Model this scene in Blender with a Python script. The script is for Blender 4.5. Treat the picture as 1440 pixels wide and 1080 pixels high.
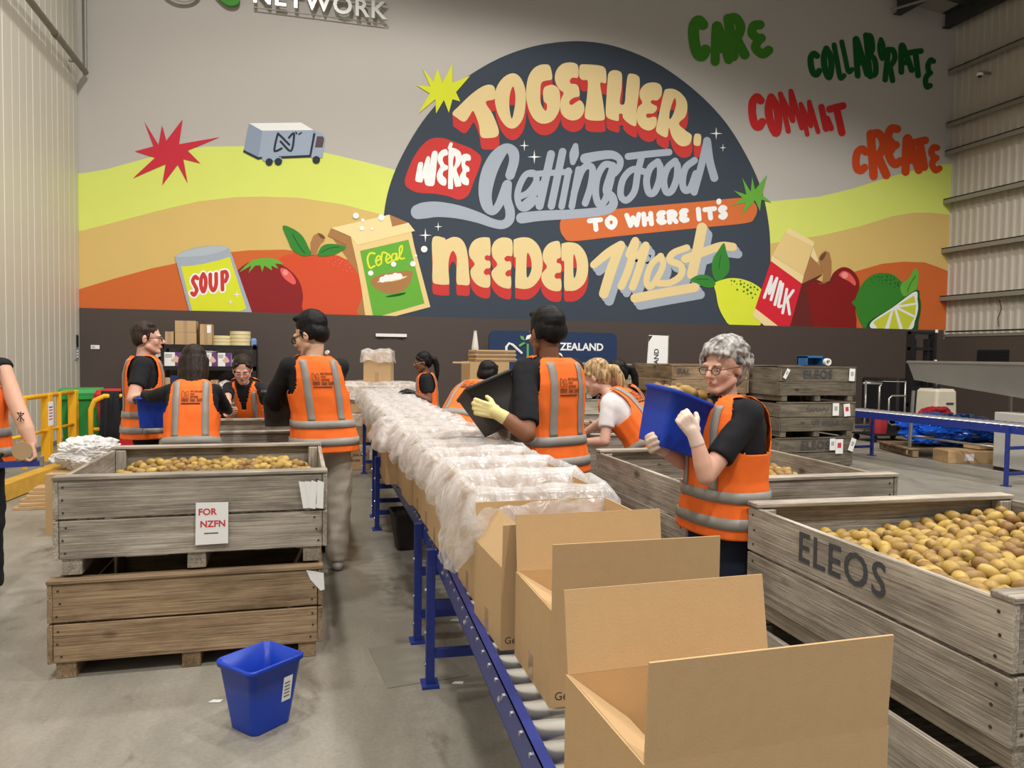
import bpy, bmesh, math, random
from mathutils import Vector, Matrix, noise
from mathutils.geometry import tessellate_polygon
for _o in list(bpy.data.objects): bpy.data.objects.remove(_o)
SC = bpy.context.scene
COL = SC.collection
RND = random.Random(7)
PI = math.pi

# ------------------------------------------------------------------ camera
F_PX, CAM_H = 1060.0, 1.55
YAW, PITCH, ROLL = math.radians(15.55), math.radians(2.3), math.radians(0.75)
cam_f = Vector((math.sin(YAW)*math.cos(PITCH), math.cos(YAW)*math.cos(PITCH), -math.sin(PITCH)))
_r0 = Vector((math.cos(YAW), -math.sin(YAW), 0)); _u0 = _r0.cross(cam_f)
cam_r = _r0*math.cos(ROLL)+_u0*math.sin(ROLL); cam_u = cam_r.cross(cam_f)
cam_d = bpy.data.cameras.new('camera'); cam_o = bpy.data.objects.new('camera', cam_d); COL.objects.link(cam_o)
cam_d.sensor_fit = 'HORIZONTAL'; cam_d.sensor_width = 36.0; cam_d.lens = 36.0*F_PX/1440.0
cam_d.clip_start = 0.05; cam_d.clip_end = 200
cam_o.matrix_world = Matrix(((cam_r.x, cam_u.x, -cam_f.x, 0), (cam_r.y, cam_u.y, -cam_f.y, 0), (cam_r.z, cam_u.z, -cam_f.z, CAM_H), (0, 0, 0, 1)))
SC.camera = cam_o
CAM = Vector((0, 0, CAM_H))
def ray(x, y): return cam_f+cam_r*((x-720)/F_PX)-cam_u*((y-540)/F_PX)
def onz(x, y, z):
    d = ray(x, y); return CAM+d*((z-CAM_H)/d.z)
def ony(x, y, Y):
    d = ray(x, y); return CAM+d*(Y/d.y)
def onx(x, y, X):
    d = ray(x, y); return CAM+d*(X/d.x)

# ------------------------------------------------------------------ world, lights, exposure
YW, XL, XR = 14.94, -3.80, 15.10            # back wall, left wall, right wall
W = bpy.data.worlds.new('world'); SC.world = W; W.use_nodes = True
_bg = W.node_tree.nodes['Background']; _bg.inputs[0].default_value = (0.93, 0.96, 1.0, 1); _bg.inputs[1].default_value = 0.30
SC.view_settings.view_transform = 'Standard'; SC.view_settings.look = 'None'
SC.view_settings.gamma = 1.0; SC.view_settings.use_curve_mapping = False
SC.view_settings.exposure = 0.0
def high_bay(x, y, z, power, size=151, tint=(1.0, 0.965, 0.92)):
    d = bpy.data.lights.new('high_bay_light', 'SPOT'); d.energy = power; d.color = tint
    d.spot_size = math.radians(size); d.spot_blend = 0.22; d.shadow_soft_size = 0.28
    o = bpy.data.objects.new('high_bay_light', d); COL.objects.link(o); o.location = (x, y, z)
LAMPS = [(-1.0, -2.9), (4.2, -2.9), (-1.0, 2.5), (4.2, 2.5), (9.4, 2.5), (-1.0, 8.4), (4.2, 8.4), (9.4, 6.0)]  # first two, behind the camera, are added as fill for camera-facing sides
def roof_z(x): return 11.6-(x-XL+.3)*(1.88/(XR-XL+.6))
for lx, ly in LAMPS:
    high_bay(lx, ly, roof_z(lx)-.55, 1700 if ly < 0 else 1100)  # added rear fill pair runs stronger

# ------------------------------------------------------------------ helpers
def tag(o, label=None, cat=None, group=None, kind=None):
    if label: o['label'] = label
    if cat: o['category'] = cat
    if group: o['group'] = group
    if kind: o['kind'] = kind
    return o
def link(name, me, mat=None, parent=None, loc=None, rot=None, smooth=False):
    o = bpy.data.objects.new(name, me); COL.objects.link(o)
    if mat is not None and not me.materials: me.materials.append(mat)
    if parent is not None: o.parent = parent
    if loc is not None: o.location = loc
    if rot is not None: o.rotation_euler = rot
    if smooth:
        for p in me.polygons: p.use_smooth = True
    return o
def empty(name, loc=(0, 0, 0), rz=0, parent=None):
    o = bpy.data.objects.new(name, None); COL.objects.link(o); o.empty_display_size = .1
    o.location = loc; o.rotation_euler = (0, 0, rz)
    if parent: o.parent = parent
    return o
class MB:
    def __init__(s): s.v = []; s.f = []
    def add(s, vs, fs):
        n = len(s.v); s.v += [tuple(v) for v in vs]; s.f += [tuple(i+n for i in f) for f in fs]; return s
    def box(s, x0, y0, z0, x1, y1, z1):
        return s.add([(x0, y0, z0), (x1, y0, z0), (x1, y1, z0), (x0, y1, z0), (x0, y0, z1), (x1, y0, z1), (x1, y1, z1), (x0, y1, z1)],
              [(0, 3, 2, 1), (4, 5, 6, 7), (0, 1, 5, 4), (1, 2, 6, 5), (2, 3, 7, 6), (3, 0, 4, 7)])
    def prism(s, pts, n, depth):           # polygon pts (3d), extruded along n*depth
        k = len(pts); a = [Vector(p) for p in pts]; b = [p+Vector(n)*depth for p in a]
        tri = tessellate_polygon([a])
        fs = [tuple(t) for t in tri]+[tuple(i+k for i in reversed(t)) for t in tri]+[(i, i+k, (i+1) % k+k, (i+1) % k) for i in range(k)]
        return s.add(a+b, fs)
    def tube(s, pts, r, n=8, caps=True, closed=False):
        pts = [Vector(p) for p in pts]; m = len(pts); rings = []
        up = None
        for i, p in enumerate(pts):
            if closed: t = (pts[(i+1) % m]-pts[i-1])
            else: t = (pts[min(i+1, m-1)]-pts[max(i-1, 0)])
            t = t.normalized() if t.length > 1e-9 else Vector((0, 0, 1))
            if up is None:
                up = Vector((0, 0, 1)) if abs(t.z) < .9 else Vector((1, 0, 0))
            a = up-t*up.dot(t)
            a = a.normalized() if a.length > 1e-6 else t.orthogonal().normalized()
            up = a; b = t.cross(a); rr = r[i] if isinstance(r, (list, tuple)) else r
            rings.append([p+(a*math.cos(2*PI*k/n)+b*math.sin(2*PI*k/n))*rr for k in range(n)])
        vs = [v for rg in rings for v in rg]; fs = []
        for i in range(m if closed else m-1):
            j = (i+1) % m
            for k in range(n):
                k2 = (k+1) % n; fs.append((i*n+k, i*n+k2, j*n+k2, j*n+k))
        if caps and not closed:
            fs.append(tuple(range(n-1, -1, -1))); fs.append(tuple((m-1)*n+k for k in range(n)))
        return s.add(vs, fs)
    def lathe(s, prof, n=20, M=None, cap0=True, cap1=True):      # prof [(r,z)], about z
        vs = []; fs = []
        for r, z in prof:
            for k in range(n): vs.append(Vector((r*math.cos(2*PI*k/n), r*math.sin(2*PI*k/n), z)))
        if M is not None: vs = [M @ v for v in vs]
        for i in range(len(prof)-1):
            for k in range(n):
                k2 = (k+1) % n; fs.append((i*n+k, i*n+k2, (i+1)*n+k2, (i+1)*n+k))
        if cap0: fs.append(tuple(range(n-1, -1, -1)))
        if cap1: fs.append(tuple((len(prof)-1)*n+k for k in range(n)))
        return s.add(vs, fs)
    def loft(s, rings, caps=True):
        n = len(rings[0]); vs = [v for r in rings for v in r]; fs = []
        for i in range(len(rings)-1):
            for k in range(n):
                k2 = (k+1) % n; fs.append((i*n+k, i*n+k2, (i+1)*n+k2, (i+1)*n+k))
        if caps:
            fs.append(tuple(range(n-1, -1, -1))); fs.append(tuple((len(rings)-1)*n+k for k in range(n)))
        return s.add(vs, fs)
    def mesh(s, name='m', bevel=0):
        me = bpy.data.meshes.new(name); me.from_pydata(s.v, [], s.f)
        if bevel:
            bm = bmesh.new(); bm.from_mesh(me); bmesh.ops.bevel(bm, geom=bm.edges[:], offset=bevel, segments=1, affect='EDGES'); bm.to_mesh(me); bm.free()
        me.update(); return me
    def obj(s, name, mat, parent=None, loc=None, rot=None, smooth=False, bevel=0):
        return link(name, s.mesh(name, bevel), mat, parent, loc, rot, smooth)
def box_obj(name, mat, x0, y0, z0, x1, y1, z1, parent=None, bevel=0):
    return MB().box(x0, y0, z0, x1, y1, z1).obj(name, mat, parent, bevel=bevel)
def copy_tree(o, parent=None):
    c = o.copy(); COL.objects.link(c); c.parent = parent
    for ch in o.children: copy_tree(ch, c)
    return c
def smoothstep(a, b, x):
    t = max(0, min(1, (x-a)/(b-a))); return t*t*(3-2*t)
def lerp(a, b, t): return a+(b-a)*t

# ------------------------------------------------------------------ materials
def srgb(r, g, b):
    f = lambda c: (c/255/12.92) if c/255 <= .04045 else ((c/255+.055)/1.055)**2.4
    return (f(r), f(g), f(b), 1)
MATS = {}
def mat(name, col, rough=.6, metal=0, var=.06, scale=8, bump=0, bscale=60, spec=.4, coat=0, alpha=None, trans=0, sheen=0):
    if name in MATS: return MATS[name]
    m = bpy.data.materials.new(name); m.use_nodes = True; nt = m.node_tree; N = nt.nodes; L = nt.links
    b = N['Principled BSDF']; b.inputs['Roughness'].default_value = rough; b.inputs['Metallic'].default_value = metal
    b.inputs['Specular IOR Level'].default_value = spec
    if coat: b.inputs['Coat Weight'].default_value = coat
    if trans: b.inputs['Transmission Weight'].default_value = trans
    tc = N.new('ShaderNodeTexCoord'); nz = N.new('ShaderNodeTexNoise'); nz.inputs['Scale'].default_value = scale; nz.inputs['Detail'].default_value = 4
    L.new(tc.outputs['Object'], nz.inputs['Vector'])
    mx = N.new('ShaderNodeMix'); mx.data_type = 'RGBA'
    c = Vector(col[:3]); mx.inputs[6].default_value = (*[max(0, q*(1-var)) for q in c], 1); mx.inputs[7].default_value = (*[min(1, q*(1+var)) for q in c], 1)
    L.new(nz.outputs[0], mx.inputs[0]); L.new(mx.outputs[2], b.inputs['Base Color'])
    if bump:
        n2 = N.new('ShaderNodeTexNoise'); n2.inputs['Scale'].default_value = bscale; n2.inputs['Detail'].default_value = 3
        L.new(tc.outputs['Object'], n2.inputs['Vector'])
        bp = N.new('ShaderNodeBump'); bp.inputs['Strength'].default_value = bump; bp.inputs['Distance'].default_value = .01
        L.new(n2.outputs[0], bp.inputs['Height']); L.new(bp.outputs[0], b.inputs['Normal'])
    if alpha is not None: b.inputs['Alpha'].default_value = alpha
    MATS[name] = m; return m
def wood_mat(name, cols, dark, warm=0.0, rough=.85, knots=True):
    # long axis of every plank is its local X; random tone for each plank
    if name in MATS: return MATS[name]
    m = bpy.data.materials.new(name); m.use_nodes = True; nt = m.node_tree; N = nt.nodes; L = nt.links; b = N['Principled BSDF']
    b.inputs['Roughness'].default_value = rough; b.inputs['Specular IOR Level'].default_value = .15
    tc = N.new('ShaderNodeTexCoord'); oi = N.new('ShaderNodeObjectInfo')
    off = N.new('ShaderNodeVectorMath'); off.operation = 'SCALE'; cb = N.new('ShaderNodeCombineXYZ')
    for i in range(3): L.new(oi.outputs['Random'], cb.inputs[i])
    L.new(cb.outputs[0], off.inputs[0]); off.inputs['Scale'].default_value = 37.0
    ad = N.new('ShaderNodeVectorMath'); L.new(tc.outputs['Object'], ad.inputs[0]); L.new(off.outputs[0], ad.inputs[1])
    def noise_(sc, det, rgh=.6, dist=0):
        mp = N.new('ShaderNodeMapping'); mp.inputs['Scale'].default_value = sc; L.new(ad.outputs[0], mp.inputs[0])
        n = N.new('ShaderNodeTexNoise'); n.inputs['Scale'].default_value = 1; n.inputs['Detail'].default_value = det; n.inputs['Roughness'].default_value = rgh; n.inputs['Distortion'].default_value = dist
        L.new(mp.outputs[0], n.inputs['Vector']); return n
    grain = noise_((2.6, 130, 130), 6, .7, .4); patch = noise_((3, 9, 9), 4); fine = noise_((9, 240, 240), 3)
    r = N.new('ShaderNodeValToRGB'); cr = r.color_ramp
    cr.elements[0].position = .28; cr.elements[0].color = dark; cr.elements[1].position = .72; cr.elements[1].color = cols[1]
    e = cr.elements.new(.47); e.color = cols[0]
    L.new(grain.outputs[0], r.inputs[0])
    p = N.new('ShaderNodeValToRGB'); p.color_ramp.elements[0].position = .3; p.color_ramp.elements[0].color = (.50, .47, .44, 1); p.color_ramp.elements[1].position = .62; p.color_ramp.elements[1].color = (1.08, 1.05, 1.0, 1)
    L.new(patch.outputs[0], p.inputs[0])
    mx = N.new('ShaderNodeMix'); mx.data_type = 'RGBA'; mx.blend_type = 'MULTIPLY'; mx.inputs[0].default_value = .85
    L.new(r.outputs[0], mx.inputs[6]); L.new(p.outputs[0], mx.inputs[7])
    hs = N.new('ShaderNodeHueSaturation'); mr = N.new('ShaderNodeMapRange'); mr.inputs[3].default_value = .78; mr.inputs[4].default_value = 1.15
    L.new(oi.outputs['Random'], mr.inputs[0]); L.new(mr.outputs[0], hs.inputs['Value']); L.new(mx.outputs[2], hs.inputs['Color'])
    last = hs.outputs[0]
    if knots:
        vo = N.new('ShaderNodeTexVoronoi'); mp = N.new('ShaderNodeMapping'); mp.inputs['Scale'].default_value = (2.4, 4.5, 4.5); L.new(ad.outputs[0], mp.inputs[0]); L.new(mp.outputs[0], vo.inputs['Vector'])
        vo.inputs['Scale'].default_value = 1
        kr = N.new('ShaderNodeValToRGB'); kr.color_ramp.elements[0].position = .05; kr.color_ramp.elements[0].color = (.22, .17, .13, 1); kr.color_ramp.elements[1].position = .13; kr.color_ramp.elements[1].color = (1, 1, 1, 1)
        L.new(vo.outputs['Distance'], kr.inputs[0])
        m2 = N.new('ShaderNodeMix'); m2.data_type = 'RGBA'; m2.blend_type = 'MULTIPLY'; m2.inputs[0].default_value = .75
        L.new(last, m2.inputs[6]); L.new(kr.outputs[0], m2.inputs[7]); last = m2.outputs[2]
    L.new(last, b.inputs['Base Color'])
    bp = N.new('ShaderNodeBump'); bp.inputs['Strength'].default_value = .5; bp.inputs['Distance'].default_value = .004
    am = N.new('ShaderNodeMath'); L.new(grain.outputs[0], am.inputs[0]); L.new(fine.outputs[0], am.inputs[1]); L.new(am.outputs[0], bp.inputs['Height']); L.new(bp.outputs[0], b.inputs['Normal'])
    MATS[name] = m; return m
def floor_mat():
    m = bpy.data.materials.new('polished_concrete'); m.use_nodes = True; nt = m.node_tree; N = nt.nodes; L = nt.links; b = N['Principled BSDF']
    tc = N.new('ShaderNodeTexCoord')
    def nz(scale, det, sx=1, sy=1, dist=0, rg=.6):
        mp = N.new('ShaderNodeMapping'); mp.inputs['Scale'].default_value = (sx, sy, 1); L.new(tc.outputs['Object'], mp.inputs[0])
        n = N.new('ShaderNodeTexNoise'); n.inputs['Scale'].default_value = scale; n.inputs['Detail'].default_value = det; n.inputs['Distortion'].default_value = dist; n.inputs['Roughness'].default_value = rg
        L.new(mp.outputs[0], n.inputs['Vector']); return n.outputs[0]
    def ramp(src, stops):
        r = N.new('ShaderNodeValToRGB'); cr = r.color_ramp
        cr.elements[0].position = stops[0][0]; cr.elements[0].color = stops[0][1]; cr.elements[1].position = stops[-1][0]; cr.elements[1].color = stops[-1][1]
        for p, c in stops[1:-1]:
            e = cr.elements.new(p); e.color = c
        L.new(src, r.inputs[0]); return r.outputs[0]
    big = ramp(nz(.9, 7, 1, .55, .5, .65), [(.3, srgb(128, 123, 113)), (.5, srgb(150, 145, 134)), (.72, srgb(170, 165, 153))])
    stain = ramp(nz(2.6, 5, 1, .6, 1.2, .6), [(.27, (.45, .42, .38, 1)), (.40, (.9, .89, .87, 1)), (.7, (1.05, 1.05, 1.05, 1))])
    fine = ramp(nz(55, 4), [(.3, (.86, .86, .86, 1)), (.7, (1.08, 1.08, 1.08, 1))])
    def mul(a, c, f=1):
        x = N.new('ShaderNodeMix'); x.data_type = 'RGBA'; x.blend_type = 'MULTIPLY'; x.inputs[0].default_value = f; L.new(a, x.inputs[6]); L.new(c, x.inputs[7]); return x.outputs[2]
    L.new(mul(mul(big, stain), fine), b.inputs['Base Color'])
    rr = N.new('ShaderNodeMapRange'); rr.inputs[3].default_value = .28; rr.inputs[4].default_value = .55; L.new(nz(3, 5), rr.inputs[0]); L.new(rr.outputs[0], b.inputs['Roughness'])
    b.inputs['Specular IOR Level'].default_value = .45
    bp = N.new('ShaderNodeBump'); bp.inputs['Strength'].default_value = .06; bp.inputs['Distance'].default_value = .01; L.new(nz(24, 6), bp.inputs['Height']); L.new(bp.outputs[0], b.inputs['Normal'])
    return m
def plastic_film():
    m = bpy.data.materials.new('thin_plastic_film'); m.use_nodes = True; nt = m.node_tree; N = nt.nodes; L = nt.links
    b = N['Principled BSDF']; b.inputs['Base Color'].default_value = (.93, .91, .90, 1); b.inputs['Roughness'].default_value = .22; b.inputs['Specular IOR Level'].default_value = .9
    tr = N.new('ShaderNodeBsdfTransparent'); tr.inputs[0].default_value = (.97, .96, .95, 1)
    tl = N.new('ShaderNodeBsdfTranslucent'); tl.inputs[0].default_value = (.93, .90, .88, 1)
    a = N.new('ShaderNodeMixShader'); a.inputs[0].default_value = .30; L.new(b.outputs[0], a.inputs[1]); L.new(tl.outputs[0], a.inputs[2])
    tc = N.new('ShaderNodeTexCoord'); nz = N.new('ShaderNodeTexNoise'); nz.inputs['Scale'].default_value = 9; nz.inputs['Detail'].default_value = 5; nz.inputs['Distortion'].default_value = 1.5; L.new(tc.outputs['Object'], nz.inputs['Vector'])
    mr = N.new('ShaderNodeMapRange'); mr.inputs[1].default_value = .3; mr.inputs[2].default_value = .7; mr.inputs[3].default_value = .24; mr.inputs[4].default_value = .72; L.new(nz.outputs[0], mr.inputs[0])
    mx = N.new('ShaderNodeMixShader'); L.new(mr.outputs[0], mx.inputs[0]); L.new(tr.outputs[0], mx.inputs[1]); L.new(a.outputs[0], mx.inputs[2])
    bp = N.new('ShaderNodeBump'); bp.inputs['Strength'].default_value = .45; bp.inputs['Distance'].default_value = .02
    n2 = N.new('ShaderNodeTexNoise'); n2.inputs['Scale'].default_value = 10; n2.inputs['Detail'].default_value = 3; n2.inputs['Distortion'].default_value = 1.5; L.new(tc.outputs['Object'], n2.inputs['Vector'])
    L.new(n2.outputs[0], bp.inputs['Height']); L.new(bp.outputs[0], b.inputs['Normal'])
    L.new(mx.outputs[0], N['Material Output'].inputs[0]); return m
M_FLOOR = floor_mat(); M_FILM = plastic_film()
M_WALL = mat('painted_wall_grey', srgb(186, 181, 174), .75, var=.03, scale=.6)
M_BROWN = mat('dark_brown_wainscot_paint', srgb(74, 64, 58), .6, var=.05, scale=1.5)
M_PANEL = mat('cream_insulated_panel', srgb(205, 200, 186), .42, var=.02, scale=1)
M_CLAD = mat('grey_profiled_cladding', srgb(182, 174, 162), .55, var=.05, scale=2)
M_STEEL = mat('galvanised_girt', srgb(140, 136, 126), .5, .3, var=.08, scale=5)
M_CEIL = mat('roof_lining', srgb(150, 146, 140), .8)
M_DARKSTEEL = mat('dark_roof_steel', srgb(58, 57, 56), .6)
M_BLACK = mat('black_powdercoat', srgb(26, 26, 28), .5)
M_WHITE = mat('white_plastic', srgb(232, 230, 226), .5)
M_PAPER = mat('white_paper', srgb(238, 237, 234), .8, var=.02)
M_CARD = mat('brown_cardboard', srgb(192, 161, 120), .82, var=.05, scale=30, bump=.08, bscale=220, spec=.15)
M_CARD_IN = mat('cardboard_inside', srgb(206, 173, 128), .82, var=.05, scale=25, bump=.08, bscale=220, spec=.15)
M_INK = mat('printed_ink', srgb(60, 54, 48), .8)
M_STENCIL = mat('stencil_paint', srgb(74, 76, 80), .9, var=.35, scale=45)
M_BLUE = mat('blue_powdercoat', srgb(38, 54, 132), .45, var=.10, scale=14, coat=.2)
M_CHROME = mat('zinc_roller', srgb(206, 204, 200), .30, .65, var=.05, scale=20)
M_ZINC = mat('zinc_bolt', srgb(205, 205, 205), .3, .9)
M_BIN = wood_mat('weathered_bin_timber', (srgb(166, 158, 146), srgb(210, 203, 192)), srgb(112, 104, 94))
M_BIN2 = wood_mat('tan_bin_timber', (srgb(152, 130, 104), srgb(184, 162, 134)), srgb(92, 74, 56))
M_BIND = wood_mat('old_dark_bin_timber', (srgb(118, 110, 98), srgb(150, 142, 128)), srgb(66, 60, 52))
M_YELLOW = mat('safety_yellow', srgb(238, 178, 34), .5, var=.06)
M_DKPLASTIC = mat('charcoal_plastic', srgb(54, 50, 47), .55, var=.08, scale=6)
M_BLUEPL = mat('royal_blue_plastic', srgb(22, 62, 176), .38, var=.06, scale=6)
M_GREENPL = mat('green_bin_plastic', srgb(46, 150, 70), .5)
M_REDPL = mat('red_bin_plastic', srgb(190, 32, 44), .5)
M_SS = mat('stainless_steel', srgb(176, 174, 168), .33, .75, var=.08, scale=4)
FONT = None
def text_mesh(txt, size=1.0, extrude=0.0, bold=0.0, align='CENTER', space=1.0):
    c = bpy.data.curves.new('t', 'FONT'); c.body = txt; c.size = size; c.extrude = extrude; c.offset = bold
    c.align_x = align; c.align_y = 'CENTER'; c.resolution_u = 3; c.space_character = space
    o = bpy.data.objects.new('t', c); COL.objects.link(o)
    dg = bpy.context.evaluated_depsgraph_get(); me = bpy.data.meshes.new_from_object(o.evaluated_get(dg))
    bpy.data.objects.remove(o); bpy.data.curves.remove(c)
    return me
def put_text(name, txt, size, mat_, M, parent=None, **k):     # M: text plane (x right, y up, z out) to parent space
    me = text_mesh(txt, size, **k); me.transform(M); me.materials.clear(); return link(name, me, mat_, parent)
def plane_M(origin, right, up):
    r = Vector(right).normalized(); u = Vector(up); u = (u-r*u.dot(r)).normalized(); n = r.cross(u); o = Vector(origin)
    return Matrix(((r.x, u.x, n.x, o.x), (r.y, u.y, n.y, o.y), (r.z, u.z, n.z, o.z), (0, 0, 0, 1)))

# ------------------------------------------------------------------ the hall: floor, walls, roof
tag(box_obj('floor', M_FLOOR, XL-.3, -4.0, -.2, XR+.3, YW+.3, 0), 'worn grey polished concrete warehouse floor', kind='structure')
tag(box_obj('wall_back', M_WALL, XL-.3, YW, 0, XR+.3, YW+.3, 11.6), 'tall grey back wall carrying the mural', kind='structure')
# brown wainscot, a little proud of the wall, higher part ends short of the right corner
_ws = ony(1326, 465, YW).x
wz = 2.26
tag(box_obj('trim_1', M_BROWN, XL, YW-.03, 0, _ws, YW, wz), 'dark brown painted lower band of the back wall', kind='structure')
tag(box_obj('trim_2', M_BROWN, _ws, YW-.03, 0, XR, YW, 2.05), 'lower step of the brown band at the corner', kind='structure')
# left wall of insulated panels: each panel is a part
wl = tag(box_obj('wall_left', M_PANEL, XL-.3, -4.0, 0, XL-.02, YW, 11.6), 'cream insulated panel wall with vertical ribs', kind='structure')
_rib = MB()
_pw = 1.15
_q = []
for y in [0, .02, .30, .31, .33, .34, .58, .59, .61, .62, .86, .87, .89, .90, 1.13]:
    _q.append(y)
_dep = [0, .02, .02, .014, .014, .02, .02, .014, .014, .02, .02, .014, .014, .02, .02]
def rib_panel(n, y0, y1, d):
    pts = [(0, 0)]+[(d_, yy) for yy, d_ in zip(_q, _dep)]+[(0, 1.145)]
    vs = []; fs = []
    for d_, yy in pts: vs += [(d_, yy, 0), (d_, yy, 11.6)]
    for i in range(len(pts)-1): fs.append((2*i, 2*i+1, 2*i+3, 2*i+2))
    return MB().add(vs, fs)
_pm = rib_panel(0, 0, 0, 0).mesh('wall_panel')
_y = YW-.0
i = 0
while _y-_pw > -4.0:
    _y -= _pw
    link('wall_panel', _pm, M_PANEL, wl, (XL-.02, _y, 0)); i += 1
tag(box_obj('baseboard_left', mat('grey_kerb', srgb(120, 116, 108), .7), XL, -4.0, 0, XL+.03, YW-.03, .07), 'grey kerb strip at foot of panel wall', kind='structure')
# right wall: profiled cladding above a brown lower band
wr = tag(box_obj('wall_right', M_BROWN, XR, -4.0, 0, XR+.3, YW, 2.12), 'brown lower band of the right wall', kind='structure')
def corrugated(y0, y1, z0, z1, pitch=.19, d=.035):
    mb = MB(); vs = []; fs = []; y = y0; prof = []
    while y < y1:
        prof += [(0, y), (0, y+pitch*.5), (d, y+pitch*.62), (d, y+pitch*.88)]; y += pitch
    prof.append((0, y))
    for d_, yy in prof: vs += [(-d_, yy, z0), (-d_, yy, z1)]
    for i in range(len(prof)-1): fs.append((2*i, 2*i+2, 2*i+3, 2*i+1))
    return mb.add(vs, fs)
yy = -4.0
while yy < YW-.1:
    y1 = min(yy+.95, YW)
    corrugated(0, y1-yy-.02, 2.12, 9.7).obj('cladding_sheet', M_CLAD, wr, (XR+.06, yy, 0)); yy += .95
box_obj('cladding_flashing', M_STEEL, XR-.02, -4, 2.10, XR+.10, YW, 2.16, wr)
def girt(name, px, py, lab):
    z = ony(px, py, YW).z
    g = MB().box(XR-.20, -4, z-.012, XR+.02, YW-.02, z+.012).box(XR-.20, -4, z-.11, XR-.185, YW-.02, z+.012).obj(name, M_STEEL, wr)
for px, py in [(1334, 100), (1330, 174), (1328, 213), (1326, 281), (1324, 350), (1321, 417)]:
    girt('wall_girt', px, py, '')
link('cable', MB().tube([(XR-.03, YW-1.5, 2.9), (XR-.02, YW-1.55, 2.7), (XR-.03, YW-1.48, 2.5), (XR-.03, YW-1.5, 2.3)], .008, 5).mesh(), M_BLACK, wr)
MB().tube([(XR-.07, YW-.1, 2.22), (XR-.07, YW-2.6, 2.22), (XR-.08, YW-3.2, 2.28), (XR-.07, -4, 2.24)], .018, 6).obj('conduit', M_BLACK, wr)
# roof: a shallow slope down to the right eave
roof = MB()
roof.add([(XL-.3, -4, 11.6), (XR+.3, -4, 9.72), (XR+.3, YW+.3, 9.72), (XL-.3, YW+.3, 11.6), (XL-.3, -4, 11.8), (XR+.3, -4, 9.92), (XR+.3, YW+.3, 9.92), (XL-.3, YW+.3, 11.8)],
         [(0, 1, 2, 3), (7, 6, 5, 4), (0, 4, 5, 1), (1, 5, 6, 2), (2, 6, 7, 3), (3, 7, 4, 0)])
ce = tag(roof.obj('ceiling', M_CEIL), 'dim roof lining over the hall', kind='structure')
for x in (XR-.35, XR-1.75):
    z = roof_z(x)
    MB().box(x-.10, -4, z-.36, x+.10, YW-.05, z-.34).box(x-.10, -4, z-.02, x+.10, YW-.05, z).box(x-.012, -4, z-.36, x+.012, YW-.05, z).obj('roof_beam', M_DARKSTEEL, ce)
for y in (YW-.8, YW-2.2, YW-3.6, YW-5.0):
    MB().add([(XL, y-.05, roof_z(XL)-.16), (XR, y-.05, roof_z(XR)-.16), (XR, y+.05, roof_z(XR)-.16), (XL, y+.05, roof_z(XL)-.16), (XL, y-.05, roof_z(XL)), (XR, y-.05, roof_z(XR)), (XR, y+.05, roof_z(XR)), (XL, y+.05, roof_z(XL))],
             [(0, 3, 2, 1), (4, 5, 6, 7), (0, 1, 5, 4), (1, 2, 6, 5), (2, 3, 7, 6), (3, 0, 4, 7)]).obj('roof_purlin', M_DARKSTEEL, ce)
MB().tube([(13.0, YW-.25, 9.55), (13.6, YW-1.5, 9.5), (14.0, YW-3, 9.5)], .03, 6).obj('conduit', M_STEEL, ce)
# pipe and bracket on the left wall, camera and sensor
pp = [onx(31.7, 0, XL+.12), onx(108.9, 85.6, XL+.12)]
zp = (pp[0].z+pp[1].z)/2
tp = empty('overhead_pipe', (XL+.16, 8, zp)); tag(tp, 'galvanised pipe running along the cream panel wall', 'pipe')
MB().tube([(0, -12, 0), (0, YW-8.12, 0)], .05, 10).obj('pipe', M_STEEL, tp, smooth=True)
for y in (-3, 0, 3, 5.2): MB().tube([(0, y-.06, 0), (0, y+.06, 0)], .062, 10).obj('coupling', M_STEEL, tp, smooth=True)
for y in (-2, 1.5, 6.3): MB().box(-.13, y-.02, -.02, .0, y+.02, .02).obj('bracket', M_STEEL, tp)
MB().tube([(0, YW-8.12, 0), (0, YW-8.12, 3.8)], .03, 8).obj('riser', M_STEEL, tp)
cp = empty('wall_camera', (XR-.28, YW-1.0, ony(1340, 112, YW-.5).z)); tag(cp, 'small white dome camera under the top wall girt', 'camera')
MB().lathe([(.05, -.06), (.07, -.04), (.07, .0), (.05, .02)], 14).obj('housing', M_WHITE, cp, smooth=True)
MB().lathe([(.01, -.10), (.04, -.085), (.05, -.06)], 14).obj('lens_dome', M_BLACK, cp, smooth=True)
MB().box(-.02, -.02, .0, .30, .02, .05).obj('bracket', M_STEEL, cp)
# door controller on the left wall and two small plates on the brown band
pc = onx(107, 503, XL)
dc = empty('wall_control_panel', (XL, pc.y, 1.55)); tag(dc, 'slim black and white control strip on cream panel wall', 'control panel')
MB().box(0, -.08, -.20, .02, .08, .24).obj('plate', mat('control_grey', srgb(150, 150, 150), .5), dc)
MB().box(.02, -.05, .02, .03, .05, .22).obj('screen', M_BLACK, dc)
for z in (-.05, -.10, -.15): MB().box(.02, -.03, z-.015, .03, .03, z+.015).obj('button', M_WHITE, dc)
q = ony(134, 488, YW-.03)
wp = empty('wall_plate', q); tag(wp, 'small white plate on brown wall beside cream panels', 'wall plate')
MB().box(-.07, -.012, -.035, .07, 0, .035).obj('plate', M_WHITE, wp); MB().box(-.055, -.016, -.02, .0, -.012, .02).obj('switch', mat('switch_grey', srgb(190, 188, 184), .5), wp)
q = ony(550, 471.5, YW-.03)
lf = empty('wall_light_batten', q); tag(lf, 'short white light batten mounted on the brown wall', 'light')
MB().box(-.30, -.05, -.03, .30, -.01, .03).obj('batten', M_WHITE, lf); 
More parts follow.
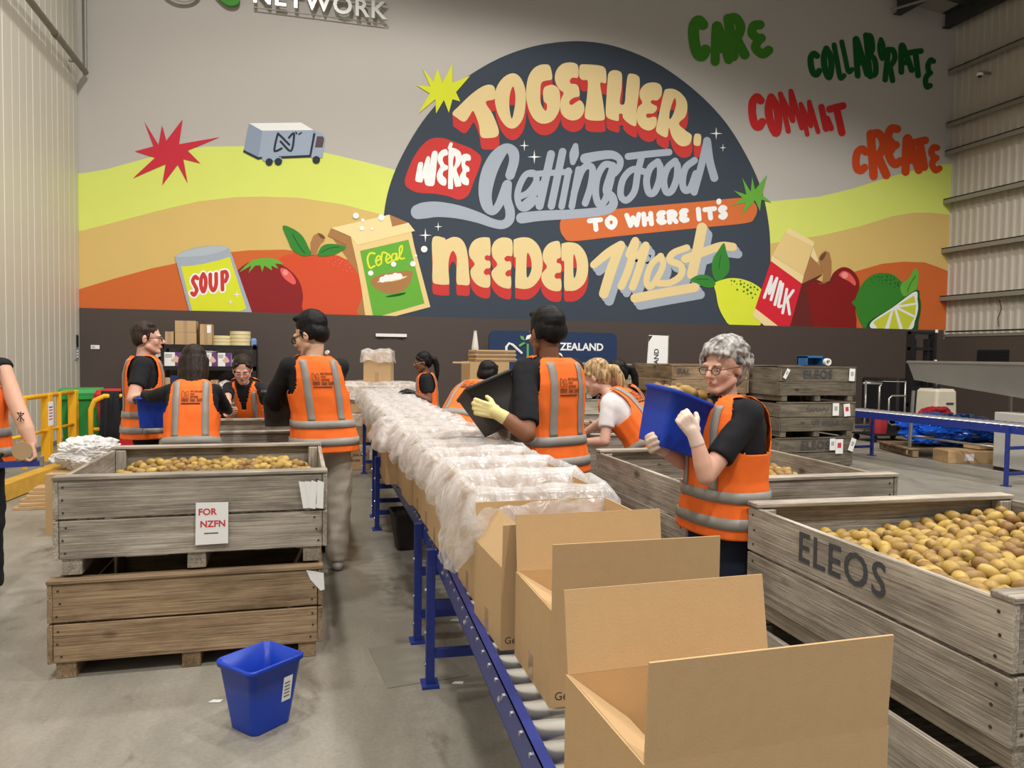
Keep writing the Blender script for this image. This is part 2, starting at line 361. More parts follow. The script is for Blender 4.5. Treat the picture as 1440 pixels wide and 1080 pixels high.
for x in (-.2, .2): MB().box(x-.05, -.03, -.06, x+.05, 0, -.03).obj('clip', M_BLACK, lf)
# black opening in the right wall's brown band
q0 = onx(1375, 492, XR-.02); q1 = onx(1418, 508, XR-.02)
wo = empty('wall_vent', (XR, (q0.y+q1.y)/2, (q0.z+q1.z)/2)); tag(wo, 'black rectangular vent in brown band of right wall', 'vent')
_h = abs(q0.z-q1.z)/2; _w2 = abs(q0.y-q1.y)/2
MB().box(-.03, -_w2, -_h, 0, _w2, _h).obj('grille', M_BLACK, wo)
for k in range(4): MB().box(-.045, -_w2, -_h+_h*.5*k, -.03, _w2, -_h+_h*.5*k+.02).obj('louvre', M_BLACK, wo)
# lamp housings of the high bay lights, the added rear fill pair included
for lx, ly in LAMPS:
    hb = empty('high_bay_lamp', (lx, ly, roof_z(lx)-.48)); tag(hb, 'round high bay lamp hung under the roof', 'lamp', 'high bay lamps under the roof')
    MB().lathe([(.09, .32), (.10, .12), (.26, .02), (.30, -.0)], 18, cap1=False).obj('reflector', M_STEEL, hb, smooth=True)
    MB().tube([(0, 0, .3), (0, 0, .43)], .015, 6).obj('stem', M_BLACK, hb)

# ------------------------------------------------------------------ mural painted on the back wall
MUR = empty('wall_mural', (5.4, YW, 2.26)); tag(MUR, 'bright painted mural of food and bubble lettering across the grey wall', 'mural')
def paint_mat(name, rgb, var=.03): return mat('paint_'+name, srgb(*rgb), .72, var=var, scale=2.5, spec=.25)
P = {k: paint_mat(k, v) for k, v in dict(dark=(60, 69, 80), lime=(216, 226, 112), sand=(214, 184, 112), orange=(204, 104, 50), cream=(229, 206, 150), red=(200, 60, 56),
     brightred=(214, 40, 56), grey=(164, 174, 186), white=(240, 240, 238), pill=(212, 112, 60), green=(104, 172, 62), leaf=(56, 132, 52), tomato=(138, 36, 38), yellow=(216, 222, 52),
     lemon=(220, 228, 60), orangefruit=(212, 82, 48), darkgreen=(20, 88, 36), care=(66, 132, 36), commit=(198, 44, 44), create=(206, 74, 30), brown=(170, 122, 76), dbrown=(116, 74, 52), truck=(158, 172, 190), apple=(132, 28, 26), pink=(228, 96, 92), lpink=(244, 150, 140), burst=(200, 48, 64), cardlt=(240, 218, 160), box=(232, 204, 140), limeg=(56, 130, 44), lpulp=(204, 212, 60), ink=(44, 52, 62), canlt=(176, 188, 196), slate=(92, 76, 82), maroon=(104, 40, 36)).items()}
def crop(x0, y0, s): return lambda p: (x0+p[0]/s, y0+p[1]/s)
def cr_closed(pts, k=5):
    n = len(pts); out = []
    for i in range(n):
        p0, p1, p2, p3 = pts[i-1], pts[i], pts[(i+1) % n], pts[(i+2) % n]
        for j in range(k):
            t = j/k
            out.append(tuple(.5*((2*p1[a])+(-p0[a]+p2[a])*t+(2*p0[a]-5*p1[a]+4*p2[a]-p3[a])*t*t+(-p0[a]+3*p1[a]-3*p2[a]+p3[a])*t**3) for a in range(len(p1))))
    return out
def cr_open(pts, k=6):
    if len(pts) < 3:
        a, b = pts; return [tuple(lerp(a[i], b[i], j/k) for i in range(len(a))) for j in range(k+1)]
    q = [tuple(2*a-b for a, b in zip(pts[0], pts[1]))]+list(pts)+[tuple(2*a-b for a, b in zip(pts[-1], pts[-2]))]; out = []
    for i in range(1, len(q)-2):
        p0, p1, p2, p3 = q[i-1:i+3]
        for j in range(k):
            t = j/k
            out.append(tuple(.5*((2*p1[a])+(-p0[a]+p2[a])*t+(2*p0[a]-5*p1[a]+4*p2[a]-p3[a])*t*t+(-p0[a]+3*p1[a]-3*p2[a]+p3[a])*t**3) for a in range(len(p1))))
    out.append(tuple(pts[-1])); return out
def stroke(pts, w=None, cap=True, k=6):
    """fat brush stroke: list of (x,y) or (x,y,width) -> polygons: a run of quads and round dabs"""
    pts = [(p[0], p[1], p[2] if len(p) > 2 else w) for p in pts]
    s = cr_open(pts, k); polys = []; L = []; R = []
    for i, p in enumerate(s):
        a = s[max(0, i-1)]; b = s[min(len(s)-1, i+1)]; dx, dy = b[0]-a[0], b[1]-a[1]; l = math.hypot(dx, dy) or 1
        L.append((p[0]-dy/l*p[2]/2, p[1]+dx/l*p[2]/2)); R.append((p[0]+dy/l*p[2]/2, p[1]-dx/l*p[2]/2))
    for i in range(len(s)-1): polys.append([L[i], L[i+1], R[i+1], R[i]])
    dabs = [s[0], s[-1]] if cap else []
    dabs += s[1:-1:2]
    for c in dabs: polys.append([(c[0]+c[2]/2*math.cos(t*PI/7), c[1]+c[2]/2*math.sin(t*PI/7)) for t in range(14)])
    return polys
MLOC = Vector((5.4, YW, 2.26)); PAINTN = [0]
def paint(name, polys, material, layer, parent=None, T=None, clip=True):
    mb = MB(); k = 0; PAINTN[0] += 1
    for pl in polys:
        if T: pl = [T(p) for p in pl]
        q = []
        for x, y in pl:
            w = ony(x, y, YW)-MLOC
            if clip: w.z = max(w.z, 0.001)
            q.append(Vector((w.x, -.002*layer-k*.000012-(PAINTN[0] % 90)*.00002, w.z)))
        fs = [(t[0], t[1], t[2]) for t in tessellate_polygon([q])]
        fs2 = []
        for t in fs:
            a, b, c = (q[i] for i in t); n = (b-a).cross(c-a)
            if n.length < 1e-12: continue
            fs2.append(t if n.y < 0 else t[::-1])
        mb.add(q, fs2); k += 1
    return mb.obj(name, P[material] if isinstance(material, str) else material, parent or MUR)
def sm(pts, k=4): return cr_closed(pts, k)
def sweep(poly, d, n=7):
    return [[(x+d[0]*i/n, y+d[1]*i/n) for x, y in poly] for i in range(n, -1, -1)]
I = lambda p: p
# --- hills
paint('hill_lime', [[(100, 245), (117, 243.5), (150, 238), (190, 227), (240, 213), (290, 206), (345, 205.5), (400, 207), (450, 213), (510, 227), (560, 240), (640, 262), (720, 300), (900, 340), (1000, 330), (1075, 284), (1100, 281.5), (1150, 277), (1200, 265), (1250, 249), (1290, 238), (1320, 231), (1342, 230.5), (1342, 480), (100, 450)]], 'lime', 1)
paint('hill_sand', [[(100, 326), (117, 324), (160, 313), (220, 297), (280, 283), (330, 277.5), (370, 276.5), (420, 278), (480, 287), (545, 304), (620, 330), (900, 380), (1078, 343), (1100, 340), (1160, 330), (1210, 318), (1255, 304), (1285, 299), (1310, 299), (1342, 303), (1342, 480), (100, 450)]], 'sand', 2)
paint('hill_orange', [[(100, 411), (117, 405), (160, 392), (215, 377), (240, 372), (300, 357), (350, 352), (400, 351), (470, 360), (620, 400), (900, 440), (1080, 420), (1160, 398), (1202, 382), (1240, 371), (1270, 368), (1300, 369), (1320, 376), (1342, 385), (1342, 480), (100, 450)]], 'orange', 3)
# --- dark dome (a semicircle standing on the wainscot)
_dc = [(540, 447), (537, 360), (540, 300), (550, 255), (570, 210), (600, 163), (640, 121), (690, 88), (740, 68), (790, 59), (835, 59.5), (880, 70), (930, 93), (980, 130), (1020, 172), (1050, 220), (1070, 265), (1080, 310), (1083, 350), (1082, 400), (1078, 465)]
paint('dome', [cr_open(_dc, 5)], 'dark', 4)
# --- TOGETHER
TA, TB = crop(620, 70, 7.2), crop(800, 70, 7.2)
tog = [
 (TA, [(115, 645), (185, 568), (300, 458), (400, 385), (470, 357), (522, 364), (547, 405), (542, 500), (452, 532), (520, 650), (570, 770), (585, 838), (560, 882), (480, 896), (405, 882), (385, 770), (355, 680), (322, 622), (290, 670), (250, 723), (212, 726), (160, 690)], []),
 (TA, [(725, 240), (800, 280), (850, 390), (858, 520), (835, 680), (780, 770), (720, 800), (650, 770), (580, 660), (545, 520), (560, 390), (630, 285)], [[(728, 375), (750, 450), (748, 560), (720, 695), (700, 650), (690, 540), (700, 440)]]),
 (TA, [(1045, 150), (1095, 160), (1118, 220), (1122, 300), (1060, 315), (1015, 340), (1005, 420), (1005, 520), (1030, 590), (1060, 620), (1072, 590), (1068, 550), (1040, 520), (1032, 440), (1045, 385), (1090, 362), (1140, 360), (1190, 400), (1205, 480), (1200, 600), (1150, 700), (1080, 745), (1000, 745), (930, 690), (880, 580), (860, 440), (880, 290), (930, 200), (990, 160)], []),
 (TA, [(1180, 190), (1230, 145), (1300, 130), (1360, 140), (1388, 175), (1386, 280), (1330, 285), (1303, 315), (1315, 345), (1365, 352), (1395, 390), (1400, 470), (1350, 485), (1305, 515), (1300, 550), (1325, 560), (1370, 530), (1410, 515), (1445, 560), (1450, 620), (1410, 690), (1340, 718), (1270, 700), (1220, 650), (1205, 580), (1215, 500), (1240, 440), (1195, 400), (1155, 320), (1155, 250)], []),
 (TB, [(115, 155), (180, 150), (300, 160), (355, 180), (375, 230), (372, 338), (315, 340), (335, 480), (360, 660), (350, 712), (260, 720), (180, 705), (158, 660), (180, 480), (188, 320), (140, 310), (105, 280), (102, 200)], []),
 (TB, [(400, 240), (440, 210), (500, 215), (535, 255), (530, 400), (512, 540), (560, 545), (575, 400), (595, 260), (640, 245), (695, 265), (715, 310), (705, 450), (685, 600), (680, 760), (640, 768), (580, 730), (545, 690), (540, 655), (505, 655), (500, 720), (440, 712), (390, 690), (370, 640), (380, 450), (390, 300)], []),
 (TB, [(720, 410), (770, 350), (850, 332), (915, 350), (940, 400), (930, 470), (890, 515), (840, 512), (825, 535), (850, 555), (885, 575), (885, 610), (850, 645), (790, 650), (780, 675), (800, 692), (860, 680), (885, 700), (880, 770), (840, 810), (790, 818), (730, 790), (690, 730), (685, 650), (700, 580), (740, 540), (715, 480)], []),
 (TB, [(985, 400), (1060, 400), (1130, 440), (1185, 510), (1197, 590), (1175, 680), (1110, 750), (1180, 820), (1235, 860), (1240, 900), (1215, 960), (1150, 980), (1090, 950), (1040, 880), (1010, 790), (995, 880), (950, 880), (890, 840), (880, 800), (900, 700), (930, 560), (960, 430)], [[(1070, 490), (1080, 560), (1050, 660), (1018, 705), (1015, 650), (1040, 550)]]),
 (TB, [(1270, 860), (1300, 850), (1335, 870), (1330, 950), (1310, 975), (1265, 965), (1258, 920)], [])]
TF = crop(590, 300, 5.76)
need = [
 (TF, [(105, 200), (200, 200), (210, 215), (270, 192), (330, 205), (370, 260), (390, 350), (400, 480), (402, 575), (340, 580), (300, 565), (298, 450), (300, 360), (272, 305), (245, 340), (232, 430), (240, 560), (225, 578), (150, 575), (105, 550), (105, 400)], []),
 (TF, [(545, 195), (570, 215), (572, 335), (540, 340), (525, 362), (540, 382), (570, 390), (570, 440), (535, 450), (518, 478), (535, 500), (568, 503), (568, 590), (520, 602), (460, 575), (420, 520), (412, 460), (445, 412), (405, 350), (400, 290), (430, 230), (480, 200)], []),
 (TF, [(715, 200), (750, 230), (750, 340), (710, 345), (685, 365), (700, 390), (735, 392), (740, 450), (710, 465), (692, 490), (710, 512), (738, 515), (738, 600), (700, 608), (640, 585), (590, 525), (583, 470), (628, 415), (590, 350), (583, 280), (610, 225), (660, 198)], []),
 (TF, [(770, 210), (830, 195), (900, 205), (960, 260), (990, 340), (995, 430), (975, 520), (920, 590), (860, 613), (790, 605), (773, 580), (778, 370), (762, 350), (760, 230)], [[(875, 320), (900, 370), (905, 450), (880, 515), (865, 500), (866, 360)]]),
 (TF, [(1100, 225), (1135, 240), (1143, 350), (1115, 370), (1110, 400), (1143, 415), (1143, 475), (1105, 485), (1092, 510), (1105, 530), (1143, 535), (1143, 620), (1090, 630), (1030, 605), (990, 550), (988, 490), (1030, 435), (1000, 380), (1000, 310), (1040, 250)], []),
 (TF, [(1155, 245), (1210, 235), (1280, 250), (1335, 310), (1362, 390), (1360, 490), (1330, 570), (1270, 620), (1210, 628), (1170, 605), (1170, 400), (1148, 380), (1148, 260)], [[(1245, 335), (1268, 390), (1270, 460), (1258, 515), (1245, 505)]])]
for word, drop in ((tog, (1, 16)), (need, (0, 15))):
    for T, out, holes in word:
        o = [T(p) for p in sm(out)]
        paint('letter_shadow', sweep(o, drop), 'red', 5)
    for T, out, holes in word:
        o = [T(p) for p in sm(out)]
        lt = paint('letter', [o], 'cream', 7)
        for h in holes:
            hp = [T(p) for p in sm(h)]; paint('counter', [hp], 'dark', 8, lt)
            ym = min(p[1] for p in hp)*.42+max(p[1] for p in hp)*.58
            top = [(x, min(y, ym)) for x, y in hp]; paint('counter_shadow', [top], 'red', 9, lt)
# --- WE'RE
TC = crop(560, 180, 7.2)
paint('red_blob', [sm([(395, 100), (480, 110), (600, 155), (720, 200), (810, 260), (840, 310), (820, 400), (770, 530), (720, 660), (670, 710), (600, 725), (500, 690), (350, 665), (200, 655), (100, 610), (65, 550), (90, 450), (150, 310), (230, 190), (310, 120)])], 'red', 5, T=TC)
for s in ([(205, 355), (245, 350), (250, 385), (240, 450), (285, 300), (320, 300), (318, 370), (345, 245), (395, 245), (390, 350), (375, 500), (360, 580), (320, 590), (275, 575), (258, 510), (240, 550), (205, 550), (172, 530), (185, 440)],
          [(480, 215), (500, 240), (498, 275), (460, 290), (450, 330), (470, 370), (500, 385), (498, 420), (460, 440), (450, 480), (485, 520), (480, 580), (440, 580), (400, 540), (388, 480), (410, 420), (425, 390), (400, 340), (400, 280), (430, 235)],
          [(510, 215), (560, 205), (620, 235), (640, 290), (625, 370), (590, 420), (612, 490), (638, 580), (600, 595), (575, 590), (555, 500), (552, 612), (525, 617), (503, 600), (508, 400)],
          [(640, 285), (690, 262), (730, 285), (728, 330), (685, 335), (678, 370), (715, 400), (718, 440), (690, 450), (685, 490), (712, 520), (710, 575), (680, 580), (640, 555), (620, 500), (635, 460), (650, 430), (640, 380)]):
    paint('letter', [sm(s)], 'white', 7, T=TC)
paint('counter', [sm([(570, 280), (580, 330), (560, 400), (553, 340)])], 'red', 8, T=TC)
paint('apostrophe', stroke([(533, 165), (518, 205)], 36), 'white', 7, T=TC)
# --- orange pill
TE = crop(780, 260, 4.8)
paint('orange_pill', [sm([(60, 220), (230, 190), (400, 165), (700, 138), (1000, 112), (1260, 88), (1330, 105), (1365, 160), (1345, 225), (1290, 258), (1000, 288), (700, 318), (400, 350), (120, 380), (60, 350), (35, 290)])], 'pill', 5, T=TE)
# --- Getting Food (grey brush script)
TD = crop(740, 180, 5.143)
def script(name, strokes, T, m, layer):
    for s, w in strokes: paint(name, stroke(s, w), m, layer, T=T)
script('letter', [([(1130, 480, 95), (1170, 340, 100), (1160, 245, 110), (1090, 205, 95), (1000, 290, 140), (930, 420, 155), (890, 560, 150), (880, 690, 130), (905, 800, 110), (955, 845, 80), (1010, 790, 80), (1060, 680, 90), (1095, 580, 90)], 90),
                  ([(1105, 570, 90), (1100, 720, 90), (1130, 840, 95), (1120, 935, 95), (1050, 980, 90), (940, 960, 90), (800, 905, 110), (600, 850, 135), (400, 825, 155), (270, 835, 165), (200, 850, 150)], 100),
                  ([(1225, 700), (1320, 650), (1395, 540), (1375, 460), (1290, 475), (1225, 590), (1205, 700), (1235, 800), (1300, 810), (1390, 730)], 64)], TC, 'grey', 6)
script('letter', [([(178, 190), (95, 565)], 58), ([(262, 172), (180, 565)], 54), ([(305, 310), (255, 568)], 48), ([(378, 300), (328, 568)], 48), ([(345, 470), (395, 320), (440, 275), (478, 300), (465, 420), (425, 545)], 50), ([(30, 335), (310, 318)], 44), ([(-30, 560), (60, 480), (110, 400)], 40),
                  ([(625, 272), (565, 268), (515, 350), (500, 470), (525, 555), (570, 520), (605, 400), (630, 285)], 50), ([(620, 300, 50), (580, 450, 60), (620, 500, 60), (625, 560, 65), (560, 600, 65), (350, 622, 66), (100, 636, 74), (-35, 652, 80)], 60),
                  ([(425, 222, 74), (520, 202, 66), (620, 195, 60), (675, 230, 50), (670, 285, 50), (635, 330, 50)], 60),
                  ([(735, 207), (880, 190), (1030, 176)], 50), ([(830, 220), (805, 320), (780, 460), (720, 525), (680, 480), (700, 370), (770, 300), (860, 320)], 48),
                  ([(950, 245), (895, 290), (868, 380), (885, 468), (925, 465), (960, 380), (968, 290), (948, 248)], 50), ([(1075, 240), (1020, 290), (993, 380), (1010, 462), (1050, 455), (1085, 370), (1092, 280), (1072, 245)], 50),
                  ([(1215, 235), (1150, 290), (1128, 390), (1145, 450), (1185, 435), (1225, 330)], 50), ([(1305, 95), (1265, 270), (1212, 465)], 52), ([(1305, 95), (1325, 240), (1358, 362)], 58),
                  ([(355, 130, 40), (345, 190, 68), (335, 250, 40)], 60)], TD, 'grey', 6)
# --- Most
def most(m, layer, d):
    T = lambda p: (780+(p[0]+d[0])/4.8, 260+(p[1]+d[1])/4.8)
    script('letter', [([(262, 540, 50), (360, 460, 60), (445, 405, 55)], 55), ([(445, 410, 60), (385, 560, 68), (330, 735, 66)], 62), ([(500, 470), (545, 378), (500, 560), (448, 685)], 52), ([(570, 480), (615, 410), (570, 560), (525, 690)], 52),
                      ([(715, 480), (650, 540), (618, 640), (640, 690), (690, 630), (730, 540), (712, 480)], 42), ([(890, 425), (800, 460), (775, 510), (850, 545), (850, 610), (780, 660), (700, 665)], 46),
                      ([(992, 290), (960, 450), (925, 605)], 70), ([(880, 500), (1000, 455), (1120, 415), (1200, 420)], 58), ([(540, 765), (700, 735), (945, 692)], 62)], T, m, layer)
most('grey', 5, (36, 48)); most('grey', 5, (18, 24)); most('cream', 7, (0, 0))
# --- chunky stroke alphabet for the smaller words (unit box, y down)
GL = {'C': [[(.92, .16), (.6, .05), (.2, .2), (.1, .55), (.25, .88), (.6, .96), (.92, .82)]], 'A': [[(.08, .97), (.3, .4), (.5, .05), (.7, .4), (.92, .97)], [(.25, .66), (.75, .66)]],
      'R': [[(.14, .97), (.14, .05)], [(.14, .07), (.62, .06), (.88, .28), (.6, .5), (.2, .52)], [(.45, .52), (.9, .97)]], 'E': [[(.9, .08), (.5, .06), (.22, .26), (.55, .48), (.7, .48)], [(.55, .48), (.15, .7), (.45, .95), (.92, .9)]],
      'O': [[(.5, .05), (.14, .3), (.12, .65), (.5, .95), (.86, .65), (.86, .3), (.5, .05)]], 'L': [[(.18, .04), (.2, .5), (.25, .93), (.85, .9)]], 'B': [[(.15, .96), (.15, .05)], [(.15, .06), (.7, .1), (.72, .38), (.2, .46)], [(.2, .46), (.85, .6), (.8, .9), (.15, .95)]],
      'T': [[(.04, .12), (.96, .1)], [(.5, .1), (.52, .97)]], 'M': [[(.06, .97), (.14, .05)], [(.14, .05), (.5, .75)], [(.5, .75), (.84, .05)], [(.84, .05), (.95, .97)]], 'I': [[(.5, .04), (.5, .97)]],
      'W': [[(.04, .05), (.26, .95)], [(.26, .95), (.5, .3)], [(.5, .3), (.74, .95)], [(.74, .95), (.97, .05)]], 'H': [[(.14, .04), (.14, .97)], [(.86, .04), (.86, .97)], [(.14, .52), (.86, .5)]],
      'S': [[(.88, .14), (.5, .04), (.14, .24), (.5, .48), (.86, .72), (.5, .96), (.1, .86)]], 'U': [[(.12, .04), (.14, .65), (.5, .96), (.86, .65), (.88, .04)]], 'P': [[(.16, .97), (.16, .05)], [(.16, .07), (.7, .06), (.88, .3), (.6, .54), (.2, .54)]],
      'K': [[(.16, .04), (.16, .97)], [(.85, .05), (.2, .56)], [(.4, .42), (.9, .97)]], "'": [[(.55, .05), (.45, .3)]]}
def glyph(ch, cx, cy, w, h, wd, m, layer, rot=0, T=None, parent=None, shear=0):
    ca, sa = math.cos(math.radians(rot)), math.sin(math.radians(rot)); polys = []
    for s in GL[ch]:
        q = []
        for x, y in s:
            u, v = (x-.5)*w, (y-.5)*h; u += shear*v
            q.append((cx+u*ca-v*sa, cy+u*sa+v*ca))
        polys += stroke(q, wd)
    return paint('letter', polys, m, layer, parent, T)
for ch, x, y, w, h, r in [('T', 273, 268, 84, 72, -5), ('O', 380, 254, 66, 76, -5), ('W', 528, 238, 88, 78, -5), ('H', 625, 230, 66, 76, -5), ('E', 716, 222, 52, 74, -5), ('R', 792, 216, 56, 74, -5), ('E', 868, 208, 52, 74, -5), ('I', 970, 198, 10, 72, -5), ('T', 1046, 192, 72, 70, -5), ("'", 1106, 125, 14, 36, 0), ('S', 1133, 186, 44, 74, -5)]:
    glyph(ch, x, y, w, h, 33, 'white', 7, r, TE)
G1 = crop(960, 10, 5.683)
for ch, x, y, w, h, r, wd in [('C', 128, 250, 100, 310, -6, 74), ('A', 292, 285, 130, 310, -8, 60), ('R', 425, 235, 120, 330, -8, 66), ('E', 605, 262, 120, 262, -18, 62)]:
    glyph(ch, x, y, w, h, wd*1.2, 'care', 5, r, G1)
for ch, x, y, w, h, r, wd in [('C', 590, 838, 90, 260, -4, 62), ('O', 725, 865, 88, 320, -8, 62), ('M', 858, 828, 125, 330, -14, 40), ('M', 1006, 885, 100, 270, -14, 36), ('I', 1125, 885, 20, 190, -12, 50), ('I', 1168, 930, 20, 90, -22, 46), ('T', 1245, 895, 120, 240, -12, 56)]:
    glyph(ch, x, y, w, h, wd*1.04, 'commit', 5, r, G1)
G2 = crop(1120, 30, 4.5)
for ch, x, y, w, h, r, wd in [('C', 112, 272, 56, 145, -8, 38), ('O', 196, 265, 56, 205, -5, 38), ('L', 268, 255, 40, 235, -10, 32), ('L', 318, 225, 40, 215, -12, 30), ('A', 395, 222, 72, 255, -10, 36), ('B', 470, 216, 56, 290, -6, 34), ('O', 537, 177, 34, 140, -4, 26), ('R', 592, 275, 62, 210, 6, 34), ('A', 680, 232, 80, 180, -10, 36), ('T', 758, 262, 76, 175, -6, 36), ('E', 836, 330, 44, 190, 8, 34)]:
    glyph(ch, x, y, w, h, wd*1.04, 'darkgreen', 5, r, G2)
for ch, x, y, w, h, r, wd in [('C', 403, 875, 70, 150, 4, 46), ('R', 515, 840, 105, 290, -4, 52), ('E', 610, 790, 90, 250, -6, 50), ('A', 715, 840, 100, 230, -8, 50), ('T', 790, 835, 80, 190, -10, 48), ('E', 872, 870, 56, 160, -6, 40)]:
    glyph(ch, x, y, w, h, wd*1.04, 'create', 5, r, G2)
# --- bursts and sparkles
paint('red_burst', [[(203, 171), (223, 204), (228, 176), (234, 198), (257, 168), (252, 203), (309, 193), (264, 212), (282, 230), (258, 224), (264, 258), (250, 232), (228, 261), (233, 231), (187, 251), (218, 222), (190, 213), (216, 206)]], 'burst', 5)
paint('yellow_burst', [[(593, 95), (609, 115), (615, 97), (622, 117), (636, 90), (636, 117), (661, 107), (641, 130), (647, 143), (636, 140), (631, 159), (624, 141), (613, 160), (612, 140), (588, 160), (604, 132), (585, 120), (605, 122)]], 'yellow', 9)
paint('green_burst', [[(1031, 268), (1049, 274), (1043, 250), (1055, 270), (1057, 249), (1061, 267), (1078, 246), (1071, 274), (1084, 285), (1070, 281), (1068, 297), (1061, 282), (1042, 303), (1048, 285), (1028, 289), (1044, 279)]], 'green', 9)
def sparkle(x, y, a, b, layer=9, m='white'):
    pts = []
    for k in range(4):
        t = k*PI/2; r = b if k % 2 else a
        pts.append((x+r*math.sin(t), y-r*math.cos(t))); t2 = t+PI/4; pts.append((x+.16*(a+b)*math.sin(t2)*.5, y-.16*(a+b)*math.cos(t2)*.5))
    paint('sparkle', [pts], m, layer)
for x, y, a, b in [(737, 205, 8, 7), (751, 221, 10, 10), (1006.5, 188, 9, 9), (1016, 208, 6, 5), (598, 331, 10, 9), (616, 319, 6.5, 6), (333, 414.5, 6, 7), (324, 425, 5, 4.5)]: sparkle(x, y, a, b)
def dots(name, pts, m, layer, T=None, parent=None):
    paint(name, [[(x+r*math.cos(t*PI/6), y+r*math.sin(t*PI/6)) for t in range(12)] for x, y, r in pts], m, layer, parent, T)
# --- orange fruit, tomato, soup can
T1, T2 = crop(230, 300, 7.2), crop(380, 290, 6.0)
of = paint('orange_fruit', [sm([(60, 470), (130, 415), (250, 395), (360, 425), (480, 410), (580, 420), (680, 490), (750, 590), (780, 700), (765, 800), (730, 880), (690, 960), (60, 960), (20, 700)])], 'orangefruit', 5, T=T2)
paint('leaf', [sm([(105, 168), (190, 190), (270, 250), (320, 340), (345, 410), (270, 420), (190, 370), (150, 290)])], 'leaf', 9, of, T2)
paint('leaf', [sm([(640, 345), (540, 320), (460, 325), (420, 360), (405, 420), (500, 420), (580, 390)])], 'leaf', 9, of, T2)
paint('leaf_vein', stroke([(190, 240), (240, 330), (290, 395)], 7), 'darkgreen', 10, of, T2); paint('leaf_vein', stroke([(430, 390), (500, 355), (580, 345)], 6), 'darkgreen', 10, of, T2)
paint('stem', [[(345, 410), (340, 310), (365, 250), (405, 225), (462, 262), (455, 290), (425, 320), (405, 360), (385, 420)]], 'brown', 8, of, T2)
paint('stem_end', [sm([(405, 228), (440, 240), (464, 268), (440, 275), (415, 255)])], 'dbrown', 9, of, T2)
dots('pore', [(490, 468, 7), (515, 448, 6), (545, 440, 6), (575, 455, 8), (605, 465, 9), (590, 485, 9), (550, 470, 6), (545, 490, 6), (530, 500, 7), (575, 505, 8), (635, 500, 7), (655, 492, 6), (670, 518, 9), (645, 545, 8), (690, 553, 7), (588, 560, 5), (615, 540, 5)], 'pink', 8, T2, of)
tm = paint('tomato', [sm([(770, 560), (860, 500), (990, 475), (1130, 500), (1260, 560), (1370, 680), (1410, 820), (1400, 930), (1360, 1040), (760, 1040), (650, 800), (690, 650)])], 'tomato', 7, T=T1)
paint('calyx', [[(765, 600), (830, 530), (900, 475), (990, 455), (1100, 455), (1170, 480), (1225, 520), (1130, 510), (1165, 565), (1090, 530), (1100, 580), (1020, 530), (1000, 595), (980, 530), (930, 530), (860, 605), (890, 530)]], 'green', 10, tm, T1)
paint('highlight', [sm([(1185, 560), (1240, 565), (1300, 620), (1340, 690), (1320, 722), (1260, 690), (1200, 630)])], 'pink', 8, tm, T1); dots('highlight_spot', [(1235, 600, 28)], 'lpink', 9, T1, tm)
sc = paint('soup_can', [[(118, 440), (180, 395), (300, 355), (420, 335), (540, 328), (640, 338), (660, 350), (700, 440), (895, 1000), (890, 1040), (260, 1040)]], 'grey', 11, T=T1)
paint('can_lid', [sm([(122, 438), (200, 395), (330, 360), (470, 338), (600, 335), (655, 350), (580, 390), (450, 425), (300, 443), (180, 445)])], 'canlt', 12, sc, T1)
paint('can_label', [[(180, 540), (300, 530), (420, 510), (550, 480), (672, 442), (840, 965), (780, 990), (290, 1040)]], 'yellow', 12, sc, T1)
for ch, x, y, w, h, r, sh in [('S', 318, 735, 62, 200, -4, .12), ('O', 405, 705, 62, 200, -6, .1), ('U', 505, 700, 78, 180, -6, .1), ('P', 620, 680, 70, 190, -8, .12)]: glyph(ch, x, y, w, h, 72, 'white', 13, r, T1, sc, -sh)
for ch, x, y, w, h, r, sh in [('S', 318, 735, 62, 200, -4, .12), ('O', 405, 705, 62, 200, -6, .1), ('U', 505, 700, 78, 180, -6, .1), ('P', 620, 680, 70, 190, -8, .12)]: glyph(ch, x, y, w, h, 38, 'red', 14, r, T1, sc, -sh)
for x, y, a, b in [(333.5, 414.5, 6, 7), (324.5, 425, 5, 4.5)]: sparkle(x, y, a, b, 15)
# --- cereal box
cb_ = paint('cereal_box', [[(680, 262), (735, 330), (1190, 215), (1215, 340), (1350, 850), (1060, 950), (800, 950), (770, 700), (735, 500)]], 'box', 8, T=T2)
paint('box_side', [[(525, 265), (680, 262), (735, 500), (780, 700), (800, 950), (730, 950), (740, 640), (650, 440), (570, 330)]], 'brown', 4.5, cb_, T2)
paint('box_flap', [[(515, 185), (670, 262), (640, 330), (485, 250)]], 'brown', 9, cb_, T2)
paint('box_inside', [[(515, 185), (1005, 72), (1030, 175), (690, 262)]], 'cardlt', 8.5, cb_, T2)
paint('box_flap', [[(1005, 72), (1165, 140), (1030, 180)]], 'brown', 9, cb_, T2)
paint('box_front_flap', [[(680, 262), (1165, 140), (1220, 210), (1185, 218), (735, 330)]], 'cardlt', 10, cb_, T2)
paint('box_panel', [[(757, 378), (1165, 283), (1300, 820), (940, 925), (865, 925)]], 'green', 10, cb_, T2)
bl = paint('bowl', [sm([(845, 625), (900, 590), (1000, 562), (1100, 550), (1195, 548), (1190, 620), (1150, 690), (1080, 730), (1000, 740), (920, 715), (870, 675)])], 'brown', 11, cb_, T2)
paint('bowl_rim', [sm([(900, 640), (980, 640), (1080, 625), (1155, 592), (1080, 600), (980, 615)])], 'cardlt', 12, cb_, T2)
dots('cereal', [(945, 620, 26), (980, 605, 28), (1015, 605, 30), (1055, 592, 30), (1088, 592, 26)], 'white', 13, T2, cb_)
paint('bowl_shadow', [sm([(970, 765), (1040, 745), (1140, 728), (1120, 748), (1040, 765)])], 'darkgreen', 11, cb_, T2)
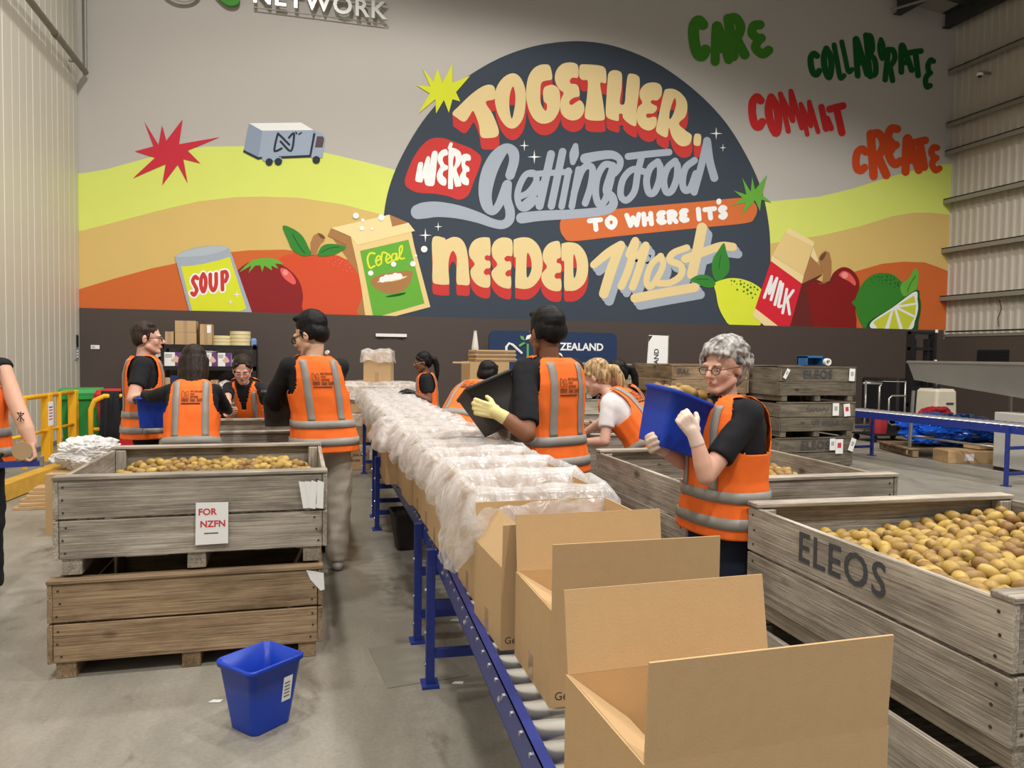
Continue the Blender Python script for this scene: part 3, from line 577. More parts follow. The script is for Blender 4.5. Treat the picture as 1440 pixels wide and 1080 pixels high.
script('letter', [([(880, 400), (840, 400), (820, 450), (840, 520), (880, 505)], 17), ([(890, 470), (930, 440), (910, 420), (890, 460), (905, 500), (935, 485)], 15), ([(935, 485), (945, 395), (985, 400)], 15), ([(975, 460), (1010, 430), (990, 405), (975, 450), (990, 480), (1020, 465)], 15), ([(1060, 400), (1030, 410), (1025, 455), (1055, 450), (1065, 400), (1068, 455)], 14), ([(1075, 450), (1110, 380), (1110, 335), (1090, 360), (1095, 440), (1130, 440)], 14)], T2, 'lemon', 12)
for _p in [(722, 82, 26), (780, 120, 16), (772, 188, 20), (857, 192, 13), (935, 97, 27), (847, 565, 23), (1040, 490, 23), (1202, 487, 24), (1297, 364, 28), (1228, 420, 10)]: dots('puff', [_p], 'white', 14, T2)
# --- lemon, milk, apple, lime
T3, T4 = crop(970, 310, 6.75), crop(1080, 330, 6.545)
lm = paint('lemon', [sm([(225, 605), (270, 575), (380, 548), (500, 560), (620, 610), (690, 690), (690, 900), (620, 1060), (430, 1060), (330, 940), (270, 820), (245, 690)])], 'lemon', 9, T=T3)
dots('pore', [(390, 572, 8), (418, 578, 10), (476, 575, 8), (512, 597, 8), (480, 605, 12), (546, 615, 9), (510, 632, 10), (572, 636, 11), (608, 634, 10), (638, 657, 10), (446, 658, 10), (508, 674, 10), (542, 660, 13), (577, 689, 12), (617, 702, 9), (544, 698, 9), (590, 733, 9), (390, 610, 5), (442, 604, 6), (602, 658, 5), (576, 605, 5)], 'leaf', 10, T3, lm)
paint('leaf', [sm([(320, 215), (345, 300), (372, 390), (365, 490), (300, 560), (240, 570), (205, 480), (215, 370), (270, 280)])], 'leaf', 9, lm, T3)
paint('leaf', [sm([(0, 568), (60, 525), (130, 515), (190, 535), (240, 590), (215, 635), (140, 635), (70, 600)])], 'leaf', 9, lm, T3)
paint('leaf_vein', stroke([(290, 330), (278, 400), (272, 460)], 6), 'darkgreen', 10, lm, T3); paint('leaf_vein', stroke([(60, 560), (120, 555), (175, 562)], 6), 'darkgreen', 10, lm, T3)
ap = paint('apple', [sm([(1050, 560), (1100, 590), (1190, 560), (1260, 600)])], 'apple', 7, T=T3)
paint('apple_body', [sm([(330, 470), (400, 430), (490, 455), (560, 420), (600, 350), (680, 300), (760, 320), (820, 390), (838, 470), (820, 560), (800, 700), (810, 800), (760, 900), (400, 900), (340, 700)])], 'apple', 8, ap, T4)
paint('apple_hollow', [sm([(455, 455), (500, 458), (560, 430), (605, 385), (590, 420), (540, 455)])], 'maroon', 9, ap, T4)
paint('apple_stem', [[(495, 448), (505, 360), (460, 230), (480, 180), (520, 148), (560, 165), (580, 250), (578, 350), (565, 425)]], 'brown', 10, ap, T4)
paint('stem_end', [sm([(465, 215), (500, 175), (530, 160), (520, 200), (490, 240)])], 'dbrown', 11, ap, T4)
paint('highlight', [sm([(648, 370), (690, 335), (750, 360), (800, 430), (795, 470), (740, 430), (680, 400)])], 'pink', 9, ap, T4); dots('highlight_spot', [(700, 375, 30)], 'lpink', 10, T4, ap)
mk = paint('milk_carton', [[(765, 385), (1058, 600), (945, 1040), (820, 1040), (615, 835)]], 'brightred', 11, T=T3)
paint('carton_base', [[(615, 835), (830, 1010), (700, 1040), (590, 905)]], 'cardlt', 12, mk, T3)
paint('carton_band', [[(775, 330), (1075, 530), (1058, 600), (762, 385)]], 'cardlt', 12, mk, T3)
paint('carton_roof', [[(905, 100), (1165, 245), (1075, 530), (780, 330)]], 'box', 11, mk, T3)
paint('carton_seal', [[(940, 75), (1175, 205), (1170, 250), (905, 118)]], 'cardlt', 12, mk, T3)
paint('carton_gable', [[(1165, 250), (1220, 390), (1130, 420), (1140, 340)]], 'cardlt', 10, mk, T3)
paint('carton_fold', [[(1140, 340), (1250, 450), (1075, 520)]], 'brown', 11, mk, T3)
paint('carton_fold', [[(1250, 450), (1250, 510), (1060, 600), (1075, 520)]], 'brown', 11.5, mk, T3)
paint('carton_side', [[(1058, 600), (1260, 510), (1100, 640), (1160, 1040), (940, 1040)]], 'maroon', 9.5, mk, T3)
for ch, x, y, w, h, r in [('M', 765, 640, 75, 230, 18), ('I', 828, 690, 10, 240, 14), ('L', 868, 715, 46, 240, 12), ('K', 925, 770, 90, 245, 10)]: glyph(ch, x, y, w, h, 27, 'white', 13, r, T3, mk)
li = paint('lime', [sm([(765, 625), (800, 590), (830, 510), (890, 420), (970, 365), (1060, 352), (1150, 370), (1220, 430), (1300, 520), (1360, 620), (1360, 800), (1300, 900), (930, 900), (860, 830), (815, 740), (800, 665)])], 'limeg', 9, T=T4)
dots('pore', [(945, 410, 5), (980, 395, 6), (1010, 388, 8), (1042, 392, 7), (1090, 385, 9), (1125, 385, 6), (1020, 418, 6), (1050, 425, 6), (1085, 420, 9), (1125, 418, 8), (1155, 408, 7), (965, 445, 5), (1000, 450, 4), (1040, 448, 5), (1080, 445, 5), (1120, 455, 8), (1165, 445, 8), (1195, 440, 8), (1190, 465, 10), (1160, 485, 6), (1205, 480, 6), (935, 470, 4)], 'darkgreen', 10, T4, li)
paint('lime_leaf', [sm([(1340, 315), (1378, 350), (1375, 430), (1350, 520), (1280, 560), (1240, 565), (1212, 510), (1220, 455), (1290, 400)])], 'green', 11, li, T4)
paint('leaf_vein', stroke([(1350, 380), (1300, 460), (1275, 530)], 6), 'darkgreen', 12, li, T4)
paint('slice_rind', [sm([(1355, 510), (1390, 580), (1400, 680), (1380, 790), (1330, 900), (960, 900), (915, 810), (1100, 690)], 6)], 'darkgreen', 12, li, T4)
paint('slice_pith', [sm([(1345, 525), (1368, 600), (1372, 690), (1345, 790), (1290, 880), (990, 880), (940, 810), (1140, 670)], 6)], 'white', 13, li, T4)
for q in ([(1335, 560), (1350, 625), (1190, 650)], [(1352, 645), (1345, 745), (1200, 672)], [(1338, 765), (1280, 865), (1235, 875), (1175, 685)], [(1155, 695), (1200, 875), (1105, 875), (1145, 695)], [(1125, 700), (1065, 875), (1000, 870), (960, 805)]):
    paint('slice_segment', [q], 'lpulp', 14, li, T4)
# --- delivery truck
T5 = crop(330, 160, 10.286)
tk = paint('truck_box', [[(210, 145), (395, 245), (1140, 240), (1090, 625), (400, 650), (340, 665), (130, 540)]], 'truck', 6, T=T5)
paint('truck_roof', [[(210, 140), (960, 130), (1145, 240), (395, 248)]], 'white', 7, tk, T5)
paint('truck_back', [[(210, 150), (400, 250), (345, 640), (135, 525)]], paint_mat('truckback', (140, 154, 174)), 7, tk, T5)
paint('truck_skirt', [[(130, 525), (345, 630), (400, 625), (400, 650), (340, 665), (125, 555)]], 'ink', 8, tk, T5); paint('truck_skirt', [[(640, 618), (1080, 598), (1140, 280), (1170, 290), (1105, 630), (640, 650)]], 'ink', 8, tk, T5)
paint('truck_cab', [[(1150, 240), (1280, 290), (1310, 370), (1270, 640), (1100, 640), (1170, 290)]], 'truck', 7, tk, T5)
paint('truck_window', [[(1190, 330), (1275, 330), (1295, 370), (1270, 490), (1160, 490)]], 'slate', 9, tk, T5)
paint('wheel_arch', [[(390, 640), (670, 630), (700, 680), (420, 690)]], 'truck', 9, tk, T5)
dots('wheel', [(500, 700, 54), (632, 695, 54), (1180, 670, 56)], 'ink', 10, T5, tk)
for s in ([(680, 505), (605, 540), (575, 520), (620, 310), (650, 310), (790, 450)], [(665, 405), (815, 540), (860, 310), (835, 295), (785, 350)]): paint('truck_emblem', stroke(s, 30, k=5), 'ink', 9, tk, T5)
paint('truck_emblem', [sm([(875, 260), (905, 275), (900, 300), (885, 295)]), sm([(915, 308), (940, 280), (980, 268), (955, 298)])], 'ink', 9, tk, T5)

# --- raised sign: letters on rails, green leaf and ring, mostly above the picture
SG = empty('wall_sign', ony(452, 25, YW)); tag(SG, 'raised silver NETWORK lettering on rails with green leaf emblem', 'sign')
_sl = ony(357, 3, YW); _sr = ony(545, 30, YW); _b = ony(363, 17, YW)
M_SIGN = mat('brushed_sign_metal', srgb(205, 203, 198), .4, .5)
zc = _b.z+.24; wid = ony(543, 38, YW).x-ony(357, 17, YW).x
_adv = [('N', 0), ('E', .165), ('T', .295), ('W', .425), ('O', .625), ('R', .775), ('K', .90)]
for line, dz in (('NETWORK', 0), ('FOOD', .72)):
    me = text_mesh(line, .66, .03, .014, 'LEFT', 1.12)
    xs = [v.co.x for v in me.vertices]; k = wid/(max(xs)-min(xs)) if line == 'NETWORK' else k
    o = link('letter_row', me, M_SIGN, SG); me.transform(Matrix.Diagonal((k, k, 1, 1))); me.transform(Matrix.Rotation(PI/2, 4, 'X')); me.materials.clear(); me.materials.append(M_SIGN)
    o.location = (ony(357, 17, YW).x-SG.location.x-min(xs)*k, -.14, zc+dz-SG.location.z)
    for z in (-.20, .17):
        MB().tube([(0, 0, 0), (wid*(1 if line == 'NETWORK' else .6), 0, 0)], .012, 6).obj('rail', M_STEEL, SG, (ony(357, 17, YW).x-SG.location.x, -.09, zc+dz+z-SG.location.z))
q = ony(318, 4, YW)-SG.location; lf_ = [(q.x+x, -.12, q.z+z) for x, z in [(-.28, .30), (-.18, .08), (.02, -.08), (.2, -.05), (.24, .12), (.16, .4), (-.1, .5)]]
MB().prism(cr_closed(lf_, 5), (0, 1, 0), .06).obj('leaf', paint_mat('signgreen', (76, 148, 60)), SG)
q = ony(256, -1, YW)-SG.location
MB().tube([(q.x+.30*math.cos(a*PI/12), -.12, q.z+.15+.22*math.sin(a*PI/12)) for a in range(24)], .035, 8, closed=True).obj('emblem_ring', M_SIGN, SG, smooth=True)

# ------------------------------------------------------------------ timber fruit bins
PLK = {}
def plank_mesh(L, h, t):
    k = (round(L, 3), round(h, 3), round(t, 3))
    if k not in PLK: PLK[k] = MB().box(-L/2, -t/2, -h/2, L/2, t/2, h/2).mesh('plank', .003)
    return PLK[k]
NAILM = MB().lathe([(.0055, 0), (.005, .002)], 6).mesh('nail')
def plank(name, L, h, t, loc, rot, m, parent):
    me = plank_mesh(L, h, t).copy() if False else plank_mesh(L, h, t)
    o = bpy.data.objects.new(name, me); COL.objects.link(o); o.parent = parent; o.location = loc; o.rotation_euler = rot
    if not me.materials: me.materials.append(m)
    o.material_slots[0].link = 'OBJECT'; o.material_slots[0].material = m
    return o
def fruit_bin(x, y, z, rz, label, m, w=1.22, d=1.22, h=.475, group='timber fruit bins', caps=True, nails=False, lean=0):
    R = RND
    b = empty('fruit_bin', (x, y, z), rz); tag(b, label, 'bin', group)
    t = .022; fh = .085
    for sx in (-1, 0, 1): plank('bearer', d-.03, fh, .085, (sx*(w/2-.075), 0, fh/2), (0, 0, PI/2), m, b)
    n = 8; bw = (d-.06)/n
    for i in range(n): plank('floor_board', w-.07, .016, bw-.008, (0, -d/2+.03+bw*(i+.5), fh+.009), (0, 0, 0), m, b)
    ph = (h-fh-.018-.010)/2
    for k in range(2):
        zc = fh-.008+ph/2+k*(ph+.010)
        for sy in (-1, 1):
            plank('board', w-2*t-.004, ph, t, (R.uniform(-.002, .002), sy*(d/2-t/2-.004), zc), (R.uniform(-.004, .004)*sy, R.uniform(-.002, .002), 0), m, b)
        for sx in (-1, 1):
            plank('board', d, ph, t, (sx*(w/2-t/2), R.uniform(-.003, .003), zc), (0, R.uniform(-.002, .002), PI/2), m, b)
    zt = fh-.008+2*ph+.012
    for sx in (-1, 1):
        for sy in (-1, 1): plank('corner_post', h-fh-.03, .055, .055, (sx*(w/2-t-.03), sy*(d/2-t-.034), fh+(h-fh)/2-.015), (0, PI/2, 0), m, b)
    if caps:
        for sy in (-1, 1): plank('top_rail', w+.004, .018, .078, (0, sy*(d/2-.034), zt+.009), (0, 0, R.uniform(-.003, .003)), m, b)
    if nails:
        for k in range(2):
            zc = fh-.008+ph/2+k*(ph+.010)
            for sx in (-1, 1):
                for q in range(3):
                    o = link('nail', NAILM, M_INK, b, (sx*(w/2-.05)+R.uniform(-.012, .012), -d/2+.003, zc-ph*.33+q*ph*.33), (PI/2, 0, 0))
                    o = link('nail', NAILM, M_INK, b, (-w/2, sx*(d/2-.05)+R.uniform(-.012, .012), zc-ph*.33+q*ph*.33), (0, -PI/2, 0))
    return b
def slip(name, pts, m, parent, th=.0015):
    return MB().prism(pts, (0, 1, 0), th).obj(name, m, parent)
BH = .475
# left stack: grey bin on a tan bin, slightly turned
LB = [fruit_bin(-.515, 4.50, 0, math.radians(-.5), 'tan half-height timber fruit bin under the bin with the FOR NZFN sheet', M_BIN2, w=1.24, nails=True),
      fruit_bin(-.50, 4.53, BH+.006, math.radians(.2), 'grey timber bin of kiwifruit with white FOR NZFN sheet', M_BIN, w=1.24, nails=True)]
# note on the left bin
nt = empty('paper_notice', (-.425, 3.905, .705)); tag(nt, 'white paper sheet with red FOR NZFN stapled to timber bin', 'notice')
MB().prism([(-.075, 0, -.105), (.075, 0, -.103), (.076, 0, .10), (-.072, 0, .103)], (0, 1, 0), .0012).obj('sheet', M_PAPER, nt)
M_RED = mat('red_print', srgb(206, 60, 70), .8)
put_text('print', 'FOR', .044, M_RED, plane_M((-.02, -.001, .055), (1, 0, 0), (0, 0, 1)), nt, bold=.0012, align='CENTER')
put_text('print', 'NZFN', .044, M_RED, plane_M((.005, -.001, -.005), (1, 0, 0), (0, 0, 1)), nt, bold=.0012)
MB().box(-.035, -.0008, -.052, .03, 0, -.047).obj('print_line', M_INK, nt)
# torn tags on the bin corners
def tags(x, y, z, n, lab, spread=.03):
    e = empty('bin_tags', (x, y, z)); tag(e, lab, 'tag')
    for k in range(n):
        a = RND.uniform(-.25, .25); dx = (k-(n-1)/2)*spread
        c, s = math.cos(a), math.sin(a)
        q = [(dx+u*c-v*s, -.002-.0015*k, u*s+v*c) for u, v in [(-.016, -.13), (.018, -.135), (.016, 0), (-.016, .01)]]
        MB().prism(q, (0, 1, 0), .001).obj('tag', M_PAPER, e)
    return e
tags(.045, 3.905, .89, 4, 'bunch of white paper tags hanging on timber bin beside the notice')
e = empty('torn_tag', (.07, 3.885, .40)); tag(e, 'torn white paper tag on the tan lower bin', 'tag')
MB().prism([(-.05, 0, .05), (.035, 0, .03), (.04, 0, -.055), (.02, 0, -.06), (-.03, 0, .0)], (0, 1, 0), .0012).obj('paper', M_PAPER, e)
# right stacks beside the conveyor
RB = [fruit_bin(2.40, 2.08, 0, math.radians(-2.5), 'grey timber bin beneath the bin stencilled ELEOS full of kiwifruit', M_BIN, w=1.27, d=1.27, nails=True),
      fruit_bin(2.40, 2.08, BH+.006, math.radians(-2.5), 'grey timber bin stencilled ELEOS, heaped full of golden kiwifruit', M_BIN, w=1.27, d=1.27, nails=True)]
put_text('stencil', 'ELEOS', .155, M_STENCIL, plane_M((-.637, .05, .365), (0, -1, 0), (0, 0, 1)), RB[1], bold=.002, space=1.12)
MBn = [fruit_bin(2.41, 3.86, 0, math.radians(-1), 'grey timber bin under the half empty kiwifruit bin behind the grey-haired woman', M_BIN, nails=True),
       fruit_bin(2.41, 3.86, BH+.006, math.radians(-1), 'weathered timber bin with a few kiwifruit left in it', M_BIN, nails=True)]
# bin the sorters lean on, behind the left stack
SB = [fruit_bin(-.30, 6.46, 0, 0, 'grey timber bin under the sorting bin behind the left stack', M_BIN, w=1.2, d=1.15),
      fruit_bin(-.30, 6.46, BH+.006, 0, 'grey timber sorting bin that three workers stand around', M_BIN, w=1.2, d=1.15)]

# ------------------------------------------------------------------ kiwifruit
def kiwi_material():
    m = bpy.data.materials.new('kiwifruit_skin'); m.use_nodes = True; nt_ = m.node_tree; N = nt_.nodes; L = nt_.links; b = N['Principled BSDF']
    oi = N.new('ShaderNodeObjectInfo'); tc = N.new('ShaderNodeTexCoord'); nz = N.new('ShaderNodeTexNoise'); nz.inputs['Scale'].default_value = 30; nz.inputs['Detail'].default_value = 4
    L.new(tc.outputs['Object'], nz.inputs['Vector'])
    r = N.new('ShaderNodeValToRGB'); cr = r.color_ramp; cr.elements[0].color = srgb(136, 102, 58); cr.elements[1].color = srgb(194, 164, 84)
    e = cr.elements.new(.45); e.color = srgb(170, 138, 72)
    L.new(oi.outputs['Random'], r.inputs[0])
    sp = N.new('ShaderNodeSeparateXYZ'); L.new(tc.outputs['Object'], sp.inputs[0])
    ab = N.new('ShaderNodeMath'); ab.operation = 'ABSOLUTE'; L.new(sp.outputs[0], ab.inputs[0])
    mr = N.new('ShaderNodeMapRange'); mr.inputs[1].default_value = .026; mr.inputs[2].default_value = .033; mr.inputs[3].default_value = 0; mr.inputs[4].default_value = .8; L.new(ab.outputs[0], mr.inputs[0])
    m1 = N.new('ShaderNodeMix'); m1.data_type = 'RGBA'; L.new(mr.outputs[0], m1.inputs[0]); L.new(r.outputs[0], m1.inputs[6]); m1.inputs[7].default_value = srgb(104, 78, 50)
    m2 = N.new('ShaderNodeMix'); m2.data_type = 'RGBA'; m2.blend_type = 'MULTIPLY'; m2.inputs[0].default_value = .5; L.new(m1.outputs[2], m2.inputs[6])
    r2 = N.new('ShaderNodeValToRGB'); r2.color_ramp.elements[0].position = .3; r2.color_ramp.elements[0].color = (.6, .55, .5, 1); r2.color_ramp.elements[1].position = .65; r2.color_ramp.elements[1].color = (1.1, 1.1, 1.1, 1)
    L.new(nz.outputs[0], r2.inputs[0]); L.new(r2.outputs[0], m2.inputs[7]); L.new(m2.outputs[2], b.inputs['Base Color'])
    b.inputs['Roughness'].default_value = .48; b.inputs['Specular IOR Level'].default_value = .35
    return m
M_KIWI = kiwi_material()
KM = MB().lathe([(.002, -.0335), (.006, -.0325), (.013, -.030), (.0205, -.021), (.0245, -.008), (.0252, .004), (.0225, .018), (.016, .028), (.009, .0315), (.006, .0322), (.0055, .0335), (.002, .0338)], 14, Matrix.Rotation(PI/2, 4, 'Y')).mesh('kiwifruit')
for p in KM.polygons: p.use_smooth = True
KM.materials.append(M_KIWI)
KLOW = []
def px_of(p):
    d = Vector(p)-CAM; z = d.dot(cam_f)
    return 720+F_PX*d.dot(cam_r)/z, 540-F_PX*d.dot(cam_u)/z
def fill_bin(b, half, hfun, label, group, vis, step=.054):
    mw = Matrix.Translation(b.location) @ Matrix.Rotation(b.rotation_euler.z, 4, 'Z'); low = MB(); cnt = 0
    nx = int(2*half/step)
    for i in range(nx+1):
        for j in range(nx+1):
            x = -half+i*step+(step/2 if j % 2 else 0)+RND.uniform(-.008, .008); y = -half+j*step+RND.uniform(-.008, .008)
            if abs(x) > half or abs(y) > half: continue
            hz = hfun(x, y)
            if hz is None: continue
            p = mw @ Vector((x, y, 0)); z = hz+RND.uniform(-.010, .012)
            if vis((p.x, p.y, z)):
                o = bpy.data.objects.new('kiwifruit', KM); COL.objects.link(o); o.location = (p.x, p.y, z)
                o.rotation_euler = (RND.uniform(0, 6.3), RND.gauss(0, .35), RND.uniform(0, 6.3)); s = RND.uniform(.93, 1.1); o.scale = (s*RND.uniform(.95, 1.12), s, s)
                tag(o, label, 'kiwifruit', group); cnt += 1
            else: low.lathe([(.004, -.031), (.0245, -.008), (.0225, .018), (.004, .032)], 8, Matrix.Translation((p.x, p.y, z)) @ Matrix.Rotation(RND.uniform(0, 6), 4, 'Z') @ Matrix.Rotation(PI/2, 4, 'Y'))
            p2 = mw @ Vector((x+step/2, y+step/2, 0))
            low.lathe([(.004, -.031), (.0245, -.008), (.0225, .018), (.004, .032)], 8, Matrix.Translation((p2.x, p2.y, z-.038)) @ Matrix.Rotation(RND.uniform(0, 6), 4, 'Z') @ Matrix.Rotation(PI/2, 4, 'Y'))
    return low, cnt
def heap(low, lab):
    o = low.obj('kiwifruit_heap', M_KIWI, smooth=True); tag(o, lab, 'kiwifruit', kind='stuff'); return o
def frame_vis(p):
    x, y = px_of(p); return -20 < x < 1455 and y < 1000
hA = lambda x, y: .845+.03*noise.noise((x*3, y*3, 1))+.045*max(0, -y-.1)+.02*x-.10*max(0, y-.1)*max(0, .5-x)
def visA(p): return frame_vis(p) and px_of(p)[0] < 1452
low, nA = fill_bin(RB[1], .565, hA, 'golden kiwifruit on top of the heap in ELEOS bin', 'kiwifruit in the ELEOS bin', visA, .062)
heap(low, 'lower kiwifruit of the heap in ELEOS bin')
hL = lambda x, y: .822+.02*noise.noise((x*4, y*3, 5))+.02*smoothstep(.1, .5, y)-.03*smoothstep(.35, .55, abs(x))
low, nL = fill_bin(LB[1], .54, hL, 'golden kiwifruit in the bin with the FOR NZFN sheet', 'kiwifruit in the notice bin', lambda p: p[1] > 4.82, .060)
heap(low, 'lower kiwifruit in the bin with the sheet')
def hM(x, y):
    r = math.hypot(x-.34, y-.24); return .62+.22*(1-smoothstep(.12, .58, r))+.01*noise.noise((x*5, y*5, 3)) if r < .6 else None
low, nM = fill_bin(MBn[1], .53, hM, 'golden kiwifruit in the half empty weathered bin', 'kiwifruit in the half empty bin', lambda p: px_of(p)[0] > 1062 and p[2] > .80, .060)
heap(low, 'lower kiwifruit of the small heap in half empty bin')
print('KIWI', nA, nL, nM)

# ------------------------------------------------------------------ roller conveyor
def conveyor(name, label, p0, p1, width, ztop, m_rail, roller_pitch=.1, r=.026, legs=(.25, None), leg_h=None, group=None, rail_h=.095):
    p0, p1 = Vector((*p0, 0)), Vector((*p1, 0)); d = p1-p0; L = d.length; a = math.atan2(d.y, d.x)
    c = empty(name, p0, a); tag(c, label, 'conveyor', group)
    rl = MB().tube([(0, -width+.03, 0), (0, -.03, 0)], r, 14).mesh('roller')
    for p in rl.polygons: p.use_smooth = len(p.vertices) == 4
    rl.materials.append(M_CHROME)
    ax = MB().tube([(0, -width-.004, 0), (0, .004, 0)], .007, 6).mesh('axle'); ax.materials.append(M_ZINC)
    n = int(L/roller_pitch)
    for i in range(n):
        o = link('roller', rl, None, c, ((i+.5)*L/n, 0, ztop-r)); link('axle', ax, None, o)
    for y0, s in ((0, -1), (-width, 1)):
        # C-section rail: web, top lip, bottom lip
        MB().box(0, y0-.004, ztop-rail_h-.005, L, y0, ztop-.002).box(0, min(y0, y0+s*.03), ztop-.006, L, max(y0, y0+s*.03), ztop-.002).box(0, min(y0, y0+s*.03), ztop-rail_h-.005, L, max(y0, y0+s*.03), ztop-rail_h).obj('side_rail', m_rail, c)
    bm = MB().lathe([(.009, 0), (.009, .006), (.004, .009)], 6, Matrix.Rotation(-PI/2, 4, 'X')).mesh('bolt'); bm.materials.append(M_ZINC)
    ls = [l if l is not None else L-.25 for l in legs]
    for l in ls:
        for y0 in (.002, -width-.042):
            lg = MB().box(l-.02, y0, .012, l+.02, y0+.04, ztop-.02).box(l-.05, y0-.02, 0, l+.05, y0+.06, .012).obj('leg', m_rail, c)
            for zz in (.1, .25, .45): link('bolt', bm, None, lg, (l, (y0+.04) if y0 > -.1 else y0, zz))
        for zz in (.13, ztop-.30): MB().box(l-.015, -width, zz, l+.015, 0, zz+.04).obj('crossbar', m_rail, c)
    for i in range(int(L/.6)):
        link('bolt', bm, None, c, (.3+i*.6, .0, ztop-.05))
    return c
CZ = .66
conveyor('roller_conveyor', 'blue roller conveyor section carrying the open empty cartons', (.445, .45), (.61, 3.68), .58, CZ, M_BLUE, legs=(.35, None))
conveyor('roller_conveyor', 'blue roller conveyor section under the plastic lined cartons', (.615, 3.72), (.655, 6.85), .58, CZ, M_BLUE, legs=(.25, None))
conveyor('roller_conveyor', 'far end section of the blue roller conveyor of lined cartons', (.665, 6.89), (.79, 9.95), .58, CZ, M_BLUE, legs=(.25, None))

# ------------------------------------------------------------------ cartons
CW, CD, CH, CT = .47, .345, .25, .005
def flap_obj(parent, side, ang, Lf=.165, m=M_CARD):
    """hinged at the top edge; ang: 0 = upright, + = leaning outwards, -90 = folded flat inwards"""
    W_ = CW if side in 'nf' else CD
    e = MB().box(-W_/2+.003, -CT/2, 0, W_/2-.003, CT/2, Lf)
    mats = [M_CARD, M_CARD_IN]
    loc, rz = {'n': ((0, -CD/2+CT/2, CH), 0), 'f': ((0, CD/2-CT/2, CH), PI), 'l': ((-CW/2+CT/2, 0, CH), -PI/2), 'r': ((CW/2-CT/2, 0, CH), PI/2)}[side]
    o = link('flap', e.mesh('flap'), None, parent, loc); o.rotation_euler = (math.radians(ang), 0, rz)
    for mm in mats: o.data.materials.append(mm)
    for p in o.data.polygons:
        if p.normal.y > .5: p.material_index = 1
    return o
def carton(x, y, z, rz, label, flaps, group=None, text=True, tape=True, h=CH, Lf=.165):
    """x,y is the near left bottom corner"""
    c = empty('cardboard_carton', (x, y, z), rz); tag(c, label, 'carton', group)
    r_ = empty('o', (0, 0, 0)); bpy.data.objects.remove(r_)
    body = MB()
    X0, X1, Y0, Y1 = 0, CW, 0, CD
    body.box(X0, Y0, 0, X1, Y0+CT, CH).box(X0, Y1-CT, 0, X1, Y1, CH).box(X0, Y0+CT, 0, X0+CT, Y1-CT, CH).box(X1-CT, Y0+CT, 0, X1, Y1-CT, CH).box(X0+CT, Y0+CT, 0, X1-CT, Y1-CT, CT)
    bo = link('body', body.mesh('body'), None, c, (0, 0, 0)); bo.data.materials.append(M_CARD); bo.data.materials.append(M_CARD_IN)
    for p in bo.data.polygons:
        cx_, cy_ = p.center.x, p.center.y
        inside = X0+.001 < cx_ < X1-.001 and Y0+.001 < cy_ < Y1-.001 and abs(p.normal.z) < .5
        if inside or (p.normal.z > .5 and p.center.z < .1): p.material_index = 1
    fr = empty('carton_top', (CW/2, CD/2, 0), 0, c)
    for s, a in flaps.items():
        f = flap_obj(c, s, a, Lf); f.location = Vector(f.location)+Vector((CW/2, CD/2, 0))
    bpy.data.objects.remove(fr)
    if text:
        put_text('print', 'Getting food', .030, M_INK, plane_M((.012, -.0006, .028), (1, 0, 0), (0, 0, 1)), c, align='LEFT')
    if tape:
        MB().box(-.0008, CD/2-.022, 0, 0, CD/2+.022, .075).obj('tape', mat('packing_tape', srgb(176, 146, 108), .18, var=.1, spec=.8), c)
    return c
def cpos(y): return .47+.05*(y-1.5)
C1 = carton(.515, 1.055, CZ, math.radians(1), 'open empty carton at the near end of the conveyor', {'n': 3, 'f': 10, 'l': -128, 'r': -125}, 'open cartons on the conveyor')
C2 = carton(.600, 1.765, CZ, math.radians(-1), 'open empty carton, second from the near conveyor end', {'n': 0, 'f': 8, 'l': -122, 'r': -125}, 'open cartons on the conveyor')
C3 = carton(.573, 2.150, CZ, math.radians(.5), 'open carton with raised side flap standing against the lined cartons', {'n': 2, 'f': 4, 'l': -38, 'r': 4}, 'open cartons on the conveyor', Lf=.13)
def rrect_pt(u, w, d, r=.03):
    """point on a rounded rectangle, u in 0..1, centred"""
    per = 2*(w+d); s = u*per
    if s < w: return Vector((-w/2+s, -d/2, 0)), Vector((0, -1, 0))
    s -= w
    if s < d: return Vector((w/2, -d/2+s, 0)), Vector((1, 0, 0))
    s -= d
    if s < w: return Vector((w/2-s, d/2, 0)), Vector((0, 1, 0))
    s -= w
    return Vector((-w/2, d/2-s, 0)), Vector((-1, 0, 0))
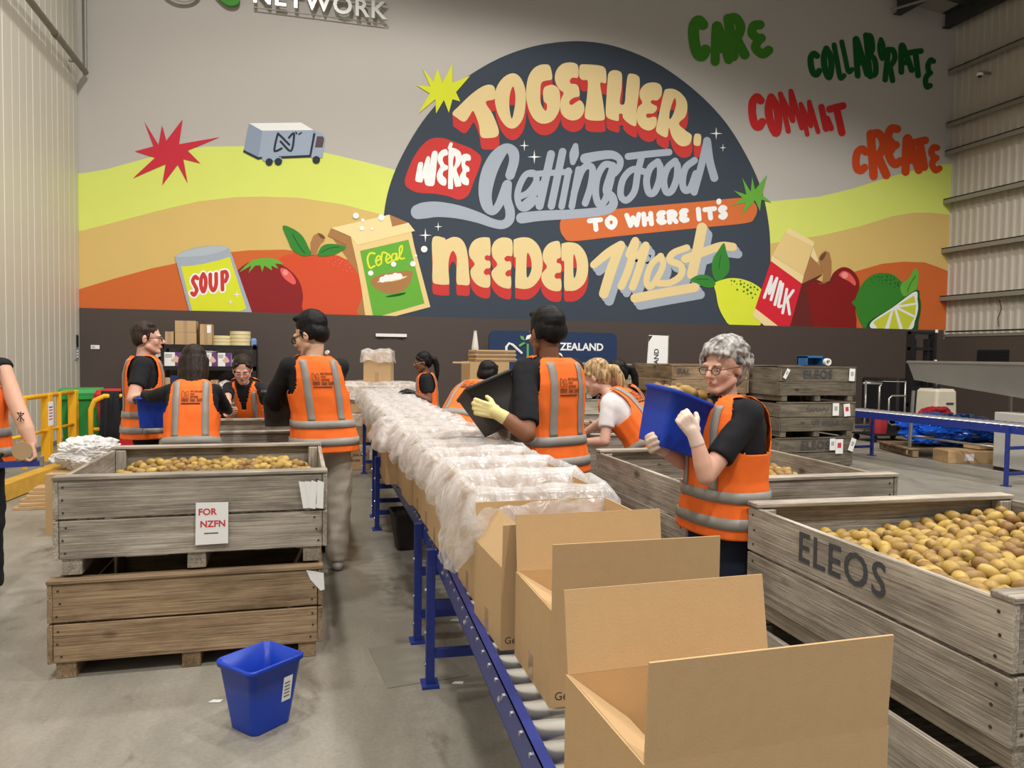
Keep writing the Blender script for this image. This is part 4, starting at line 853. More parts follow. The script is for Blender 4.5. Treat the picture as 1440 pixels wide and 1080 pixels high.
def liner(x, y, z, rz, seed, label, drop=.20, puff=1.0, group='plastic liners in the cartons'):
    n = 168; rows = [(-.17, -.030), (-.11, -.018), (-.05, -.010), (-.01, -.006), (.014, .004), (-.008, .020), (-.04, .034), (-.08, .042), (-.12, .046), (-.155, .042), (-.185, .030)]
    vs = []; fs = []; nr = len(rows)
    rid = lambda v, q: 1-2*abs(noise.noise(Vector(v)*q))          # sharp creases
    for j, (dz, off) in enumerate(rows):
        for i in range(n):
            u = i/n; p, nn = rrect_pt(u, CW, CD)
            p2, n2 = rrect_pt((u+.014) % 1, CW, CD); p3, n3 = rrect_pt((u-.014) % 1, CW, CD); nn = (nn+n2+n3).normalized()
            t = u*2*(CW+CD); lean = .25*math.sin(seed*2.3)
            s1 = noise.noise((t*5+j*lean, seed*9.1, j*.25)); cr = rid((t*5+j*(.22+lean), seed*3.1, j*.20), 1.0); cr2 = rid((t*11-j*.45, seed*1.7, j*.35), 1.0)
            outer = max(0, j-4)/6; left = 1+.35*max(0, -nn.x)+.4*max(0, -nn.y)
            if j >= 4: o_ = off*(1+.5*puff)+outer*puff*left*(.030*s1+.024*cr+.008*cr2)+.006*cr2; o_ = max(o_, .005)
            else: o_ = min(off+.008*cr*(4-j)/3, -.006)
            if j == 4: zz = dz+.016*noise.noise((t*6, seed, 1))+.012*cr
            elif j > 4: zz = dz*(drop/.18)*(1+.5*noise.noise((t*3.2, seed*3.7, 9)))+.010*cr2*outer
            else: zz = dz+.01*cr
            v = Vector((p.x, p.y, 0))+nn*o_
            vs.append((v.x, v.y, zz))
    for j in range(nr-1):
        for i in range(n):
            i2 = (i+1) % n; fs.append((j*n+i, j*n+i2, (j+1)*n+i2, (j+1)*n+i))
    me = bpy.data.meshes.new('liner'); me.from_pydata(vs, [], fs)
    e = link('plastic_liner', me, M_FILM, None, (x, y, z), (0, 0, rz), smooth=True)
    tag(e, label, 'plastic bag', group); return e
FL = .155
yy = 2.56; k = 0
LINED = []
while yy < 9.5:
    base = .595+.012*(yy-2.5)+(.0 if yy < 7 else .03*(yy-7))
    jx = RND.uniform(-.02, .025); jr = RND.uniform(-.012, .012)
    if abs(yy-5.1) < .18: jx = -.085
    LINED.append((base+jx, yy, jr)); yy += .352+RND.uniform(0, .012)
ordn = ['first', 'second', 'third', 'fourth', 'fifth', 'sixth', 'seventh', 'eighth', 'ninth', 'tenth', 'eleventh', 'twelfth', 'thirteenth', 'fourteenth', 'fifteenth', 'sixteenth', 'seventeenth', 'eighteenth', 'nineteenth', 'twentieth', 'twenty-first']
for k, (x, y, jr) in enumerate(LINED):
    c = carton(x, y, CZ, jr, '%s plastic lined carton counted from the open cartons' % ordn[k], {'n': -2, 'f': 2, 'l': 1, 'r': -1}, 'lined cartons on the conveyor', text=(k < 4), tape=(k < 5), Lf=.145)
    M_ = Matrix.Translation((x, y, 0)) @ Matrix.Rotation(jr, 4, 'Z'); q = M_ @ Vector((CW/2, CD/2, 0))
    liner(q.x, q.y, CZ+CH+FL, jr, k+1, 'clear plastic liner folded over the %s lined carton from the open ones' % ordn[k], drop=.12+.08*RND.random()+(.05 if k == 0 else 0), puff=.7+.5*RND.random())
# blue bucket in the foreground, charcoal one under the conveyor
def rr_ring(w, d, z, r, n=6, cx=0, cy=0):
    pts = []
    for (sx, sy, a0) in ((1, 1, 0), (-1, 1, PI/2), (-1, -1, PI), (1, -1, 3*PI/2)):
        for k in range(n+1):
            a = a0+PI/2*k/n; pts.append(Vector((cx+sx*(w/2-r)+r*math.cos(a), cy+sy*(d/2-r)+r*math.sin(a), z)))
    return pts
def tub(name, label, loc, rz, w0, d0, w1, d1, h, m, group=None, wave=0.0, rot=None, sticker=False):
    e = empty(name, loc, rz); tag(e, label, 'bucket', group)
    if rot is not None: e.rotation_euler = rot
    t = .005
    outer = [rr_ring(lerp(w0, w1, s), lerp(d0, d1, s), h*s, .03) for s in (0, .02, .5, .93)]
    lipo = [rr_ring(w1+.012, d1+.012, h*.93, .035), rr_ring(w1+.014, d1+.014, h*.99, .035), rr_ring(w1+.006, d1+.006, h, .032)]
    inner = [rr_ring(lerp(w0, w1, s)-2*t, lerp(d0, d1, s)-2*t, h*s, .026) for s in (1.0, .5, .03)]
    if wave:
        for rg in lipo+inner[:1]:
            for v in rg: v.z -= wave*(.5+.5*math.cos(math.atan2(v.y/d1, v.x/w1)*2))
    MB().loft(outer+lipo+inner).obj('body', m, e, smooth=False)
    for p in e.children[0].data.polygons: p.use_smooth = len(p.vertices) == 4
    if sticker:
        y = -(lerp(d0, d1, .62)/2+.001); MB().add([(.03, y+.010, h*.36), (.075, y+.010, h*.36), (.078, y-.003, h*.72), (.033, y-.003, h*.72)], [(0, 1, 2, 3)]).obj('sticker', M_PAPER, e)
        for i in range(5): MB().add([(.038, y+.006-i*.0017, h*(.42+.05*i)), (.066, y+.006-i*.0017, h*(.42+.05*i)), (.066, y+.005-i*.0017, h*(.435+.05*i)), (.038, y+.005-i*.0017, h*(.435+.05*i))], [(0, 1, 2, 3)]).obj('sticker_line', M_INK, e)
    return e
BK = tub('plastic_bucket', 'royal blue rectangular plastic bucket standing alone on the concrete floor', (-.165, 3.24, 0), math.radians(40), .185, .165, .262, .235, .29, M_BLUEPL, wave=.012, sticker=True)
tub('plastic_bucket', 'dark charcoal plastic bucket on the floor under the conveyor', (.80, 5.95, 0), .05, .16, .2, .24, .3, .30, M_DKPLASTIC)
# scraps on the floor
for i, (px, py) in enumerate([(303, 987), (644, 961), (640, 873)]):
    q = onz(px, py, .002); MB().prism([(q.x-.03, q.y, .001), (q.x+.02, q.y-.012, .001), (q.x+.03, q.y+.01, .001), (q.x-.01, q.y+.02, .001)], (0, 0, 1), .004).obj('paper_scrap', M_PAPER)
    tag(bpy.data.objects['paper_scrap' if i == 0 else 'paper_scrap.%03d' % i], ['white paper scrap lying on the floor beside blue bucket', 'small white scrap on the floor under the near conveyor', 'tiny white scrap on concrete beside the conveyor leg'][i], 'paper scrap')
# access cover cut in the floor
q = [onz(*p, .0015) for p in [(518, 912), (600, 901), (660, 950), (545, 968)]]
MB().prism([(v.x, v.y, .0) for v in q], (0, 0, 1), .003).obj('floor_cover', mat('cover_concrete', srgb(132, 127, 116), .5, var=.12, scale=12))
tag(bpy.data.objects['floor_cover'], 'square access cover set flush in the concrete floor', 'floor cover')

# ------------------------------------------------------------------ background: left side
def pipe_obj(name, pts, r, m, parent, n=8): return MB().tube(pts, r, n).obj(name, m, parent, smooth=True)
def line_pt(a, b, t): return Vector(a)+(Vector(b)-Vector(a))*t
k0, k1 = onz(-30, 722, 0), onz(114, 664, 0)
dk = (k1-k0).normalized(); nk = Vector((-dk.y, dk.x, 0))
if nk.x > 0: nk = -nk
KB = empty('timber_kerb', k0, math.atan2(dk.y, dk.x)); tag(KB, 'yellow painted timber kerb beam at the foot of the yellow barrier', 'kerb')
Lk = (k1-k0).length
plank('beam', Lk, .17, .15, (Lk/2, .075, .095), (0, 0, 0), mat('worn_yellow_timber', srgb(206, 160, 62), .75, var=.3, scale=9), KB)
plank('skid', Lk, .02, .11, (Lk/2, .075, .006), (0, 0, 0), M_BIN2, KB)
BR = empty('safety_barrier', k0+nk*.10, math.atan2(dk.y, dk.x)); tag(BR, 'yellow tubular safety barrier standing behind the timber kerb', 'barrier')
zt = 1.0
def t_px(target):
    lo, hi = 0, 1.2
    for _ in range(30):
        m_ = (lo+hi)/2; v = k0+dk*Lk*m_+nk*.22; lo, hi = (m_, hi) if px_of((v.x, v.y, .6))[0] < target else (lo, m_)
    return lo
for t, wide in ((t_px(36), 0), (t_px(71), 1), (t_px(85), 0), (t_px(108), 1)):
    w_ = .05 if wide else .024
    MB().box(Lk*t-w_, .11, .181, Lk*t+w_, .11+2*w_, zt).obj('post', M_YELLOW, BR, bevel=.006)
for z in (zt-.02, .56): pipe_obj('rail', [(0, .15, z), (Lk*t_px(108), .15, z)], .028 if z > .6 else .02, M_YELLOW, BR)
MB().box(Lk*.10, .09, .01, Lk*.20, .24, .18).obj('foot_plate', M_YELLOW, BR)
nb = empty('barrier_notice', k0+dk*Lk*t_px(58)+nk*.19+Vector((0, 0, .80))); nb.rotation_euler = (0, 0, math.atan2(dk.y, dk.x)); tag(nb, 'white printed notice hanging on the yellow barrier', 'notice')
MB().box(-.07, -.075, -.16, .07, -.073, .12).obj('sheet', M_PAPER, nb)
for i in range(5): MB().box(-.05, -.0765, .05-i*.035, .05, -.0752, .062-i*.035).obj('print_line', M_INK if i == 0 else mat('red_print', srgb(206, 60, 70), .8), nb)
# curved hoop rail with coats
h0 = onz(128, 634, .0); hy = 9.6
hb_ = ony(128, 600, hy); hp = [Vector((hb_.x, hy, .25)), Vector((hb_.x, hy, .85)), Vector((hb_.x+.04, hy, .95)), Vector((hb_.x+.14, hy, 1.0)), Vector((hb_.x+.42, hy+.1, 1.0)), Vector((hb_.x+.50, hy+.1, .95)), Vector((hb_.x+.52, hy+.1, 0))]
HR = empty('hoop_rail', (hb_.x, hy, 0)); tag(HR, 'yellow hoop rail with dark coats hung over it', 'rail')
pipe_obj('hoop', [p-Vector((hb_.x, hy, 0)) for p in hp], .03, M_YELLOW, HR); pipe_obj('post', [(0, 0, 0), (0, 0, .3)], .036, M_YELLOW, HR); pipe_obj('mid_rail', [(0, 0, .62), (.52, .1, .62)], .02, M_YELLOW, HR)
M_COAT = mat('black_coat_cloth', srgb(24, 24, 27), .9, var=.3, scale=12)
def drape(name, lab, x0, x1, y, ztop, zb, m, seed):
    vs = []; fs = []; n = 22
    prof = [(-.07, zb), (-.075, lerp(zb, ztop, .4)), (-.06, lerp(zb, ztop, .8)), (-.035, ztop+.02), (0, ztop+.04), (.035, ztop+.02), (.06, lerp(zb, ztop, .75)), (.075, lerp(zb, ztop, .25))]
    for j, (dy, z) in enumerate(prof):
        for i in range(n):
            t = i/(n-1); f = noise.noise((t*6+seed, j*.6, seed)); x = lerp(x0, x1, t)+.03*noise.noise((t*3, j*.5, seed+4))
            vs.append((x, y+dy+.035*f*(1 if abs(dy) > .03 else .2), z+(.10*noise.noise((t*5, seed, 2)) if j in (0, 7) else 0)))
    for j in range(len(prof)-1):
        for i in range(n-1): fs.append((j*n+i, j*n+i+1, (j+1)*n+i+1, (j+1)*n+i))
    me = bpy.data.meshes.new(name); me.from_pydata(vs, [], fs); o = link(name, me, m, smooth=True); s_ = o.modifiers.new('t', 'SOLIDIFY'); s_.thickness = .015
    tag(o, lab, 'coat'); return o
drape('draped_coat', 'black coat hung over the yellow hoop rail, nearest its curved end', hb_.x+.10, hb_.x+.30, hy+.03, 1.02, .42, M_COAT, 1)
drape('draped_coat', 'bulky black jacket heaped over the hoop rail next to the red bin', hb_.x+.30, hb_.x+.52, hy+.08, 1.04, .66, M_COAT, 6)
def wheelie(x, y, m, lab, rz=0):
    e = empty('wheelie_bin', (x, y, 0), rz); tag(e, lab, 'bin')
    MB().loft([rr_ring(.40, .42, .07, .04), rr_ring(.44, .48, .5, .04), rr_ring(.50, .56, .92, .04)]).obj('body', m, e)
    MB().loft([rr_ring(.54, .60, .92, .04), rr_ring(.55, .61, .96, .04), rr_ring(.50, .56, 1.01, .05)]).obj('lid', m, e)
    MB().box(-.28, -.31, .88, .28, -.27, .92).obj('rim', m, e)
    pipe_obj('handle', [(-.22, .33, .95), (-.22, .38, .98), (.22, .38, .98), (.22, .33, .95)], .016, m, e)
    for s in (-1, 1): MB().tube([(s*.24, .2, .10), (s*.19, .2, .10)], .10, 18).obj('wheel', M_BLACK, e)
    return e
q = ony(116, 600, 11.3); wheelie(q.x, 11.3, M_GREENPL, 'green wheelie bin against the brown wall behind yellow barrier', .2)
q = ony(166, 600, 11.0); wheelie(q.x+.05, 11.0, M_REDPL, 'red wheelie bin beside the hung black coats', 0)
def crumple(name, lab, c, r, m, seed, cat='plastic bag', sq=(1, 1, .7), amp=.35, sub=4, base=None):
    bm = bmesh.new(); bmesh.ops.create_icosphere(bm, subdivisions=sub, radius=1)
    for v in bm.verts:
        d = v.co.normalized(); a = 1+amp*noise.noise(d*2.2+Vector((seed, 0, 0)))+amp*.55*abs(noise.noise(d*5.5+Vector((0, seed, 0))))+amp*.3*noise.noise(d*12+Vector((0, 0, seed)))
        v.co = Vector((d.x*sq[0], d.y*sq[1], d.z*sq[2]))*r*a
        if base is not None: v.co.z = max(v.co.z, base-c[2])
    me = bpy.data.meshes.new(name); bm.to_mesh(me); bm.free()
    o = link(name, me, m, None, c); tag(o, lab, cat); return o
M_BAGW = mat('white_bag_film', srgb(226, 224, 222), .35, var=.05, spec=.6)
q = onz(152, 640, .3); crumple('crumpled_plastic', 'heap of crumpled white plastic film behind the left bin stack', (-1.80, 7.3, .62), .21, M_BAGW, 3, sq=(1.2, .9, .7), base=.50, sub=5)
cbx = box_obj('flattened_cartons', M_CARD, -2.05, 7.0, 0, -1.5, 7.6, .50); tag(cbx, 'low carton under the crumpled white film', 'carton')
# folded carton pile near the kerb
fp = empty('cardboard_pile', (onz(62, 712, 0).x, onz(62, 712, 0).y, 0)); tag(fp, 'small pile of flattened cardboard beside the left bin stack', 'cardboard')
for i in range(6): plank('sheet', .42-.03*i, .03, .34-.03*i, (.01*i, .012*i, .015+.032*i), (0, 0, RND.uniform(-.12, .12)), M_CARD, fp)

# ------------------------------------------------------------------ shelving rack against the back wall
RY0, RY1 = 14.05, 14.60; rx0 = ony(226, 500, 14.05).x; rx1 = ony(360, 500, 14.05).x
RK = empty('shelving_rack', (rx0, RY0, 0)); tag(RK, 'black steel shelving rack against the brown wall', 'shelving'); RW = rx1-rx0
zs = [.35, .80, ony(290, 515, 14.05).z, ony(290, 485, 14.05).z]
for x in (0, RW-.05):
    for y in (0, RY1-RY0-.05): MB().box(x, y, 0, x+.05, y+.05, zs[-1]+.02).obj('upright', M_BLACK, RK)
for z in zs: MB().box(0, 0, z-.07, RW, .03, z).box(0, RY1-RY0-.03, z-.07, RW, RY1-RY0, z).box(0, .03, z-.02, RW, RY1-RY0-.03, z).obj('shelf', M_BLACK, RK)
def small_carton(px0, px1, z, h, dep, lab, label_patch=False, yy=RY0+.05, seam=True):
    x0, x1 = ony(px0, 480, yy).x, ony(px1, 480, yy).x
    e = empty('shelf_carton', ((x0+x1)/2, yy, z)); w = x1-x0; tag(e, lab, 'carton')
    MB().box(-w/2, 0, 0, w/2, dep, h).obj('body', M_CARD, e, bevel=.004)
    MB().box(-.03, -.002, 0, .03, 0, h).obj('tape', mat('packing_tape', srgb(176, 146, 108), .18), e)
    if label_patch: MB().box(w*.1, -.004, h*.58, w*.42, -.002, h*.95).obj('label', M_PAPER, e)
    return e
zt = zs[-1]
small_carton(232, 244, zt, .22, .3, 'small carton at the left end of the rack top')
small_carton(246, 276, zt, .21, .34, 'lower of two stacked cartons on the rack top'); small_carton(246, 275.5, zt+.212, .20, .34, 'upper of two stacked cartons on the rack top')
small_carton(281, 298, zt, .36, .3, 'tall carton with white label on the rack top', True)
M_TAPE = mat('cream_tape_roll', srgb(226, 210, 160), .6, var=.05)
def roll(px, z, r, hgt, lab, yy=14.28):
    x = ony(px, 480, yy).x; e = empty('tape_roll', (x, yy, z)); tag(e, lab, 'tape roll', 'cream strap rolls on the rack')
    MB().lathe([(r*.45, 0), (r, 0), (r, hgt-.004), (r*.45, hgt-.004), (r*.45, 0)], 26, cap0=False, cap1=False).obj('roll', M_TAPE, e, smooth=False)
    MB().lathe([(r*.40, .002), (r*.45, .002), (r*.45, hgt-.006), (r*.40, hgt-.006), (r*.40, .002)], 20, cap0=False, cap1=False).obj('core', M_CARD, e)
for i in range(3): roll(312, zt+.058*i, .165, .056, ['bottom', 'middle', 'top'][i]+' cream roll of the shorter pile of three on rack')
for i in range(4): roll(338, zt+.064*i, .175, .062, ['lowest', 'second', 'third', 'topmost'][i]+' cream roll of the taller pile of four on rack')
bxx = ony(357, 478, 14.25).x; bc = MB().loft([rr_ring(.09, .09, 0, .02), rr_ring(.10, .10, .10, .02), rr_ring(.06, .06, .13, .02)]).obj('cleaning_bottle', mat('pale_blue_plastic', srgb(120, 150, 206), .4), None, (bxx, 14.25, zt)); tag(bc, 'small pale blue container at the end of rack top', 'container')
M_PURPLE = mat('purple_print', srgb(104, 62, 124), .6); M_SKINP = mat('printed_hand', srgb(220, 180, 160), .7)
def glove_box(px0, px1, z, lab):
    x0, x1 = ony(px0, 505, RY0+.04).x, ony(px1, 505, RY0+.04).x; e = empty('glove_box', ((x0+x1)/2, RY0+.04, z)); w = x1-x0; tag(e, lab, 'box', 'purple glove boxes on the rack'); h = .235
    MB().box(-w/2, 0, 0, w/2, .3, h).obj('body', M_PAPER, e); MB().box(.06*w, -.003, 0, w/2, 0, h).obj('purple_panel', M_PURPLE, e)
    MB().prism([(-.18*w, -.004, .10), (-.02*w, -.004, .07), (.22*w, -.004, .06), (.40*w, -.004, .09), (.30*w, -.004, .13), (.12*w, -.004, .18), (-.05*w, -.004, .13)], (0, 1, 0), .0008).obj('printed_hand', M_SKINP, e)
    for i in range(3): MB().box(-w*.46, -.002, h*.9-.02-.022*i, -w*.1, 0, h*.9-.012-.022*i).obj('print_line', M_INK, e)
glove_box(231, 258, zs[2], 'purple and white glove box beside the profile man'); glove_box(287, 306, zs[2], 'purple and white glove box in the middle of the rack'); glove_box(306.5, 325, zs[2], 'mostly purple glove box beside the white bags on rack')
crumple('shelf_bag', 'clear plastic bag lying on a glove box in the rack', (ony(294, 498, 14.2).x, 14.2, zs[2]+.26), .09, M_BAGW, 9, sq=(1.5, 1, .4), base=zs[2]+.236)
crumple('shelf_bag', 'white plastic bag hanging at the end of the rack', (ony(331, 508, 14.03).x, 14.2, zs[2]+.08), .07, M_BAGW, 12, sq=(.8, .8, 1.1), base=zs[2])
small_carton(222, 239, zs[1], .26, .3, 'carton on the lower rack shelf beside the profile man'); cr_ = box_obj('storage_crate', mat('navy_crate', srgb(34, 50, 92), .5), ony(240, 520, 14.1).x, 14.1, zs[1], ony(258, 520, 14.1).x, 14.4, zs[1]+.30); tag(cr_, 'navy plastic crate on the lower rack shelf', 'crate')
small_carton(296, 306, zs[1], .22, .3, 'narrow carton on the lower rack shelf between the two women')
crumple('shelf_bag', 'white bag on the lower shelf behind the front-facing woman', (ony(316, 540, 14.1).x, 14.25, zs[1]+.10), .13, M_BAGW, 15, sq=(1, .8, .8), base=zs[1])
sgl = ony(222, 508, 13.95); reel = empty('cable_reel', (sgl.x, 14.2, zs[2])); tag(reel, 'small white reel on the rack behind the man in profile', 'reel')
for y in (0, .10): MB().lathe([(.03, 0), (.11, 0), (.11, .012), (.03, .012)], 18, Matrix.Translation((0, y, .11)) @ Matrix.Rotation(-PI/2, 4, 'X')).obj('flange', M_WHITE, reel)
MB().lathe([(.05, 0), (.05, .10)], 16, Matrix.Translation((0, .0, .11)) @ Matrix.Rotation(-PI/2, 4, 'X')).obj('drum', M_BLACK, reel)

# ------------------------------------------------------------------ stacked finished cartons at the conveyor end
def closed_carton(x, y, z, w, d, h, lab, rz=0, logo=False, grp='closed cartons stacked beyond the conveyor'):
    e = empty('stacked_carton', (x, y, z), rz); tag(e, lab, 'carton', grp)
    MB().box(-w/2, 0, 0, w/2, d, h).obj('body', M_CARD, e, bevel=.006)
    MB().box(-.025, -.0015, 0, .025, 0, h*.35).obj('tape', MATS['packing_tape'], e)
    if logo:
        for s in ([(-.16, .0), (-.18, .01), (-.18, .10), (-.10, .0)], [(-.15, .08), (-.08, -.01), (-.08, .09), (-.11, .10)]):
            MB().tube([(px, -.004, h*.36+pz*.8) for px, pz in s], .006, 5).obj('logo', M_INK, e)
        for i, t in enumerate(('NEW ZEALAND', 'FOOD', 'NETWORK')): put_text('print', t, .042, M_INK, plane_M((-.05, -.003, h*.36+.075-.036*i), (1, 0, 0), (0, 0, 1)), e, align='LEFT', bold=.001)
    return e
sx = ony(489, 640, 10.0).x
closed_carton(sx, 10.0, 0, .56, .42, .34, 'bottom carton of the pile with printed food network logo', 0, True)
closed_carton(sx+.0, 10.0, .345, .56, .42, .40, 'middle carton of the pile beside the conveyor end', 0)
closed_carton(sx+.02, 10.0, .75, .58, .42, .36, 'upper printed carton in the pile by the conveyor end', 0, True)
closed_carton(sx+.64, 10.15, 0, .5, .42, .74, 'tall plain carton behind the far conveyor legs', 0); closed_carton(sx+.62, 10.15, .745, .52, .42, .36, 'carton under the plastic film behind conveyor end', 0)
tcx = ony(530, 510, 10.2).x; closed_carton(tcx, 10.2, 1.12, .36, .34, .44, 'carton on top of the pile capped with plastic', -.25)
def film_cap(name, lab, x, y, z, w, d, drop, seed, rz=0, top=.02, amp=.025):
    n = 64; rows = 9; vs = []; fs = []
    for j in range(rows):
        t = j/(rows-1)
        for i in range(n):
            p, nn = rrect_pt(i/n, w, d)
            if t < .45: q_ = p*(t/.45); zz = top+.03*noise.noise((q_.x*9+seed, q_.y*9, 0))
            else:
                s = (t-.45)/.55; q_ = p+nn*(.008+amp*s*(1+noise.noise((p.x*12+seed, p.y*12, s*2)))); zz = top-drop*s*(1+.3*noise.noise((p.x*6, p.y*6+seed, 3)))
            vs.append((q_.x, q_.y, zz))
        for i in range(n):
            if j: fs.append(((j-1)*n+i, (j-1)*n+(i+1) % n, j*n+(i+1) % n, j*n+i))
    me = bpy.data.meshes.new(name); me.from_pydata(vs, [], fs); o = link(name, me, M_FILM, None, (x, y, z), (0, 0, rz), smooth=True); tag(o, lab, 'plastic film', 'film caps on the stacked cartons'); return o
film_cap('film_cap', 'clear film over the topmost carton of the pile', tcx+.03, 10.36, 1.565, .38, .36, .17, 2, -.25)
film_cap('film_cap', 'wrinkled film over the wide cartons beyond the conveyor', sx+.34, 10.25, 1.12, 1.22, .5, .20, 7, 0, .03, .04)
film_cap('film_cap', 'film hanging out of the middle carton of pile', sx, 10.2, .75, .57, .43, .16, 11, 0, .0)
film_cap('film_cap', 'film hanging out of the bottom carton of pile', sx, 10.2, .345, .57, .43, .10, 15, 0, .0)

# ------------------------------------------------------------------ middle: display carton, banner, flags, far bins
dy = 8.6; dx0, dx1 = ony(661, 520, dy).x, ony(716, 520, dy).x
DC = empty('display_carton', ((dx0+dx1)/2, dy, 0)); tag(DC, 'tall brown carton with open side flaps holding flattened cartons', 'carton'); w = (dx1-dx0)/2
zt = ony(690, 509, dy).z
MB().box(-w, 0, .66, w, .5, zt).obj('body', M_CARD, DC); MB().box(-w-.2, .02, zt-.02, -w, .03, zt).obj('flap', M_CARD_IN, DC)
MB().add([(-w, 0, 1.09), (-w-.24, -.1, 1.06), (-w-.1, .2, 1.10), (-w, .3, 1.12)], [(0, 1, 2, 3)]).obj('flap', M_CARD_IN, DC)
MB().box(-w*.9, .05, 0, w*.9, .45, .66).obj('base_carton', M_CARD, DC)
for x in (-.15, .02): MB().box(w*x, -.003, zt-.16, w*x+.006, 0, zt-.04).obj('hand_slot', M_INK, DC)
fc = empty('flattened_carton_stack', ((ony(669, 500, dy).x+ony(727, 500, dy).x)/2, dy+.02, zt)); tag(fc, 'stack of flattened cartons lying on the display carton', 'cardboard')
fw = (ony(727, 500, dy).x-ony(669, 500, dy).x); 
for i in range(6): plank('flat_carton', fw-.01*(i % 3), .022, .42, (.006*(i % 2), .23, .012+.0235*i), (0, 0, .01*(i % 3-1)), M_CARD if i % 2 else mat('grey_brown_card', srgb(140, 116, 88), .85), fc)
um = empty('furled_banner', (ony(668, 500, 9.3).x, 9.3, 0)); tag(um, 'furled white cloth banner standing beside the display carton', 'banner')
MB().lathe([(.02, .7), (.03, 1.2), (.045, 1.45), (.045, 1.62), (.018, 1.82), (.022, 1.835)], 9).obj('cloth', mat('white_cloth', srgb(214, 210, 202), .8), um); pipe_obj('pole', [(0, 0, 0), (0, 0, .75)], .012, M_STEEL, um); MB().lathe([(.16, 0), (.15, .03), (.02, .05)], 14).obj('base', M_BLACK, um)
by = 14.3; b0, b1 = ony(688, 464, by), ony(868, 466, by)
NB = empty('navy_banner', ((b0.x+b1.x)/2, by, 0)); tag(NB, 'navy blue food network banner against the brown wall', 'banner'); hw = (b1.x-b0.x)/2
MB().loft([[Vector((v.x, y, v.y+1.42)) for v in rr_ring(2*hw, 1.16, 0, .14)] for y in (0, .05)]).obj('panel', mat('navy_fabric', srgb(28, 50, 86), .7, var=.1, scale=3), NB)
for x in (-hw*.7, hw*.7): MB().box(x-.04, .0, 0, x+.04, .05, .86).box(x-.06, -.2, 0, x+.06, .3, .03).obj('stand_leg', M_BLACK, NB)
def bt(px, py): v = ony(px, py, by-.012); return (v.x-NB.location.x, -.012, v.z)
for s, m in (([(712, 508), (712, 488), (716, 483), (721, 485), (734, 497)], M_PAPER), ([(730, 487), (737, 482.5), (742, 484), (742, 520), (738, 520), (724, 505)], mat('banner_green', srgb(104, 164, 96), .7))):
    MB().tube([bt(*p) for p in s], .026, 8).obj('emblem', m, NB)
for pts, m in (([(731, 472), (736, 473), (738, 479), (733, 477)], MATS['banner_green']), ([(739, 478), (741, 472), (747, 470), (746, 476)], M_PAPER)):
    MB().prism([bt(*p) for p in pts], (0, 1, 0), .006).obj('emblem_leaf', m, NB)
zz = bt(800, 488)[2]; xx0, xx1 = bt(752, 488)[0], bt(848, 489)[0]
me = text_mesh('NEW ZEALAND', .2, 0, .006, 'LEFT'); xs = [v.co.x for v in me.vertices]; kk = (xx1-xx0)/(max(xs)-min(xs)); bpy.data.meshes.remove(me)
put_text('print', 'NEW ZEALAND', .2*kk, M_PAPER, plane_M((xx0, -.004, zz), (1, 0, 0), (0, 0, 1)), NB, align='LEFT', bold=.006)
put_text('print', 'NETWORK', .2*kk, M_PAPER, plane_M((xx0, -.004, zz-.40), (1, 0, 0), (0, 0, 1)), NB, align='LEFT', bold=.006)
put_text('print', 'FOOD', .2*kk, M_PAPER, plane_M((xx0, -.004, zz-.20), (1, 0, 0), (0, 0, 1)), NB, align='LEFT', bold=.006)
wf0, wf1 = ony(909, 471, 13.6), ony(941, 471, 13.6)
WF = empty('white_flag', ((wf0.x+wf1.x)/2, 13.6, 0)); tag(WF, 'upright white feather flag with black lettering above the bins', 'flag'); w = (wf1.x-wf0.x)/2
MB().prism([(-w*.75, 0, wf0.z), (w, 0, wf0.z-.01), (w*.75, 0, .9), (-w, 0, .9)], (0, 1, 0), .02).obj('cloth', M_PAPER, WF); MB().prism([(-w*.8, -.003, wf0.z-.02), (-w*.45, -.003, wf0.z-.01), (-w*.8, -.003, wf0.z-.14)], (0, 1, 0), .001).obj('corner_print', M_INK, WF)
pipe_obj('pole', [(w*.9, .01, 0), (w*.95, .01, wf0.z)], .014, M_STEEL, WF); put_text('print', 'NEW ZEALAND', .14, M_INK, plane_M((-.02, -.004, ony(920, 490, 13.6).z-.50), (0, 0, 1), (-1, 0, 0)), WF, align='CENTER', bold=.003)
MB().box(-.2, -.2, 0, .4, .25, .02).obj('base', M_BLACK, WF)
def stack(x, y, n, rz, lab, m=M_BIND, w=1.2, d=1.2):
    o = []
    for i in range(n):
        o.append(fruit_bin(x+RND.uniform(-.012, .012), y+RND.uniform(-.012, .012), i*(BH+.006), rz+RND.uniform(-.01, .01), '%s bin of %s' % ({0: 'bottom', n-1: 'top'}.get(i, 'middle' if n == 3 else 'second'), lab), m, w, d, group='background bin stacks'))
    return o
stack(3.72, 10.05, 3, 0, 'the pale stack behind the bending blonde worker', M_BIN)
PS = stack(5.45, 9.92, 3, 0, 'the stack marked PAL behind the grey-haired woman', M_BIN2)
put_text('stencil', 'PAL', .12, M_STENCIL, plane_M((-.42, -.612, .37), (1, 0, 0), (0, 0, 1)), PS[2])
EX, EY = 6.72, 9.30
ST = stack(EX, EY, 3, 0, 'the stack stencilled ELEOS by the far conveyor', M_BIND)
for i, t in ((0, 'ELEOS'), (2, 'ELEOS')): put_text('stencil', t, .155, M_STENCIL, plane_M((-.02, -.612, .365), (1, 0, 0), (0, 0, 1)), ST[i], bold=.003, space=1.1)
put_text('stencil', 'YAMAPU', .09, M_STENCIL, plane_M((-.02, -.612, .37), (1, 0, 0), (0, 0, 1)), ST[1]); put_text('stencil', 'UT SEEKA', .10, M_STENCIL, plane_M((.12, -.612, .19), (1, 0, 0), (0, 0, 1)), ST[1])
